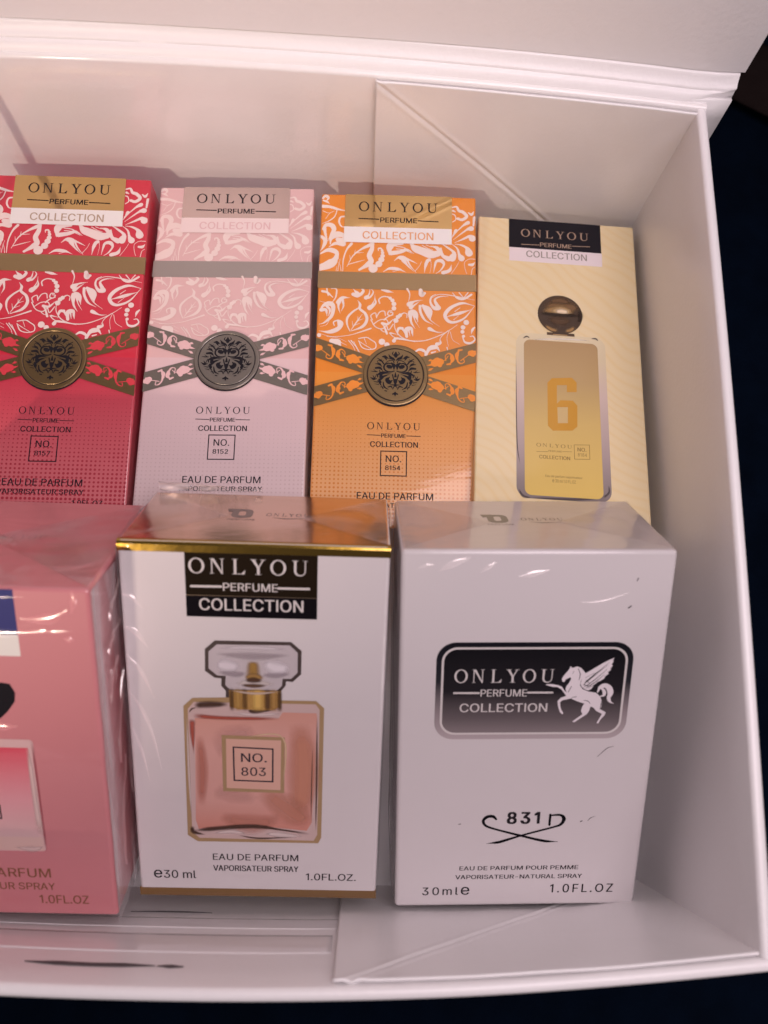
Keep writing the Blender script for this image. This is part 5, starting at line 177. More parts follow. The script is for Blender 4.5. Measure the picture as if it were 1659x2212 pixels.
 's': (0.717, [([(0.358,-0.016),(0.308,-0.014),(0.262,-0.006),(0.22,0.007),(0.183,0.024),(0.15,0.047),(0.121,0.074),(0.098,0.107),(0.081,0.144),(0.07,0.185),(0.185,0.209),(0.198,0.172),(0.218,0.142),(0.244,0.118),(0.276,0.102),(0.314,0.093),(0.356,0.089),(0.405,0.093),(0.446,0.104),(0.481,0.122),(0.506,0.146),(0.522,0.173),(0.527,0.202),(0.524,0.227),(0.515,0.248),(0.499,0.267),(0.478,0.282),(0.45,0.295),(0.417,0.305),(0.293,0.334),(0.231,0.353),(0.181,0.378),(0.142,0.409),(0.114,0.446),(0.098,0.489),(0.092,0.538),(0.096,0.579),(0.108,0.617),(0.128,0.652),(0.155,0.682),(0.188,0.707),(0.226,0.728),(0.27,0.743),(0.317,0.753),(0.368,0.756),(0.416,0.753),(0.46,0.745),(0.499,0.732),(0.533,0.715),(0.563,0.693),(0.588,0.667),(0.608,0.637),(0.625,0.605),(0.637,0.57),(0.527,0.545),(0.515,0.572),(0.499,0.597),(0.477,0.62),(0.449,0.639),(0.412,0.65),(0.368,0.654),(0.326,0.65),(0.289,0.64),(0.257,0.623),(0.233,0.6),(0.218,0.574),(0.213,0.545),(0.217,0.519),(0.227,0.497),(0.244,0.478),(0.267,0.463),(0.299,0.449),(0.338,0.438),(0.451,0.411),(0.513,0.392),(0.563,0.368),(0.602,0.337),(0.629,0.3),(0.646,0.258),(0.651,0.209),(0.647,0.167),(0.635,0.128),(0.614,0.093),(0.586,0.061),(0.552,0.034),(0.511,0.013),(0.464,-0.003),(0.413,-0.013)],[(45,44,43),(46,45,43),(46,43,42),(47,46,42),(47,42,41),(48,47,41),(48,41,40),(49,48,40),(49,40,39),(50,49,39),(50,39,38),(60,50,38),(51,50,60),(61,60,38),(51,60,59),(61,38,37),(62,61,37),(51,59,58),(63,62,37),(51,58,57),(52,51,57),(64,63,37),(52,57,56),(64,37,36),(53,52,56),(65,64,36),(53,56,55),(65,36,35),(66,65,35),(53,55,54),(67,66,35),(67,35,34),(68,67,34),(69,68,34),(69,34,33),(70,69,33),(71,70,33),(72,71,33),(72,33,32),(73,72,32),(74,73,32),(74,32,31),(75,74,31),(75,31,30),(76,75,30),(76,30,29),(77,76,29),(77,29,28),(77,28,27),(78,77,27),(78,27,26),(78,26,25),(78,25,24),(79,78,24),(79,24,23),(79,23,22),(11,10,9),(80,79,22),(80,22,21),(11,9,8),(80,21,20),(12,11,8),(81,80,20),(81,20,19),(12,8,7),(13,12,7),(82,81,19),(82,19,18),(14,13,7),(14,7,6),(82,18,17),(15,14,6),(82,17,16),(83,82,16),(16,15,6),(83,16,6),(83,6,5),(84,83,5),(84,5,4),(85,84,4),(85,4,3),(86,85,3),(86,3,2),(87,86,2),(87,2,1),(0,87,1)])]),
 't': (0.447, [([(0.401,0.746),(0.401,0.643),(0.013,0.643),(0.013,0.746)],[(0,3,2),(1,0,2)]),([(0.128,0.926),(0.248,0.926),(0.248,0.192),(0.25,0.162),(0.256,0.138),(0.267,0.12),(0.284,0.108),(0.306,0.1),(0.335,0.098),(0.364,0.1),(0.397,0.105),(0.419,0.003),(0.377,-0.005),(0.331,-0.008),(0.271,-0.002),(0.221,0.014),(0.181,0.042),(0.151,0.08),(0.133,0.127),(0.128,0.183)],[(1,0,19),(2,1,19),(3,2,19),(3,19,18),(4,3,18),(5,4,18),(5,18,17),(6,5,17),(7,6,17),(11,10,9),(8,7,17),(11,9,8),(11,8,17),(11,17,16),(11,16,15),(11,15,14),(12,11,14),(12,14,13)])]),
 'u': (0.806, [([(0.358,-0.01),(0.31,-0.007),(0.266,0.004),(0.226,0.021),(0.19,0.045),(0.16,0.077),(0.136,0.115),(0.118,0.161),(0.107,0.214),(0.103,0.273),(0.103,0.746),(0.223,0.746),(0.223,0.283),(0.229,0.229),(0.244,0.184),(0.269,0.147),(0.303,0.12),(0.345,0.104),(0.393,0.099),(0.428,0.101),(0.46,0.109),(0.49,0.122),(0.516,0.14),(0.539,0.163),(0.557,0.19),(0.571,0.223),(0.579,0.259),(0.582,0.3),(0.582,0.746),(0.702,0.746),(0.702,0.0),(0.586,0.0),(0.586,0.181),(0.604,0.181),(0.578,0.118),(0.545,0.069),(0.505,0.033),(0.461,0.009),(0.412,-0.005)],[(11,10,9),(12,11,9),(29,28,27),(30,29,27),(30,27,26),(13,12,9),(13,9,8),(33,26,25),(30,26,33),(14,13,8),(33,25,24),(14,8,7),(32,24,23),(33,24,32),(15,14,7),(34,32,23),(31,32,34),(30,33,34),(34,23,22),(15,7,6),(16,15,6),(34,22,21),(34,21,20),(17,16,6),(35,34,20),(30,34,31),(17,6,5),(35,20,19),(18,17,5),(35,19,18),(35,18,5),(35,5,4),(36,35,4),(36,4,3),(37,36,3),(37,3,2),(38,37,2),(38,2,1),(0,38,1)])]),
 'v': (0.765, [([(0.319,0.0),(0.034,0.746),(0.166,0.746),(0.325,0.305),(0.341,0.26),(0.355,0.215),(0.367,0.171),(0.404,0.041),(0.362,0.041),(0.399,0.171),(0.411,0.215),(0.425,0.26),(0.44,0.305),(0.599,0.746),(0.73,0.746),(0.445,0.0)],[(2,1,0),(3,2,0),(14,13,12),(15,14,12),(4,3,0),(15,12,11),(5,4,0),(15,11,10),(6,5,0),(15,10,9),(8,6,0),(7,6,8),(15,9,8),(15,8,0)])]),
}


# ---------------------------------------------------------------- materials
def nodes(mt): return mt.node_tree.nodes, mt.node_tree.links
def mat(name, color, rough=.45, metal=0., coat=0., bump=0., bscale=600., var=0., wrinkle=0., spec=.5, coat_rough=.06, grain=0.):
    mt = bpy.data.materials.new(name); mt.use_nodes = True
    N, L = nodes(mt); p = N['Principled BSDF']
    p.inputs['Base Color'].default_value = (*color, 1); p.inputs['Roughness'].default_value = rough
    p.inputs['Metallic'].default_value = metal; p.inputs['Specular IOR Level'].default_value = spec
    tc = N.new('ShaderNodeTexCoord')
    if coat:
        p.inputs['Coat Weight'].default_value = coat; p.inputs['Coat Roughness'].default_value = coat_rough
    if var:
        n = N.new('ShaderNodeTexNoise'); n.inputs['Scale'].default_value = bscale * .12; n.inputs['Detail'].default_value = 5
        L.new(tc.outputs['Object'], n.inputs['Vector'])
        mx = N.new('ShaderNodeMix'); mx.data_type = 'RGBA'
        mx.inputs[6].default_value = (*[c * (1 - var) for c in color], 1); mx.inputs[7].default_value = (*[min(1, c * (1 + var)) for c in color], 1)
        L.new(n.outputs['Fac'], mx.inputs[0]); L.new(mx.outputs[2], p.inputs['Base Color'])
    if bump:
        n = N.new('ShaderNodeTexNoise'); n.inputs['Scale'].default_value = bscale; n.inputs['Detail'].default_value = 4
        b = N.new('ShaderNodeBump'); b.inputs['Strength'].default_value = bump; b.inputs['Distance'].default_value = .0004
        L.new(tc.outputs['Object'], n.inputs['Vector']); L.new(n.outputs['Fac'], b.inputs['Height']); L.new(b.outputs[0], p.inputs['Normal'])
        if grain:
            n2 = N.new('ShaderNodeTexNoise'); n2.inputs['Scale'].default_value = 900; n2.inputs['Detail'].default_value = 5
            b2 = N.new('ShaderNodeBump'); b2.inputs['Strength'].default_value = grain; b2.inputs['Distance'].default_value = .0002
            L.new(tc.outputs['Object'], n2.inputs['Vector']); L.new(n2.outputs['Fac'], b2.inputs['Height']); L.new(b.outputs[0], b2.inputs['Normal']); L.new(b2.outputs[0], p.inputs['Normal'])
    if wrinkle:                                   # clear film stretched over the card: long soft ripples in the coat
        mp = N.new('ShaderNodeMapping'); mp.inputs['Scale'].default_value = (28, 95, 60); mp.inputs['Rotation'].default_value = (0, 0, .35)
        n = N.new('ShaderNodeTexNoise'); n.inputs['Scale'].default_value = 1.0; n.inputs['Detail'].default_value = 3.5; n.inputs['Distortion'].default_value = 1.2
        b = N.new('ShaderNodeBump'); b.inputs['Strength'].default_value = wrinkle; b.inputs['Distance'].default_value = .002
        L.new(tc.outputs['Object'], mp.inputs[0]); L.new(mp.outputs[0], n.inputs['Vector']); L.new(n.outputs['Fac'], b.inputs['Height']); L.new(b.outputs[0], p.inputs['Coat Normal'])
    return mt

def mathn(N, L, op, a, b=None, c=None):
    n = N.new('ShaderNodeMath'); n.operation = op
    for i, v in enumerate((a, b, c)):
        if v is None: continue
        if isinstance(v, (int, float)): n.inputs[i].default_value = v
        else: L.new(v, n.inputs[i])
    return n.outputs[0]

def card_print(name, top, low0, low1, dotc, dot_max):
    """Printed card: plain above, a printed fade with a halftone dot screen below."""
    mt = mat(name, top, rough=.42, coat=.8, wrinkle=.05)
    N, L = nodes(mt); p = N['Principled BSDF']
    tc = N.new('ShaderNodeTexCoord'); sp = N.new('ShaderNodeSeparateXYZ'); L.new(tc.outputs['Object'], sp.inputs[0])
    x = mathn(N, L, 'MULTIPLY', sp.outputs[0], 1000.0); y = mathn(N, L, 'MULTIPLY', sp.outputs[1], 1000.0)
    t = mathn(N, L, 'DIVIDE', mathn(N, L, 'SUBTRACT', 36.0, y), 36.0); t = mathn(N, L, 'MINIMUM', mathn(N, L, 'MAXIMUM', t, 0.0), 1.0)
    pitch = 1.05
    fx = mathn(N, L, 'SUBTRACT', mathn(N, L, 'FRACT', mathn(N, L, 'DIVIDE', x, pitch)), .5)
    fy = mathn(N, L, 'SUBTRACT', mathn(N, L, 'FRACT', mathn(N, L, 'DIVIDE', y, pitch)), .5)
    d = mathn(N, L, 'SQRT', mathn(N, L, 'ADD', mathn(N, L, 'MULTIPLY', fx, fx), mathn(N, L, 'MULTIPLY', fy, fy)))
    nz = N.new('ShaderNodeTexNoise'); nz.inputs['Scale'].default_value = 220; L.new(tc.outputs['Object'], nz.inputs['Vector'])
    rad = mathn(N, L, 'MULTIPLY', mathn(N, L, 'ADD', mathn(N, L, 'MULTIPLY', t, dot_max), mathn(N, L, 'MULTIPLY', mathn(N, L, 'SUBTRACT', nz.outputs['Fac'], .5), .22)), mathn(N, L, 'GREATER_THAN', t, .06))
    dm = N.new('ShaderNodeMapRange'); dm.inputs['From Min'].default_value = -.06; dm.inputs['From Max'].default_value = .06
    L.new(mathn(N, L, 'SUBTRACT', rad, d), dm.inputs['Value'])
    m1 = N.new('ShaderNodeMix'); m1.data_type = 'RGBA'; m1.inputs[6].default_value = (*low0, 1); m1.inputs[7].default_value = (*low1, 1); L.new(t, m1.inputs[0])
    m2 = N.new('ShaderNodeMix'); m2.data_type = 'RGBA'; L.new(dm.outputs[0], m2.inputs[0]); L.new(m1.outputs[2], m2.inputs[6]); m2.inputs[7].default_value = (*dotc, 1)
    m3 = N.new('ShaderNodeMix'); m3.data_type = 'RGBA'; L.new(mathn(N, L, 'GREATER_THAN', y, 40.0), m3.inputs[0]); L.new(m2.outputs[2], m3.inputs[6]); m3.inputs[7].default_value = (*top, 1)
    L.new(m3.outputs[2], p.inputs['Base Color'])
    return mt

def ramp_mat(name, stops, y0, y1, rough=.35, coat=.4, metal=0., wrinkle=0., spec=.2):
    """Colour fade between two heights (mm) of the face."""
    mt = mat(name, stops[0][1], rough=rough, coat=coat, metal=metal, wrinkle=wrinkle, spec=spec); N, L = nodes(mt); p = N['Principled BSDF']
    tc = N.new('ShaderNodeTexCoord'); sp = N.new('ShaderNodeSeparateXYZ'); L.new(tc.outputs['Object'], sp.inputs[0])
    t = mathn(N, L, 'DIVIDE', mathn(N, L, 'SUBTRACT', sp.outputs[1], y0 * MM), (y1 - y0) * MM)
    cr = N.new('ShaderNodeValToRGB'); e = cr.color_ramp.elements
    while len(e) < len(stops): e.new(.5)
    for k, (q, c) in enumerate(stops): e[k].position = q; e[k].color = (*c, 1)
    L.new(t, cr.inputs[0]); L.new(cr.outputs[0], p.inputs['Base Color'])
    return mt

def film_mat(name, milk, gloss, scale, rough=.1):
    """Thin clear film: mostly see-through, a little milky where it is crumpled, glossy on its folds."""
    mt = bpy.data.materials.new(name); mt.use_nodes = True; N, L = nodes(mt)
    N.remove(N['Principled BSDF']); out = N['Material Output']
    tr = N.new('ShaderNodeBsdfTransparent'); tr.inputs[0].default_value = (.97, .96, .96, 1)
    gl = N.new('ShaderNodeBsdfGlossy'); gl.inputs['Roughness'].default_value = rough
    df = N.new('ShaderNodeBsdfDiffuse'); df.inputs[0].default_value = (.72, .66, .68, 1)
    tc = N.new('ShaderNodeTexCoord'); mp = N.new('ShaderNodeMapping'); mp.inputs['Scale'].default_value = scale
    n = N.new('ShaderNodeTexNoise'); n.inputs['Scale'].default_value = 1; n.inputs['Detail'].default_value = 2.5; n.inputs['Distortion'].default_value = .8
    L.new(tc.outputs['Object'], mp.inputs[0]); L.new(mp.outputs[0], n.inputs['Vector'])
    b = N.new('ShaderNodeBump'); b.inputs['Strength'].default_value = .4; b.inputs['Distance'].default_value = .002; L.new(n.outputs['Fac'], b.inputs['Height'])
    L.new(b.outputs[0], gl.inputs['Normal'])
    mr = N.new('ShaderNodeMapRange'); mr.inputs['From Min'].default_value = .42; mr.inputs['From Max'].default_value = .66; mr.inputs['To Max'].default_value = milk; L.new(n.outputs['Fac'], mr.inputs['Value'])
    a = N.new('ShaderNodeMixShader'); L.new(mr.outputs[0], a.inputs[0]); L.new(tr.outputs[0], a.inputs[1]); L.new(df.outputs[0], a.inputs[2])
    c = N.new('ShaderNodeMixShader'); c.inputs[0].default_value = gloss; L.new(a.outputs[0], c.inputs[1]); L.new(gl.outputs[0], c.inputs[2])
    L.new(c.outputs[0], out.inputs[0])
    return mt

def fold_mat():
    mt = bpy.data.materials.new('film_fold'); mt.use_nodes = True; N, L = nodes(mt); N.remove(N['Principled BSDF'])
    tr = N.new('ShaderNodeBsdfTransparent'); tr.inputs[0].default_value = (.98, .975, .975, 1); gl = N.new('ShaderNodeBsdfGlossy'); gl.inputs[0].default_value = (.16, .155, .15, 1); gl.inputs['Roughness'].default_value = .2
    a = N.new('ShaderNodeAddShader'); L.new(tr.outputs[0], a.inputs[0]); L.new(gl.outputs[0], a.inputs[1]); L.new(a.outputs[0], N['Material Output'].inputs[0]); return mt
def ink_mat():
    """Halftone ink: its own colour and coverage are stored with the printed shape."""
    mt = mat('halftone_ink', (.5, .5, .5), rough=.45, coat=.3, spec=.3); N, L = nodes(mt); p = N['Principled BSDF']
    a = N.new('ShaderNodeAttribute'); a.attribute_name = 'ink'; L.new(a.outputs['Color'], p.inputs['Base Color']); L.new(a.outputs['Alpha'], p.inputs['Alpha']); return mt
m_tone = ink_mat()

# ---------------------------------------------------------------- mesh helpers (all lengths in mm)
def link(name, me, mats, parent=None):
    o = bpy.data.objects.new(name, me); COL.objects.link(o)
    for x in (mats if isinstance(mats, (list, tuple)) else [mats]): me.materials.append(x)
    if parent: o.parent = parent
    return o
def thing(name, label, cat, loc=(0, 0, 0), rot=None, group=None):
    o = bpy.data.objects.new(name, None); COL.objects.link(o); o.location = [c * MM for c in loc]
    if rot: o.rotation_euler = [R(a) for a in rot]
    o.empty_display_size = .01; o['label'] = label; o['category'] = cat
    if group: o['group'] = group
    return o
def tag(o, label, cat, group=None):
    o['label'] = label; o['category'] = cat
    if group: o['group'] = group
    return o

def catmull(pts, ws, n=7):
    if len(ws) == 1: ws = [ws[0], ws[0]]
    P = [Vector(p) for p in pts]; out = []; k = len(P)
    for i in range(k - 1):
        a = P[i - 1] if i else P[0] * 2 - P[1]; b, c = P[i], P[i + 1]; d = P[i + 2] if i + 2 < k else c * 2 - b
        steps = n if k > 2 else 1
        for j in range(steps): 
            t = j / steps
            out.append((.5 * ((2 * b) + (c - a) * t + (2 * a - 5 * b + 4 * c - d) * t * t + (3 * b - a - 3 * c + d) * t ** 3), (i + t) / (k - 1)))
    out.append((P[-1], 1.0)); res = []
    for p, t in out:
        s = t * (len(ws) - 1); i = min(int(s), len(ws) - 2); f = s - i
        if len(ws) > 2: f = f * f * (3 - 2 * f)
        res.append((p, ws[i] * (1 - f) + ws[i + 1] * f))
    return res

FONT = {}
GLYPHS['\u212e'] = (GLYPHS['e'][0] * 1.4, [([(x * 1.38, y * 1.34 + .01) for x, y in v], f) for v, f in GLYPHS['e'][1]])   # the estimated sign
def glyphs(st):
    """Outlines of a plain grotesque, cap height 1, laid out letter by letter."""
    if st not in FONT:
        vs, fs, x = [], [], 0.0
        for ch in st:
            if ch == ' ': x += .36; continue
            if ch == '~': x += .22; continue                    # extra letter spacing
            adv, parts = GLYPHS[ch]
            for k, (gv, gf) in enumerate(parts): b = len(vs); vs += [Vector((x + p[0], p[1], k * .0006)) for p in gv]; fs += [tuple(b + i for i in f) for f in gf]
            x += adv
        FONT[st] = (vs, fs)
    return FONT[st]

def ell(cx, cy, rx_, ry_, n=30, a0=0, a1=360): return [(cx + rx_ * math.cos(R(a0 + (a1 - a0) * i / n)), cy + ry_ * math.sin(R(a0 + (a1 - a0) * i / n))) for i in range(n + 1)]
def serif_word():
    """ONLYOU in a wide roman capital face, as polygons in a 1 x 1 box."""
    S = {}
    def O(): 
        o = ell(.5, .5, .5, .52, 32)[:-1]; i = ell(.5, .5, .345, .455, 32)[:-1]; return [('ring', o, i)]
    def q(*p): return ('poly', list(p))
    S['O'] = O()
    S['N'] = [q((.02, 1), (.30, 1), (.30, .97), (.02, .97)), q((.12, .97), (.19, .97), (.19, .03), (.12, .03)), q((.02, .03), (.30, .03), (.30, 0), (.02, 0)),
              q((.12, .99), (.31, .99), (.86, .04), (.86, -.01), (.79, -.01)), q((.79, .97), (.86, .97), (.86, 0), (.79, .06)), q((.69, 1), (.97, 1), (.97, .97), (.69, .97))]
    S['L'] = [q((.04, 1), (.44, 1), (.44, .97), (.04, .97)), q((.16, .97), (.33, .97), (.33, .03), (.16, .03)), q((.04, .0), (.90, .0), (.90, .05), (.04, .035)), q((.68, .04), (.90, .04), (.96, .27), (.93, .27))]
    S['Y'] = [q((-.02, 1), (.40, 1), (.40, .97), (-.02, .97)), q((.66, 1), (1.02, 1), (1.02, .97), (.66, .97)), q((.06, .98), (.27, .98), (.60, .45), (.43, .45)), q((.81, .98), (.90, .98), (.58, .45), (.50, .47)),
              q((.43, .47), (.60, .47), (.60, .03), (.43, .03)), q((.30, .03), (.73, .03), (.73, 0), (.30, 0))]
    u_o = [(.11, .97), (.11, .32)] + ell(.50, .32, .39, .34, 16, 180, 360) + [(.89, .97), (.82, .97), (.82, .32)] + ell(.54, .32, .28, .27, 16, 360, 180) + [(.28, .97)]
    S['U'] = [q(*u_o), q((-.02, 1), (.41, 1), (.41, .97), (-.02, .97)), q((.68, 1), (1.02, 1), (1.02, .97), (.68, .97))]
    spans = [('O', 0, .134), ('N', .176, .305), ('L', .362, .482), ('Y', .522, .646), ('O', .687, .820), ('U', .872, 1)]
    out = []
    for ch, a, b in spans:
        for sh in S[ch]: out.append((sh[0],) + tuple([(a + (b - a) * x, y) for x, y in ring] for ring in sh[1:]))
    return out
SERIF = serif_word()

class Art:
    """Flat printed shapes on one face of a carton; every shape lies a hair above the one before."""
    def __init__(s, z, clip=None, face='front', H=0): s.v = []; s.f = []; s.m = []; s.ink = {}; s.z = z; s.clip = clip; s.face = face; s.H = H
    def _p(s, x, y, dz=0):
        if s.clip: x = min(max(x, s.clip[0]), s.clip[2]); y = min(max(y, s.clip[1]), s.clip[3])
        if s.face == 'top': return (x * MM, (s.H + s.z) * MM, -y * MM)
        return (x * MM, y * MM, (s.z + dz) * MM)
    def step(s): s.z += .0004
    def loops(s, rings, mi=0):
        s.step(); flat = [p for r in rings for p in r]; b = len(s.v); s.v += [s._p(*p) for p in flat]
        for t in tessellate_polygon([[Vector((x, y, 0)) for x, y in r] for r in rings]):
            a, c, d = (Vector(flat[i]) for i in t)
            ar = (c - a).cross(d - a)
            if abs(ar) < 1e-9: continue
            s.f.append(tuple(b + i for i in (t if ar > 0 else t[::-1]))); s.m.append(mi)
    def poly(s, pts, mi=0): s.loops([pts], mi)
    def ring(s, o, i, mi=0): s.loops([o, i], mi)
    def frame(s, q, w, mi=0):
        c = Vector((sum(p[0] for p in q) / len(q), sum(p[1] for p in q) / len(q)))
        inn = [(p[0] - math.copysign(w, p[0] - c.x), p[1] - math.copysign(w, p[1] - c.y)) for p in q]; s.loops([q, inn], mi)
    def rect(s, x0, y0, x1, y1, mi=0): s.poly([(x0, y0), (x1, y0), (x1, y1), (x0, y1)], mi)
    def dot(s, x, y, r, mi=0, n=18): s.poly(ell(x, y, r, r, n)[:-1], mi)
    def stroke(s, pw, mi=0):
        s.step(); L_ = catmull(*pw); b = len(s.v); n = len(L_)
        for i, (p, w) in enumerate(L_):
            d = (L_[min(i + 1, n - 1)][0] - L_[max(i - 1, 0)][0]); d = d.normalized() if d.length > 1e-9 else Vector((1, 0)); nn = Vector((-d.y, d.x)) * max(w, .04) / 2
            s.v += [s._p(*(p + nn)), s._p(*(p - nn))]
        for i in range(n - 1): s.f.append((b + 2 * i + 1, b + 2 * i + 3, b + 2 * i + 2, b + 2 * i)); s.m.append(mi)
        for k in (0, n - 1):                                        # rounded ends
            p, w = L_[k]
            if w > .12:
                s.step(); e = len(s.v); s.v += [s._p(p.x + w / 2 * math.cos(a), p.y + w / 2 * math.sin(a)) for a in [i * math.tau / 12 for i in range(12)]]; s.f.append(tuple(range(e, e + 12))); s.m.append(mi)
    def strokes(s, l, mi=0):
        for a in l: s.stroke(a, mi)
    def text(s, t, mi=0, dx=0, dy=0, bold=None):
        if bold is None and t[4] > .9:
            for k in (-1, 1): s.text(t, mi, dx + k * t[4] * (.018 if t[4] > 1.5 else .032), dy, bold=0)
            return
        st, x, y, w, h = t; vs, fs = glyphs(st); s.step()
        x0 = min(v.x for v in vs); x1 = max(v.x for v in vs); cap = 1.0; b = len(s.v)
        s.v += [s._p(x + dx + (v.x - x0) / (x1 - x0) * w, y + dy + v.y / cap * h, v.z) for v in vs]
        for f in fs: s.f.append(tuple(b + i for i in f)); s.m.append(mi)
    def onlyou(s, t, mi=0, bold=0):
        _, x, y, w, h = t
        for sh in SERIF:
            rings = [[(x + w * px, y + h * py) for px, py in r] for r in sh[1:]]; s.loops(rings, mi)
    def soft(s, pts, ws, color, alpha=1., mi=1):
        """Feathered printed tone along a line: its ink fades to nothing at both edges and ends."""
        s.step(); L_ = catmull(pts, ws); n = len(L_); b = len(s.v); K = (-.5, -.3, -.1, .1, .3, .5); A_ = (0, .55, 1, 1, .55, 0)
        for i, (p, w) in enumerate(L_):
            d = (L_[min(i + 1, n - 1)][0] - L_[max(i - 1, 0)][0]); d = d.normalized() if d.length > 1e-9 else Vector((1, 0)); nn = Vector((-d.y, d.x)) * max(w, .05)
            t = i / (n - 1); e = min(1, t * 5 + .0, (1 - t) * 5 + .0)
            for k, a_ in zip(K, A_): s.ink[len(s.v)] = (*color, a_ * alpha * e); s.v.append(s._p(*(p + nn * k)))
        for i in range(n - 1):
            for k in range(5): q = b + 6 * i + k; s.f.append((q, q + 6, q + 7, q + 1)); s.m.append(mi)
    def softs(s, l, color, alpha=1., mi=1, k=1.5):
        for p, w in l: s.soft(p, [x * k for x in w], color, alpha, mi)
    def build(s, name, mats, parent):
        me = bpy.data.meshes.new(name); me.from_pydata(s.v, [], s.f); o = link(name, me, mats, parent)
        if s.ink:
            at = me.color_attributes.new('ink', 'FLOAT_COLOR', 'POINT')
            for i, c in s.ink.items(): at.data[i].color = c
        for p, mi in zip(me.polygons, s.m): p.material_index = mi
        me.update(); return o

def carton(W, H, D, mats, parent, bev=.5, name='body', face_mat=None):
    bm = bmesh.new(); bmesh.ops.create_cube(bm, size=1)
    for v in bm.verts: v.co = Vector(((v.co.x + .5) * W, (v.co.y + .5) * H, (v.co.z - .5) * D)) * MM
    bmesh.ops.bevel(bm, geom=bm.edges[:], offset=bev * MM, segments=3, affect='EDGES', profile=.5)
    if face_mat:
        bm.normal_update()
        for f in bm.faces:
            for ax, mi in face_mat.items():
                if f.normal.dot(Vector(ax)) > .9: f.material_index = mi
    me = bpy.data.meshes.new(name); bm.to_mesh(me); bm.free()
    o = link(name, me, mats, parent)
    for p in me.polygons: p.use_smooth = len(p.vertices) < 5 and p.area < (5 * MM) ** 2
    return o

def grid_mesh(name, fn, nu, nv, mats, parent, thick=0, smooth=True, flip=False):
    """Sheet fn(u, v) -> point in mm; given a thickness it gets a back and sides."""
    P = [[Vector(fn(i / nu, j / nv)) for j in range(nv + 1)] for i in range(nu + 1)]
    bm = bmesh.new(); V = [[bm.verts.new(p * MM) for p in row] for row in P]
    for i in range(nu):
        for j in range(nv):
            q = (V[i][j], V[i + 1][j], V[i + 1][j + 1], V[i][j + 1]); bm.faces.new(q[::-1] if flip else q)
    if thick: 
        bm.normal_update(); bmesh.ops.solidify(bm, geom=bm.faces[:], thickness=thick * MM)
    me = bpy.data.meshes.new(name); bm.to_mesh(me); bm.free(); o = link(name, me, mats, parent)
    for p in me.polygons: p.use_smooth = smooth
    return o

def sweep(name, prof, n, mats, parent, smooth=True):
    """Closed profile prof(u) (list of points in mm) swept along u in 0..1, with end caps."""
    bm = bmesh.new(); rings = [[bm.verts.new(Vector(p) * MM) for p in prof(i / n)] for i in range(n + 1)]; k = len(rings[0])
    for a, b in zip(rings, rings[1:]):
        for j in range(k): bm.faces.new((a[j], a[(j + 1) % k], b[(j + 1) % k], b[j]))
    bm.faces.new(rings[0][::-1]); bm.faces.new(rings[-1])
    bmesh.ops.recalc_face_normals(bm, faces=bm.faces[:])
    me = bpy.data.meshes.new(name); bm.to_mesh(me); bm.free(); o = link(name, me, mats, parent)
    for p in me.polygons: p.use_smooth = smooth and len(p.vertices) == 4
    if smooth:
        try: me.set_sharp_from_angle(angle=R(50))
        except Exception: pass
    return o

def lerp(a, b, t): return a + (b - a) * t
def quad3(x, p0, p1, p2):
    (a, fa), (b, fb), (c, fc) = p0, p1, p2
    return fa * (x - b) * (x - c) / ((a - b) * (a - c)) + fb * (x - a) * (x - c) / ((b - a) * (b - c)) + fc * (x - a) * (x - b) / ((c - a) * (c - b))

# ---------------------------------------------------------------- surface under and behind the gift box
m_cloth = mat('navy_cloth', (.0012, .0036, .0095), rough=.95, bump=.5, bscale=900, var=.6, spec=.03)
def ground_fn(u, v):
    x = -900 + 1800 * u; y = -900 + 1800 * v
    return (x, y, -3.2 + 5 * noise.noise(Vector((x / 260, y / 260, 3.1))) * min(1, max(0, (math.hypot(x, y - 40) - 170) / 150)))
g = grid_mesh('ground', ground_fn, 90, 90, m_cloth, None); g['kind'] = 'structure'
m_strap = mat('brown_webbing', (.016, .0105, .010), rough=.9, spec=.05, bump=.5, bscale=1500, var=.3)
def strap_fn(u, v):
    x = lerp(100, 190, u); y = lerp(222, 178, u) - 6 * math.sin(u * 3)
    return (x - .42 * (v - .5) * 24, y - .9 * (v - .5) * 24, 2.0 + 2 * math.sin(v * math.pi) + 3 * noise.noise(Vector((x / 60, y / 60, 0))))
tag(grid_mesh('strap', strap_fn, 30, 8, m_strap, None, thick=1.5), 'dark brown strap lying on the dark navy cloth behind the white gift box', 'strap')

# ---------------------------------------------------------------- the white gift box
m_paper = mat('white_laminated_paper', (.84, .82, .825), rough=.42, coat=.12, bump=.5, bscale=42, coat_rough=.3, grain=.35, var=.02)
m_paper_in = mat('white_lining_paper', (.84, .82, .825), rough=.42, coat=.3, bump=.5, bscale=32, coat_rough=.2, grain=.35, var=.02, wrinkle=.06)
m_gloss_in = mat('white_gloss_lining', (.84, .815, .81), rough=.42, coat=.75, bump=.5, bscale=32, coat_rough=.09, grain=.35, var=.02, wrinkle=.07)
m_slit = mat('dark_slit', (.085, .07, .075), rough=.9)
box = thing('gift_box', 'white folding gift box with its lid standing open, holding seven small perfume cartons', 'gift box')
TH = 2.3
def yb(x): return quad3(x, (-84, 141.5), (0, 141.0), (73.7, 136.0))
def yf(x): return quad3(x, (-60, -44.6), (8, -44.4), (70.3, -39.7))
XB, XF, XL = 73.7, 70.3, -150.0
def zb(x): return quad3(x, (-84, 71.2), (0, 69.8), (73.7, 69.0))
ZF = 74.0
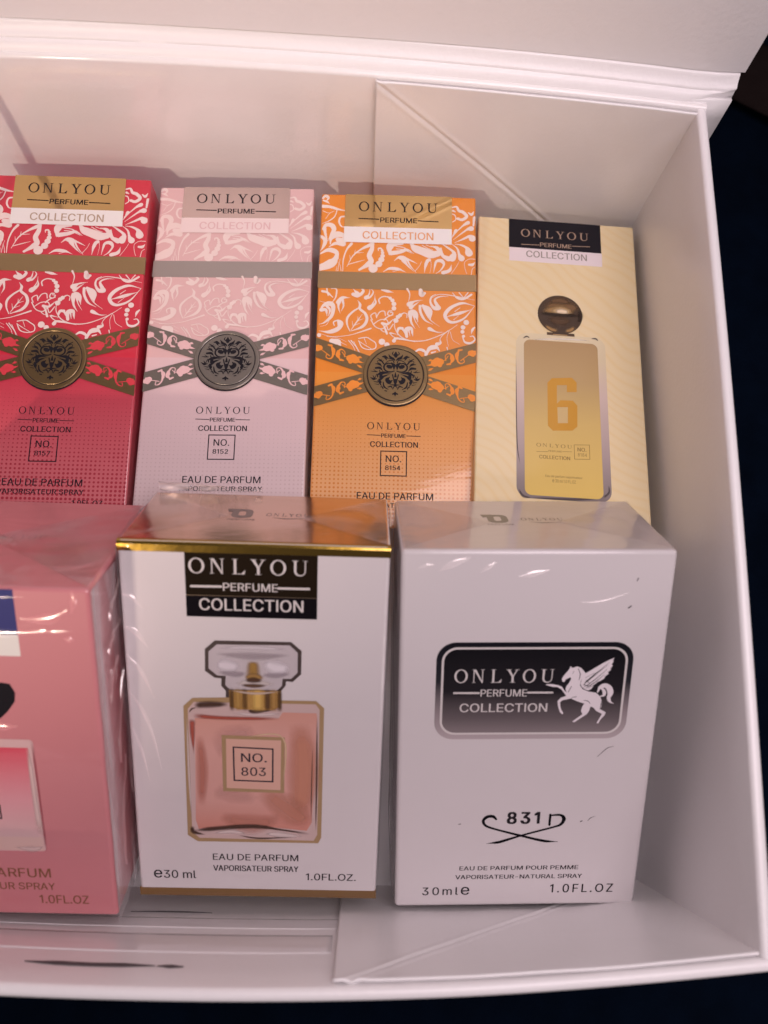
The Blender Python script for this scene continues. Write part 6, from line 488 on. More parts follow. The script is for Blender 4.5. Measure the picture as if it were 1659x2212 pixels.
def rim(inner_top, inner_bot, out, r=1.0, th=TH, mid=None):
    """Profile of a wall: up the inner face, round over the rim, down the outer face."""
    T = Vector(inner_top); B = Vector(inner_bot); o = Vector(out).normalized(); up = (T - B).normalized(); P = []
    for k in range(9):
        q = B.lerp(T - up * r, k / 8)
        if mid: q = q + mid(k / 8)
        P.append(q)
    for a in (30, 60, 90): P.append(T - up * r + up * r * math.sin(R(a)) + o * r * (1 - math.cos(R(a))))
    for a in (60, 30, 0): P.append(T - up * r + o * (th - r) + up * r * math.sin(R(a)) + o * r * math.cos(R(a)))
    P.append(B + o * th); return P
floor_o = grid_mesh('floor', lambda u, v: (lerp(XL, 75, u), lerp(-43, 142, v), 0), 4, 4, m_paper_in, box, thick=-2.5)
def back_prof(u):
    x = lerp(XL - TH, XB + TH * .98, u); return rim((x, yb(x), zb(x)), (x, yb(x) + .6, 0), (0, 1, 0), mid=lambda t: Vector((0, .8 * math.sin(math.pi * t), 0)))
sweep('back_wall', back_prof, 44, m_gloss_in, box)
def front_prof(u):
    x = lerp(XL - TH, XF + TH * .98, u); z = ZF + .5 * noise.noise(Vector((x / 40, 1.3, 0)))
    return rim((x, yf(x), z), (x, max(yf(x), -42.6) - .1, 0), (0, -1, 0), r=1.1, th=TH)
sweep('front_wall', front_prof, 60, m_paper_in, box)
def right_prof(u):
    y = lerp(yf(XF), yb(XB), u); b = 1.0 * math.sin(math.pi * u); x = lerp(XF, XB, u) + b
    return rim((x, y, lerp(ZF, 69.0, u)), (x - b, y, 0), (1, 0, 0))
sweep('right_wall', right_prof, 40, m_paper_in, box)
def left_prof(u):
    y = lerp(yf(XL), yb(XL), u); return rim((XL, y, lerp(ZF, 71.0, u)), (XL, y, 0), (-1, 0, 0))
sweep('left_wall', left_prof, 20, m_paper_in, box)
# folding gusset sheets glued inside the two right-hand corners, each with a diagonal crease
def crease(d): return -.34 * math.exp(-(d / .45) ** 2) + .16 * math.exp(-((d - 1.1) / .6) ** 2) + .12 * math.exp(-((d + 1.1) / .6) ** 2)
def gus_back(u, v):
    x = lerp(.2, XB + .5, u); z = lerp(2, zb(x) - .5, v); t = z / zb(x)
    d = ((x - 1.0) - (zb(1) - 1.5 - z)) * .707
    edge = .35 * min(1, (1 - v) * 30) 
    return (x, yb(x) + .6 * (1 - t) + .8 * math.sin(math.pi * t) - .75 - crease(d) + .1 * noise.noise(Vector((x / 14, z / 14, 0))), z)
grid_mesh('gusset_panel', gus_back, 170, 160, m_paper_in, box, thick=-.5)
def gus_front(u, v):
    x = lerp(-3.6, XF + .4, u); z = lerp(2, ZF - 1.2, v); t = z / ZF
    d = ((x - 2.0) - (ZF - 4 - z)) * .707
    y = lerp(max(yf(x), -42.6), yf(x), t)
    return (x, y + .85 + crease(d) + .12 * noise.noise(Vector((x / 14, z / 14, 5))), z)
grid_mesh('gusset_panel', gus_front, 170, 160, m_paper_in, box, thick=.5, flip=True)
# slits and the strip of clear tape on the front wall lining
def slit(pts):
    a = []; 
    def f(u, v):
        x = lerp(pts[0][0], pts[-1][0], u); s = u * (len(pts) - 1); i = min(int(s), len(pts) - 2); z = lerp(pts[i][1], pts[i + 1][1], s - i)
        w = pts[i][2] * (1 - (s - i)) + pts[i + 1][2] * (s - i); z += (v - .5) * w + .12 * noise.noise(Vector((x, 2, 0)))
        return (x, lerp(max(yf(x), -42.6), yf(x), z / ZF) + .12, z)
    return f
for pts in ([(-59.6, 62.6, .3), (-54, 62.9, 2.1), (-46, 63.2, 1.9), (-38, 63.0, 2.1), (-36, 63.0, .3)], [(-35.6, 63.1, .4), (-33, 63.2, 1.8), (-30.8, 63.3, .4)], [(-50, 27.0, .3), (-44, 26.6, .7), (-37, 26.6, .8), (-32, 27.0, .2)]):
    grid_mesh('slit', slit(pts), 24, 2, m_slit, box, thick=.05, flip=True)
m_tape = mat('clear_tape', (.80, .77, .78), rough=.22, coat=.4, bump=.03, bscale=300)
for z0, z1, dx in ((31, 38.5, 0), (43, 55, 2)):
    def tp(u, v, z0=z0, z1=z1, dx=dx):
        x = lerp(-95, -2.5 - dx, u); z = lerp(z0, z1, v) + (x + 50) * .01
        return (x, lerp(max(yf(x), -42.6), yf(x), z / ZF) + .05 + .04 * noise.noise(Vector((x / 9, z / 3, 1))) , z)
    grid_mesh('tape_strip', tp, 60, 10, m_tape, box, thick=.02, flip=True)
# spine, hinge and lid
def spine_fn(u, v):
    x = lerp(XL - 6, 81.6, u); return (x, yb(min(max(x, -84), 74)) + TH + .5 + .4 * noise.noise(Vector((x / 20, v * 3, 9))), lerp(0, 69.5, v))
grid_mesh('spine', spine_fn, 60, 12, m_paper, box, thick=-.9)
def hinge_prof(u):
    x = lerp(XL - 6, 82.2, u); y0 = yb(min(max(x, -84), 74)); z0 = zb(min(x, 74)); e = max(0, (x - 70) / 12)
    w = .35 * noise.noise(Vector((x / 11, 0, 2))) + e * 1.2 * noise.noise(Vector((x / 2.2, 4, 2)))
    P = [(1.0, -.9)]
    for k in range(25):
        q = k / 24; g = -.38 * math.exp(-((q - .40 + .015 * w) / .035) ** 2) - .35 * math.exp(-((q - .93) / .04) ** 2) + .25 * math.sin(q * math.pi * 2.3) * (1 + .6 * w)
        P.append((1.1 + 5.2 * q - .7 * g, -.5 + 5.6 * q + .7 * g))
    P += [(8.0, 5.3), (8.0, -.9)]
    return [(x, y0 + max(a, min(1.2 + e * 2.6, 7.0 + .1 * a)) + .3 * e * noise.noise(Vector((x / 3, a, 7))), z0 + b) for a, b in P]
sweep('hinge', hinge_prof, 150, m_paper, box)
def lid_prof(u):
    x = lerp(XL - 6, 83.0, u); y0 = yb(min(max(x, -84), 74)); z0 = zb(min(x, 74))
    return [(x, y0 + 5.6 + .3 * math.sin(u * 9), z0 + 4.9), (x, y0 + 6.1, z0 + 40), (x, y0 + 7.0, z0 + 120), (x, y0 + 9.2, z0 + 120), (x, y0 + 8.2, z0 + 4.9)]
sweep('lid', lid_prof, 40, m_paper, box)

# ---------------------------------------------------------------- cartons lying in the back row
def place(key, name, label):
    W, H, D, loc, rot = POSE[key]
    return thing(name, label, 'perfume box', loc, rot), W, H, D
m_black = mat('black_ink', (.010, .009, .014), rough=.55, spec=.2)
m_white = mat('white_print', (.80, .77, .76), rough=.42, coat=.3)
m_gold = mat('gold_foil', (.70, .49, .22), rough=.07, metal=1.)
m_bandgold = mat('dull_gold_band', (.36, .25, .125), rough=.33, metal=.8, coat=.2, bump=.12, bscale=2500)
m_bronze = mat('bronze_foil', (.25, .17, .08), rough=.30, metal=.85, coat=.2, bump=.12, bscale=2500)
m_bandsilver = mat('dull_silver_band', (.42, .385, .37), rough=.33, metal=.8, coat=.2, bump=.12, bscale=2500)
m_silver = mat('silver_foil', (.74, .62, .60), rough=.09, metal=1.)
m_pewter = mat('pewter_foil', (.25, .23, .205), rough=.30, metal=.85, coat=.2, bump=.12, bscale=2500)

def clip_scale(pts, s, H0, H1): return [(x * s, H1 - (H0 - y) * s) for x, y in pts]
def floral_box(key, label, card, floral, lab, white, coll, band, ribbon, motif, medal, number):
    t, W, H, D = place(key, 'perfume_box', label)
    carton(W, H, D, card, t)
    s = W / POSE['org'][0]; H0 = POSE['org'][1]
    T = lambda pts: clip_scale(pts, s, H0, H); TS = lambda q: (T(q[0]), [w * s for w in q[1]])
    TX = lambda q: (q[0], q[1] * s, H - (H0 - q[2]) * s, q[3] * s, q[4] * s)
    a = Art(.015, clip=(.15, 36 * s, W - .15, H - .15))
    for q in ART['floral']: a.stroke(TS(q))
    for x, y, r in ART['floral_dots']: (cx, cy), = T([(x, y)]); a.dot(cx, cy, r * s)
    a.build('floral_print', floral, t)
    a = Art(.20); ((x0, y0), (x1, _), (_, y1), (x2, _)) = T(ART['r_label']); a.poly([(x0, H - .12), (x1, H - .12), (x1, y1), (x2, y1)], 0)
    w0 = T(ART['r_white']); a.poly([(w0[0][0], y1), (w0[1][0], y1), (w0[2][0], (w0[2][1] + w0[3][1]) / 2), (w0[3][0], (w0[2][1] + w0[3][1]) / 2)], 1)
    lb = a.build('label_panel', [lab, white], t)
    a = Art(.24); a.onlyou(TX(ART['r_only_txt'][0]), 0); a.text(TX(ART['r_txt'][0]), 0); a.strokes([TS(q) for q in ART['r_lines'][:2]], 0); a.text(TX(ART['r_txt'][1]), 1)
    a.build('lettering', [m_black, coll], lb)
    b = T(ART['r_band']); yt = (b[0][1] + b[1][1]) / 2; ybm = (b[2][1] + b[3][1]) / 2
    sweep('band', lambda u: [(lerp(-.12, W + .12, u), yt, -.6), (lerp(-.12, W + .12, u), yt, .12), (lerp(-.12, W + .12, u), ybm, .12), (lerp(-.12, W + .12, u), ybm, -.6)], 1, band, t, smooth=False)
    a = Art(.20, clip=(.06, 0, W - .06, H))
    for k, q in enumerate(ART['ribbons']): 
        q = T(q); c = sum(p[0] for p in q) / 4
        xs = sorted(q)[:2] if c < W / 2 else sorted(q)[2:]
        out = []
        for p in q:
            if p in xs: p = (.06 if c < W / 2 else W - .06, p[1])
            out.append(p)
        a.poly(out)
    rb = a.build('crossed_ribbon', ribbon, t)
    a = Art(.24, clip=(.08, 0, W - .08, H)); a.strokes([TS(q) for q in ART['ribbon_motif']]); a.build('ribbon_motif', motif, rb)
    (mx, my), = T([ART['medal'][:2]]); r = ART['medal'][2] * s * 1.0; ry = r * .985
    bm_ = []
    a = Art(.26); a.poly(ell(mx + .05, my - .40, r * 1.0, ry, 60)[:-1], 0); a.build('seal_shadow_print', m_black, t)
    prof = [(1.0, -.1), (1.0, .26), (.985, .40), (.965, .44), (.89, .44), (.875, .36), (.85, .36), (.835, .44), (.0, .44)]; bmx = bmesh.new(); prev = None; NS = 72
    rings = [[bmx.verts.new(Vector((mx + r * k * math.cos(a_ * math.tau / NS), my + ry * k * math.sin(a_ * math.tau / NS), z)) * MM) for a_ in range(NS)] for k, z in prof[:-1]]
    for A1, B1 in zip(rings, rings[1:]):
        for k in range(NS): f_ = bmx.faces.new((A1[k], A1[(k + 1) % NS], B1[(k + 1) % NS], B1[k])); f_.material_index = 1 if A1 in (rings[5],) or A1 is rings[0] else 0
    bmx.faces.new(rings[-1]); bmesh.ops.recalc_face_normals(bmx, faces=bmx.faces[:])
    me = bpy.data.meshes.new('medallion'); bmx.to_mesh(me); bmx.free(); md = link('medallion', me, [medal, m_black], t)
    a = Art(.452)
    for pts, ws in ART['medal_motif']:
        for sg in (-1, 1):
            if sg > 0 and all(abs(p[0]) < .012 for p in pts): continue
            a.stroke(([(mx + sg * p[0] * -1 * -1 * (1 if sg < 0 else 1) * r * .98 if sg < 0 else mx + p[0] * r * .98, my + p[1] * ry * .98) for p in pts] if sg > 0 else [(mx - p[0] * r * .98, my + p[1] * ry * .98) for p in pts], [w * r * .84 for w in ws]))
    a.build('damask_ornament', m_black, md)
    a = Art(.02); a.onlyou(TX(ART['r_only_txt'][1])); a.strokes([TS(q) for q in ART['r_lines'][2:]])
    for q in ART['r_low_txt']: a.text(TX(q))
    a.build('lettering', m_black, t)
    a = Art(.02); f = T(ART['r_frame']); x0, x1 = min(p[0] for p in f), max(p[0] for p in f); y0, y1 = min(p[1] for p in f), max(p[1] for p in f)
    a.frame([(x0, y0), (x1, y0), (x1, y1), (x0, y1)], .26); fr = a.build('number_frame', m_black, t)
    a = Art(.03); a.text(TX(ART['r_no_txt'])); nt = list(TX(ART['r_num_txt'])); nt[0] = number; a.text(tuple(nt)); a.build('lettering', m_black, fr)
    return t

c_red = card_print('red_card', (.58, .016, .045), (.52, .025, .06), (.59, .16, .18), (.36, .012, .035), .36)
c_pink = card_print('pale_pink_card', (.70, .455, .455), (.70, .51, .53), (.66, .53, .54), (.58, .43, .44), .24)
c_org = card_print('orange_card', (.74, .235, .010), (.74, .27, .025), (.76, .42, .18), (.62, .19, .010), .34)
m_fl_red = mat('pale_floral_ink', (.80, .66, .64), rough=.42, coat=.3)
m_fl_pink = mat('soft_floral_ink', (.80, .66, .63), rough=.42, coat=.3)
m_fl_org = mat('white_floral_ink', (.80, .68, .62), rough=.42, coat=.3)
m_tan = mat('tan_ink', (.42, .31, .22), rough=.42, coat=.3)
m_orange_ink = mat('orange_ink', (.72, .34, .13), rough=.42, coat=.3)
m_faint = mat('faint_pink_ink', (.70, .47, .48), rough=.42, coat=.3)
m_palewhite = mat('pale_pink_print', (.80, .66, .65), rough=.42, coat=.3)
m_mot_red = mat('red_motif_ink', (.62, .04, .06), rough=.45, coat=.2)
m_mot_pink = mat('pink_motif_ink', (.74, .49, .50), rough=.45, coat=.2)
m_mot_org = mat('orange_motif_ink', (.80, .26, .02), rough=.45, coat=.2)
floral_box('red', 'red perfume carton with white floral print, gold bands and a round seal, number 8157', c_red, m_fl_red, m_gold, m_white, m_tan, m_bandgold, m_bronze, m_mot_red, m_bronze, '8157')
floral_box('pink', 'pale pink perfume carton with faint floral print and silver-grey ribbons, number 8152', c_pink, m_fl_pink, m_silver, m_palewhite, m_faint, m_bandsilver, m_pewter, m_mot_pink, m_pewter, '8152')
floral_box('org', 'orange perfume carton with white floral print and bronze crossed ribbons, number 8154', c_org, m_fl_org, m_gold, m_white, m_orange_ink, m_bandgold, m_bronze, m_mot_org, m_bronze, '8154')

# the yellow carton
def wavy_card():
    mt = mat('yellow_wavy_card', (.80, .66, .33), rough=.42, coat=.8, wrinkle=.05); N, L = nodes(mt); p = N['Principled BSDF']
    tc = N.new('ShaderNodeTexCoord'); mp = N.new('ShaderNodeMapping'); mp.inputs['Rotation'].default_value = (0, 0, R(-58)); L.new(tc.outputs['Object'], mp.inputs[0])
    n = N.new('ShaderNodeTexNoise'); n.inputs['Scale'].default_value = 26; n.inputs['Detail'].default_value = 1.6; L.new(mp.outputs[0], n.inputs['Vector'])
    sp = N.new('ShaderNodeSeparateXYZ'); L.new(mp.outputs[0], sp.inputs[0])
    ph = mathn(N, L, 'ADD', mathn(N, L, 'MULTIPLY', sp.outputs[0], 2400.0), mathn(N, L, 'MULTIPLY', n.outputs['Fac'], 52.0))
    w = mathn(N, L, 'SINE', ph); w2 = mathn(N, L, 'POWER', mathn(N, L, 'ADD', mathn(N, L, 'MULTIPLY', w, .5), .5), 2.5)
    mx = N.new('ShaderNodeMix'); mx.data_type = 'RGBA'; mx.inputs[6].default_value = (.79, .66, .40, 1); mx.inputs[7].default_value = (.78, .63, .345, 1)
    L.new(w2, mx.inputs[0]); L.new(mx.outputs[2], p.inputs['Base Color']); return mt
t, W, H, D = place('yel', 'perfume_box', 'pale yellow wavy-patterned perfume carton with a picture of a gold ball-capped bottle')
carton(W, H, D, wavy_card(), t)
m_ltype = mat('bronze_type', (.42, .30, .22), rough=.4, metal=.3, coat=.3); m_gtype = mat('grey_type', (.30, .27, .24), rough=.45, coat=.3)
def yfix(q, dy=0): return q
q = ART['y_label']; x0, x1 = (q[0][0] + q[3][0]) / 2, (q[1][0] + q[2][0]) / 2; y1 = (q[2][1] + q[3][1]) / 2; w = ART['y_white']; y2 = (w[2][1] + w[3][1]) / 2
a = Art(.03); a.rect(x0, y1, x1, H - .3, 0); a.rect(x0 + .1, y2, x1 + .1, y1, 1)
lb = a.build('label_panel', [m_black, mat('lilac_white_print', (.78, .70, .72), rough=.42, coat=.3)], t)
a = Art(.06); a.onlyou(ART['y_only_txt'][0], 0); a.text(ART['y_txt'][0], 0); a.strokes(ART['y_lines'], 0); a.text(ART['y_col_txt'][0], 1); a.build('lettering', [m_ltype, m_gtype], lb)
def rrect(q, r, n=7):
    x0, x1 = min(p[0] for p in q), max(p[0] for p in q); y0, y1 = min(p[1] for p in q), max(p[1] for p in q); P = []
    for cx, cy, a0 in ((x1 - r, y1 - r, 0), (x0 + r, y1 - r, 90), (x0 + r, y0 + r, 180), (x1 - r, y0 + r, 270)):
        P += [(cx + r * math.cos(R(a0 + 90 * k / n)), cy + r * math.sin(R(a0 + 90 * k / n))) for k in range(n + 1)]
    return P
gq = ART['y_glass']; gy0 = min(p[1] for p in gq); gy1 = max(p[1] for p in gq)
m_yglass = ramp_mat('printed_clear_glass', [(0, (.22, .19, .19)), (.25, (.40, .33, .32)), (.62, (.62, .50, .45)), (.85, (.68, .59, .40)), (1, (.72, .63, .42))], gy0, gy1)
m_ypanel = ramp_mat('printed_gold_panel', [(0, (.72, .53, .15)), (.45, (.64, .47, .17)), (.7, (.50, .36, .17)), (1, (.43, .29, .14))], gy0, gy1)
a = Art(.03); a.poly(rrect(gq, 3.0), 0); a.softs(ART['y_dark'], (.10, .08, .08), .9, 1, 1.5); a.softs(ART['y_light'], (.80, .75, .66), .95, 1, 1.6)
bt = a.build('printed_bottle', [m_yglass, m_tone], t)
a = Art(.07); a.poly(rrect(ART['y_panel'], 1.7), 0); pn = a.build('bottle_panel', m_ypanel, bt)
a = Art(.09); a.poly(ART['y_six'][:10] + ART['y_six'][10:], 0); a.poly(ART['y_hole'], 1)
a.build('large_numeral', [mat('amber_print', (.58, .30, .03), rough=.42, coat=.3), mat('gold_print', (.60, .45, .20), rough=.42, coat=.3), mat('light_gold_print', (.72, .56, .3), rough=.4, coat=.3)], pn)
a = Art(.09); a.onlyou(ART['y_only_txt'][1]); a.strokes(ART['y_small_lines'])
for q in ART['y_small_txt']: a.text(q)
f = ART['y_frame']; a.frame([(f[0][0], f[3][1]), (f[1][0], f[2][1]), (f[1][0], f[1][1]), (f[0][0], f[0][1])], .13)
a.build('lettering', mat('olive_type', (.30, .20, .06), rough=.42, coat=.3), pn)
bx, by, br = ART['y_ball']
m_b = [mat('dark_bronze_print', (.050, .028, .013), rough=.4, coat=.3), m_tone, mat('brass_print', (.42, .27, .11), rough=.4, coat=.3), mat('pale_gold_print', (.72, .55, .32), rough=.4, coat=.3), mat('mid_bronze_print', (.10, .055, .026), rough=.4, coat=.3)]
a = Art(.10); a.poly(ell(bx, by, br, br, 48)[:-1], 0); B = lambda x, y: (bx + br * x, by + br * y)
for pts, w, c, al in (([B(-.74, .22), B(-.2, .46), B(.5, .42), B(.74, .2)], [.9, 1.3, .9], (.17, .095, .04), 1), ([B(-.5, .62), B(0, .74), B(.5, .62)], [.5, .9, .5], (.13, .072, .032), 1), ([B(-.82, .12), B(0, .26), B(.66, .16)], [.5, 1.1, .5], (.34, .21, .085), .95), ([B(-.45, .15), B(.08, .22), B(.52, .15)], [.4, .9, .4], (.55, .39, .19), .9), ([B(-.22, .15), B(.1, .18), B(.38, .15)], [.4, .6, .4], (.82, .68, .48), 1),
    ([B(-.93, .02), B(0, -.03), B(.93, .02)], [.3, .4, .3], (.022, .012, .006), 1), ([B(-.6, -.25), B(0, -.36), B(.5, -.28)], [.6, 1.2, .6], (.105, .058, .028), .8), ([B(-.68, -.58), B(-.42, -.78), B(-.1, -.84)], [.3, .5, .3], (.36, .22, .09), .9), ([B(.2, -.84), B(.45, -.76), B(.64, -.58)], [.3, .5, .3], (.36, .22, .09), .9), ([B(.86, .3), B(.92, 0), B(.82, -.35)], [.4, .5, .4], (.030, .016, .008), .9)): a.soft([p for p in pts], [x * br / 2.4 * 1.35 for x in w], c, al, 1)
q = ART['y_neck']; a.rect(q[0][0], q[2][1], q[1][0], q[0][1], 4); a.rect(q[0][0] + 1.6, q[2][1] + .1, q[1][0] - 1.9, q[0][1] - .2, 2); a.rect(q[0][0] + 2.2, q[2][1] + .2, q[1][0] - 2.6, q[0][1] - .3, 3); a.rect(q[0][0], q[0][1] - .1, q[1][0], q[0][1] + .25, 0)
a.build('ball_cap', m_b, bt)

# ---------------------------------------------------------------- cartons standing tilted in the front row
FW = dict(coat=.7, wrinkle=.16)
m_wcard = mat('white_wrapped_card', (.60, .56, .568), rough=.45, bump=.05, bscale=2500, **FW)
m_goldtop = mat('gold_foil_wrapped', (.66, .50, .36), rough=.17, metal=1., coat=.6, wrinkle=.3, bump=.12, bscale=70)
m_darkfoil = mat('dark_brown_foil', (.012, .007, .003), rough=.6, coat=.04, spec=.06)
m_blackw = mat('black_ink_wrapped', (.004, .003, .005), rough=.6, coat=.03, spec=.06)
m_type_w = mat('silver_type_wrapped', (.60, .56, .55), rough=.45, **FW)
m_ink = mat('charcoal_ink_wrapped', (.014, .011, .014), rough=.55, coat=.06, spec=.1)
m_navy = mat('navy_ink_wrapped', (.012, .009, .022), rough=.5, coat=.2, spec=.25)
def pm(name, c): return mat(name, c, rough=.42, **FW)
m_flap = film_mat('film_flap_clear', .20, .12, (70, 40, 70)); m_film = film_mat('clear_film', .62, .14, (85, 16, 85)); m_crease = fold_mat()

def top_logo(t, H, x, v, sc, ink, parent_name='top_mark', txt_x=None):
    a = Art(.03, face='top', H=H)
    o = rrect([(x - 2.2 * sc, v - 2.6 * sc), (x + 2.2 * sc, v + 2.8 * sc)], 1.7 * sc); i = rrect([(x - .75 * sc, v - 1.3 * sc), (x + .75 * sc, v + 1.6 * sc)], .6 * sc); a.ring(o, i)
    a.poly([(x - 3.4 * sc, v + 2.9 * sc), (x - .8 * sc, v + 2.9 * sc), (x - 1.6 * sc, v + 1.2 * sc), (x - 3.0 * sc, v + 1.0 * sc)])
    a.text(('PERFUME', x - 2.6 * sc, v - 4.1 * sc, 5.6 * sc, .9 * sc))
    tx = x + 5.0 * sc; a.onlyou(('ONLYOU', tx, v - 1.0 * sc, 9.0 * sc, 1.7 * sc)); a.stroke(([(tx + 1.5 * sc, v - 2.0 * sc), (tx + 4.5 * sc, v - 2.5 * sc), (tx + 8.5 * sc, v - 2.0 * sc)], [.1, .35, .1]))
    return a.build(parent_name, ink, t)

def film_strip(fn, nu, nv, parent, name='film_wrap'): return grid_mesh(name, fn, nu, nv, m_flap if name == 'film_flap' else m_film, parent)

def end_flaps(W, H, D, t, rise=.16):
    for x0, x1, k in ((.4, D * .62, 0), (W - .4, W - D * .62, 1)):
        film_strip(lambda u, v: (lerp(x0, x1, u), H + rise + k * .03 + .12 * (1 - abs(2 * v - 1)) * u, lerp(-.6, -D + .4, .5 + (v - .5) * (1 - u))), 16, 10, t, 'film_flap')

# white and gold carton, number 803
t, W, H, D = place('b803', 'perfume_box', 'white perfume carton with gold top edge and a picture of a square pink bottle')
carton(W, H, D, [m_wcard, m_goldtop, pm('bronze_base_wrapped', (.25, .14, .045))], t, bev=.7, face_mat={(0, 1, 0): 1, (0, -1, 0): 2})
q = ART['g_topband']; yt = (q[2][1] + q[3][1]) / 2
sweep('gold_band', lambda u: [(lerp(-.06, W + .06, u), yt, .06), (lerp(-.06, W + .06, u), H - .75, .06), (lerp(-.06, W + .06, u), H - .3, -.1), (lerp(-.06, W + .06, u), H + .03, -.55), (lerp(-.06, W + .06, u), H + .05, -1.2), (lerp(-.06, W + .06, u), yt, -1.2)], 1, mat('gold_edge_wrapped', (.36, .235, .045), rough=.16, metal=1., coat=.4, wrinkle=.5, bump=.25, bscale=120), t, smooth=False)
q = ART['g_label']; x0, x1 = (q[0][0] + q[3][0]) / 2, (q[1][0] + q[2][0]) / 2; y1 = (q[2][1] + q[3][1]) / 2; q2 = ART['g_label2']; y2 = (q2[2][1] + q2[3][1]) / 2
a = Art(.07); a.rect(x0, y1, x1, yt, 0); a.rect(x0, y2, x1, y1, 1); a.rect(x0, y1 - .06, x1, y1 + .06, 2)
lb = a.build('label_panel', [m_darkfoil, m_blackw, m_goldtop], t)
a = Art(.1); a.onlyou(ART['g_only_txt'][0]); a.strokes(ART['g_lines']); [a.text(q) for q in ART['g_txt']]; a.build('lettering', m_type_w, lb)
P_ = {k: pm(n, c) for k, n, c in (('gold', 'printed_gold_outline', (.33, .215, .10)), ('dk', 'printed_black_outline', (.045, .028, .026)), ('gl', 'printed_glass_grey', (.47, .42, .44)), ('gl2', 'printed_glass_light', (.66, .60, .63)), ('st', 'printed_stopper_gold', (.33, .20, .06)), ('br', 'printed_brown', (.095, .045, .022)), ('co', 'printed_collar_gold', (.38, .21, .05)), ('co2', 'printed_bright_gold', (.60, .38, .10)), ('bg', 'printed_glass_pink', (.52, .38, .36)), ('red', 'printed_red_brown', (.36, .085, .055)), ('lt', 'printed_glass_white', (.66, .55, .53)), ('fold', 'printed_fold', (.48, .22, .15)), ('lab', 'printed_salmon', (.62, .36, .28)), ('labl', 'printed_pale_gold', (.62, .44, .28)))}
a = Art(.03); a.poly(ART['g_cap_dark'], 0); a.poly(ART['g_cap_glass'], 1)
gq = ART['g_cap_glass']; cx0, cx1 = min(p[0] for p in gq), max(p[0] for p in gq); cy0, cy1 = min(p[1] for p in gq), max(p[1] for p in gq); U = lambda u, v: (lerp(cx0, cx1, u), lerp(cy0, cy1, v))
for pts, w, c, al in (([U(.08, .55), U(.2, .52), U(.36, .5)], [2, 4.5, 2], (.66, .61, .65), .9), ([U(.62, .62), U(.75, .5), U(.92, .5)], [2, 4.5, 2], (.70, .65, .69), .9), ([U(.12, .90), U(.5, .93), U(.9, .90)], [.6, 1.4, .6], (.62, .57, .60), .8), ([U(.08, .78), U(.5, .74), U(.92, .78)], [.8, 2.2, .8], (.34, .29, .31), .55),
    ([U(.10, .38), U(.3, .34), U(.42, .36)], [1, 1.8, 1], (.32, .27, .30), .6), ([U(.60, .34), U(.75, .33), U(.92, .38)], [1, 1.6, 1], (.34, .29, .32), .6), ([U(.04, .62), U(.05, .75)], [1.2, 1.2], (.30, .25, .28), .6), ([U(.96, .62), U(.95, .75)], [1.2, 1.2], (.30, .25, .28), .6), ([U(.30, .13), U(.5, .17), U(.74, .13)], [1, 2.2, 1], (.62, .55, .52), .7)): a.soft(pts, w, c, al, 2)
for pts, w, c, al in (([U(.5, .64), U(.5, .48), U(.5, .30)], [2.4, 3.0, 3.4], (.30, .17, .04), 1), ([U(.40, .26), U(.5, .30), U(.62, .26)], [1.2, 2.2, 1.2], (.30, .17, .05), 1), ([U(.41, .20), U(.5, .22), U(.60, .20)], [.8, 1.6, .8], (.07, .03, .015), 1), ([U(.36, .10), U(.5, .09), U(.65, .10)], [.6, 1.2, .6], (.10, .045, .02), .9), ([U(.49, .58), U(.49, .42)], [.8, .9], (.46, .28, .08), .8)): a.soft(pts, w, c, al, 2)
cp = a.build('printed_bottle_cap', [P_['dk'], P_['gl'], m_tone], t)
lq = [p[1] for p in ART['g_liquid']]; lx = [p[0] for p in ART['g_liquid']]; l0, l1, b0, b1 = min(lx), max(lx), min(lq), max(lq); V = lambda u, v: (lerp(l0, l1, u), lerp(b0, b1, v))
m_liq = ramp_mat('printed_pink_perfume', [(0, (.52, .215, .165)), (.25, (.58, .31, .265)), (.7, (.60, .325, .28)), (1, (.56, .28, .22))], min(lq), max(lq), wrinkle=.18, coat=.6)
a = Art(.06); a.poly(ART['g_body_gold'], 0); a.poly(ART['g_glass'], 1); a.poly(ART['g_liquid'], 2)
for pts, w, c, al in (([V(.86, .1), V(.9, .5), V(.86, .92)], [5, 8, 5], (.58, .25, .16), .75), ([V(.2, .12), V(.45, .05), V(.7, .1)], [3, 6, 3], (.52, .22, .16), .6), ([V(.55, .35), V(.78, .18), V(.95, .05)], [5, 8, 4], (.56, .24, .16), .55), ([V(.05, .2), V(.07, .5), V(.06, .8)], [2, 3, 2], (.48, .17, .12), .6), ([V(.25, .6), V(.32, .75), V(.5, .86)], [4, 9, 4], (.61, .345, .305), .5), ([V(.15, .3), V(.3, .32), V(.5, .25)], [3, 6, 3], (.61, .345, .30), .4)): a.soft(pts, w, c, al, 3)
a.softs(ART['g_red'], (.34, .07, .045), .95, 3, 1.3); a.softs(ART['g_lightglass'], (.66, .55, .53), .85, 3, 1.5); a.softs(ART['g_darkbrown'], (.055, .025, .015), .95, 3, 1.35); a.softs(ART['g_fold'], (.42, .17, .11), .9, 3, 1.6)
bd = a.build('printed_bottle', [P_['gold'], P_['bg'], m_liq, m_tone], t)
q = ART['g_collar']; k0, k1 = min(p[0] for p in q), max(p[0] for p in q); h0, h1 = min(p[1] for p in q), max(p[1] for p in q); Q = lambda u, v: (lerp(k0, k1, u), lerp(h0, h1, v))
a = Art(.10); a.poly(q, 0)
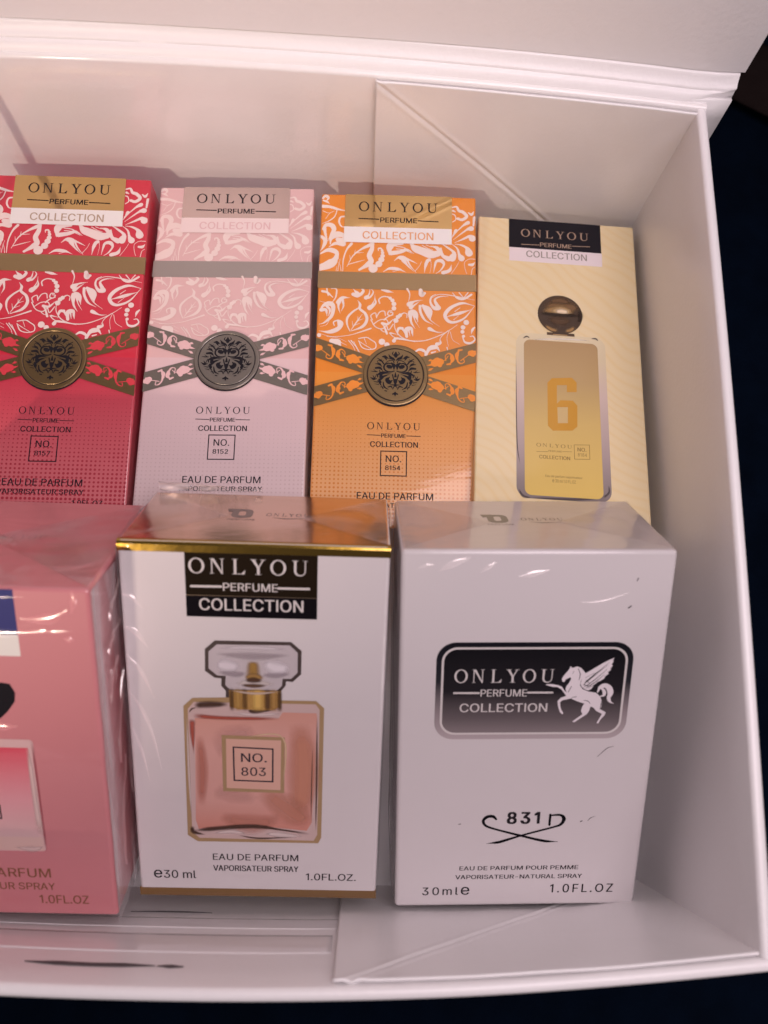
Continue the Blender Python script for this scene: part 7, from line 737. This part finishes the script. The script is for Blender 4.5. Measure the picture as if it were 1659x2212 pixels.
for u, w, c, al in ((.05, 1.2, (.10, .05, .015), .9), (.17, 1.6, (.42, .25, .07), .8), (.30, 1.4, (.14, .07, .02), .8), (.55, 3.2, (.62, .40, .11), .95), (.74, 1.6, (.10, .05, .02), .85), (.86, 1.5, (.40, .23, .07), .8), (.97, 1.2, (.09, .045, .015), .9)): a.soft([Q(u, 1.12), Q(u, .5), Q(u, -.1)], [w, w, w], c, al, 1)
a.soft([Q(.02, .97), Q(.5, .84), Q(.98, .97)], [.4, .8, .4], (.62, .50, .42), .7, 1)
a.build('bottle_collar', [P_['co'], m_tone], bd)
a = Art(.10); a.poly(ART['g_frame_gold'], 0); a.poly(ART['g_frame_in'], 1); a.softs(ART['g_frame_light'], (.66, .48, .30), 1, 2, 1.2); a.soft([(ART['g_frame_gold'][0][0] + .3, ART['g_frame_gold'][0][1] - 1), (ART['g_frame_gold'][3][0] + .3, ART['g_frame_gold'][3][1] + .4)], [.7, .7], (.20, .09, .03), .9, 2); a.soft([(ART['g_frame_gold'][3][0] + .3, ART['g_frame_gold'][3][1] + .35), (ART['g_frame_gold'][2][0] - 2, ART['g_frame_gold'][2][1] + .4)], [.7, .6], (.20, .09, .03), .85, 2); a.frame([(ART['g_no_frame'][k][0], ART['g_no_frame'][k][1]) for k in range(4)], .34, 3)
for q in ART['g_no_txt']: a.text(q, 3)
a.build('number_label', [P_['gold'], P_['lab'], m_tone, m_navy], bd)
a = Art(.03); [a.text(q) for q in ART['g_low_txt']]; a.build('lettering', m_ink, t)
q = ART['g_botband']; yy = (q[0][1] + q[1][1]) / 2
sweep('bottom_band', lambda u: [(lerp(-.04, W + .04, u), .15, .04), (lerp(-.04, W + .04, u), yy, .04), (lerp(-.04, W + .04, u), yy, -.7), (lerp(-.04, W + .04, u), .15, -.7)], 1, pm('bronze_band_wrapped', (.17, .09, .028)), t, smooth=False)
top_logo(t, H, W * .41, D * .56, 1.0, pm('charcoal_top_ink', (.10, .07, .05)))
nz = lambda *p: noise.noise(Vector(p))
end_flaps(W, H, D, t)
# loose ears of film folded over the back corners of the top, and a crumpled film edge down the left side
film_strip(lambda u, v: (lerp(1.0, 24, u), H + .25 + 2.6 * v * (1 - .5 * u) + .3 * nz(u * 6, v * 3, 1), -D - .4 + 1.2 * nz(u * 5, v * 2, 3) + 1.5 * v), 26, 6, t)
film_strip(lambda u, v: (lerp(-.2, -1.6, math.sin(v * math.pi)) * (.35 + .65 * u) - .2, lerp(H * .12, H * .98, u), lerp(-.4, -D, v) + .6 * nz(u * 14, v * 3, 2)), 60, 14, t)
film_strip(lambda u, v: (W + .25 + 1.0 * math.sin(v * math.pi) * (.4 + .6 * abs(nz(u * 5, 1, 1))), lerp(1, H - .5, u), lerp(.2, -D, v)), 60, 10, t)

def film_fold(pts, w, h, parent):
    """A narrow raised fold of clear film running over the face of a carton."""
    L_ = catmull(pts, w, 8); n = len(L_); bm = bmesh.new(); rows = []
    for i, (p, wd) in enumerate(L_):
        d = L_[min(i + 1, n - 1)][0] - L_[max(i - 1, 0)][0]; d.normalize(); nn = Vector((-d.y, d.x)); hh = h * math.sin(math.pi * min(1, max(.02, i / (n - 1))))
        rows.append([bm.verts.new(Vector((p.x + nn.x * wd * k, p.y + nn.y * wd * k, .09 + hh * (1 - (2 * k) ** 2))) * MM) for k in (-.5, -.3, -.1, .1, .3, .5)])
    for a_, b_ in zip(rows, rows[1:]):
        for k in range(5): bm.faces.new((a_[k], b_[k], b_[k + 1], a_[k + 1]))
    bmesh.ops.recalc_face_normals(bm, faces=bm.faces[:])
    me = bpy.data.meshes.new('film_fold'); bm.to_mesh(me); bm.free(); o = link('film_fold', me, m_crease, parent)
    for p in me.polygons: p.use_smooth = True
for pts, w in (([(.3, 73), (2.2, 72.2), (4.2, 70)], [.3, .9, .2]), ([(.3, 66), (2.5, 64.8), (4.8, 61.5)], [.3, 1.2, .2]), ([(.3, 60), (3.2, 56), (5.5, 50)], [.2, .9, .2]), ([(.3, 52), (3.0, 47), (4.8, 41), (6.2, 33)], [.2, .8, .6, .1]), ([(.3, 44), (2.2, 38), (3.6, 30)], [.2, .7, .1])):
    film_fold(pts, w, .22, t)

# white carton with the winged horse plate, number 831
t, W, H, D = place('b831', 'perfume_box', 'plain white perfume carton with a black plate showing a winged horse, number 831')
m_wtop = mat('shaded_white_card_under_film', (.50, .455, .455), rough=.4, coat=1., wrinkle=.12, coat_rough=.1)  # white darkened in its colour for a top turned from the light
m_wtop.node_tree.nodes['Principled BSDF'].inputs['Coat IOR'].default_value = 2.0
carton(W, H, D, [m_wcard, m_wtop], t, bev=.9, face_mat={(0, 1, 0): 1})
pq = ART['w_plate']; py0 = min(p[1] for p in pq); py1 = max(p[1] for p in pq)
m_plate = ramp_mat('painted_plate_sheen', [(0, (.26, .22, .225)), (.22, (.12, .10, .105)), (.5, (.016, .014, .017)), (1, (.004, .004, .006))], py0, py1, coat=.03, rough=.6, spec=.06)  # black-to-grey ramp paints the foil's reflection into the colour
m_plate_rim = ramp_mat('painted_rim_sheen', [(0, (.42, .36, .37)), (.3, (.24, .20, .21)), (.6, (.02, .02, .025)), (1, (.006, .006, .01))], py0, py1, coat=.03, rough=.6, spec=.06)  # same painted reflection on the plate's outer rim
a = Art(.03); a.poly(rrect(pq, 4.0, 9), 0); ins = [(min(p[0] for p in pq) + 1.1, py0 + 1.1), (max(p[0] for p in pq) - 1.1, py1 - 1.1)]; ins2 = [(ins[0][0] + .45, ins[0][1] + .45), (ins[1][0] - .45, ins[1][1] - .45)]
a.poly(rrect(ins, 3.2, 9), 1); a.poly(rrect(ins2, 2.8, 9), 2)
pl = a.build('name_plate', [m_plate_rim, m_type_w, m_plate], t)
a = Art(.06); a.onlyou(ART['w_only_txt'][0]); a.strokes(ART['w_lines']); [a.text(q) for q in ART['w_txt']]; a.build('lettering', m_type_w, pl)
a = Art(.06); a.poly(ART['w_horse'], 0); a.poly(ART['w_wing'], 0); a.strokes(ART['w_tail'], 0); a.strokes(ART['w_cuts'], 1); a.build('winged_horse', [pm('silver_emblem', (.72, .66, .69)), m_blackw], pl)
a = Art(.03); a.strokes(ART['w_sign']); a.build('crossed_emblem', m_blackw, t)
a = Art(.03); b831 = ('8~3~1',) + ART['w_num_txt'][0][1:]; [a.text(b831, 0, dx, dy, bold=0) for dx in (-.16, 0, .16) for dy in (-.07, .07)]; [a.text((('~'.join(q[0]) if k > 1 else q[0]),) + q[1:]) for k, q in enumerate(ART['w_low_txt'])]; a.build('lettering', m_ink, t)
for q in ART['w_specks']:
    a = Art(.04); a.stroke(q); a.build('scuff', m_ink, t)
top_logo(t, H, W * .40, D * .58, 1.0, pm('grey_top_ink', (.12, .11, .095)))
end_flaps(W, H, D, t)
film_strip(lambda u, v: (-.3 - .7 * math.sin(v * math.pi) * (.4 + .6 * abs(nz(u * 5, 1, 4))), lerp(.5, H - .5, u), lerp(.3, -D, v)), 60, 10, t)

for pts, w in (([(7.5, 81.2), (10, 82.6), (13.6, 84.0)], [.3, 1.5, .5]), ([(15.5, 80.8), (17, 82), (18.5, 83)], [.2, 1.0, .3]), ([(3.4, 81.8), (5, 82.4), (6.5, 82.4)], [.2, .8, .2]), ([(23, 80), (26, 80.6), (29, 81.4)], [.2, 1.2, .2]), ([(36, 74.5), (40, 74.8), (45, 76.5)], [.1, .5, .1])):
    film_fold(pts, w, .2, t)

# pink carton at the left edge
t, W, H, D = place('pinkf', 'perfume_box', 'rose pink perfume carton in crinkled clear film with a blue label and black bow')
m_pcard = mat('rose_card_wrapped', (.53, .185, .205), rough=.45, bump=.05, bscale=2500, coat=1., wrinkle=.22)
carton(W, H, D, m_pcard, t, bev=.8)
q = ART['p_blue']; x0, x1 = min(p[0] for p in q), max(p[0] for p in q); y0, y1 = min(p[1] for p in q), H - .4; w2 = min(p[1] for p in ART['p_white'])
a = Art(.03); a.rect(x0, y0, x1, y1, 0); a.rect(x0, w2, x1, y0, 1)
lb = a.build('label_panel', [mat('royal_blue_print', (.022, .026, .15), rough=.45, coat=.3, wrinkle=.22, spec=.2), mat('greyish_white_print', (.70, .68, .64), rough=.4, coat=1., wrinkle=.22)], t)
a = Art(.06); a.onlyou(('ONLYOU', x0 + 3.2, y1 - 4.6, x1 - x0 - 6.4, 2.6)); a.text(('PERFUME', (x0 + x1) / 2 - 4.5, y0 + 1.2, 9, 1.4)); a.text(('COLLECTION', (x0 + x1) / 2 - 8, w2 + 1.1, 16, 2.0)); a.build('lettering', m_type_w, lb)
bwq = ART['p_bow']; cxm = W / 2
a = Art(.03); a.poly([(p[0], p[1]) for p in bwq]); a.poly([(2 * cxm - p[0], p[1]) for p in bwq][::-1]); a.rect(cxm - 7, 49.6, cxm + 7, 55.0); a.build('printed_bow', mat('bow_black_print', (.007, .006, .010), rough=.5, coat=.08, spec=.1), t)
gq = ART['p_glass']; g0 = min(p[1] for p in gq); g1 = max(p[1] for p in gq)
m_pl = ramp_mat('printed_rose_perfume', [(0, (.60, .42, .42)), (.45, (.66, .30, .34)), (1, (.62, .07, .11))], g0 + 3, g1 - 2, coat=1., wrinkle=.22)
a = Art(.03); gx0, gx1 = min(p[0] for p in gq), max(p[0] for p in gq); a.poly(rrect(gq, .8), 0); lqx = [p[0] for p in ART['p_liquid']]; a.rect(min(lqx), min(p[1] for p in ART['p_liquid']), max(lqx), max(p[1] for p in ART['p_liquid']), 1); a.rect(min(p[0] for p in ART['p_base']), min(p[1] for p in ART['p_base']), max(p[0] for p in ART['p_base']), max(p[1] for p in ART['p_base']), 2)
mir = lambda l: [([(2 * cxm - x, y) for x, y in p], w) for p, w in l]
a.softs(ART['p_edge'], (.34, .07, .09), .9, 3, 1.7); a.softs(mir(ART['p_edge']), (.34, .07, .09), .9, 3, 1.7); a.softs(ART['p_lightedge'], (.66, .50, .48), .9, 3, 2.0); a.softs(mir(ART['p_lightedge']), (.66, .50, .48), .9, 3, 2.0); a.frame([(ART['p_numframe'][3][0], ART['p_numframe'][2][1]), (ART['p_numframe'][0][0], ART['p_numframe'][1][1]), (ART['p_numframe'][0][0], ART['p_numframe'][0][1]), (ART['p_numframe'][3][0], ART['p_numframe'][3][1])], .3, 5)
PW = lambda n, c: mat(n, c, rough=.42, coat=1., wrinkle=.22)
a.build('printed_bottle', [PW('printed_pink_glass', (.62, .40, .40)), m_pl, PW('printed_base_glass', (.62, .42, .38)), m_tone, m_tone, m_ink], t)
a = Art(.03); [a.text(q) for q in ART['p_txt']]; a.build('lettering', mat('gold_brown_ink', (.20, .085, .04), rough=.5, coat=.2, spec=.2), t)
a = Art(.03, face='top', H=H); a.onlyou(('ONLYOU', W * .47, D * .5, 11, 2.0)); a.build('top_mark', PW('plum_reflection', (.30, .10, .13)), t)  # dark wording painted in to stand for a reflection on the top
film_strip(lambda u, v: (W + .25 + .9 * math.sin(v * math.pi) * (.35 + .65 * abs(nz(u * 7, v * 2, 1))), lerp(-1.2, H - .3, u), lerp(.1, -D, v) + .5 * nz(u * 9, v * 3, 5)), 80, 16, t)
for pts, w in (([(38, 69.0), (43, 69.3), (46.5, 71.0)], [.6, 2.2, .5]), ([(47.2, 70.5), (47.9, 73), (47.6, 75.0)], [.4, 1.1, .3]), ([(24, 73.6), (32, 73.4), (39, 73.5)], [.4, 1.3, .2]), ([(24, 66.0), (32, 66.1), (42, 66.6)], [.5, 2.2, .3]), ([(45.5, 65.4), (46.4, 65.2), (47.2, 65.0)], [.4, 1.2, .3]), ([(26, 46.0), (32, 46.2), (35, 46.3)], [.5, 1.8, .3])):
    film_fold(pts, w, .25, t)
end_flaps(W, H, D, t)

# bright creases down the crumpled side film of the pink carton
for k_, (ya, yb_, za, zb_) in enumerate(((66, 71, -6, -14), (60, 63.5, -4, -12), (50, 57, -3, -9), (34, 52, -6, -12), (22, 46, -12, -16), (10, 34, -4, -9), (6, 26, -13, -19), (38, 60, -14, -20))):
    grid_mesh('film_fold', lambda u, v: (W + 1.0 + .5 * math.sin(v * math.pi) + .35 * nz(u * 5, k_, 2), lerp(ya, yb_, u), lerp(za, zb_, u) + 1.6 * math.sin(u * 3.1) + (v - .5) * 1.1 * math.sin(u * math.pi)), 20, 4, m_crease, t)

# ---------------------------------------------------------------- thin cord hanging into the box at its left end
cord_pts = [Vector(p) for p in ((-196, 100, 1), (-190, 101, 60), (-165, 103, 128), (-128, 105, 142), (-104, 105, 118), (-100.8, 105, 92), (-102.6, 105, 50), (-104.5, 104, 10), (-108, 92, 2))]
def cord_prof(u):
    s_ = u * (len(cord_pts) - 1); i = min(int(s_), len(cord_pts) - 2); f = s_ - i
    a_ = cord_pts[max(i - 1, 0)]; b_ = cord_pts[i]; c_ = cord_pts[i + 1]; d_ = cord_pts[min(i + 2, len(cord_pts) - 1)]
    p = .5 * ((2 * b_) + (c_ - a_) * f + (2 * a_ - 5 * b_ + 4 * c_ - d_) * f * f + (3 * b_ - a_ - 3 * c_ + d_) * f ** 3)
    tg = (.5 * ((c_ - a_) + 2 * (2 * a_ - 5 * b_ + 4 * c_ - d_) * f + 3 * (3 * b_ - a_ - 3 * c_ + d_) * f * f)).normalized()
    e1 = tg.cross(Vector((0, 1, 0))).normalized(); e2 = tg.cross(e1)
    return [p + (e1 * math.cos(k * math.tau / 8) + e2 * math.sin(k * math.tau / 8)) * 1.1 for k in range(8)]
tag(sweep('cord', cord_prof, 90, mat('black_rubber', (.012, .012, .013), rough=.5), None), 'thin black cord looping over the left end of the white gift box', 'cord')
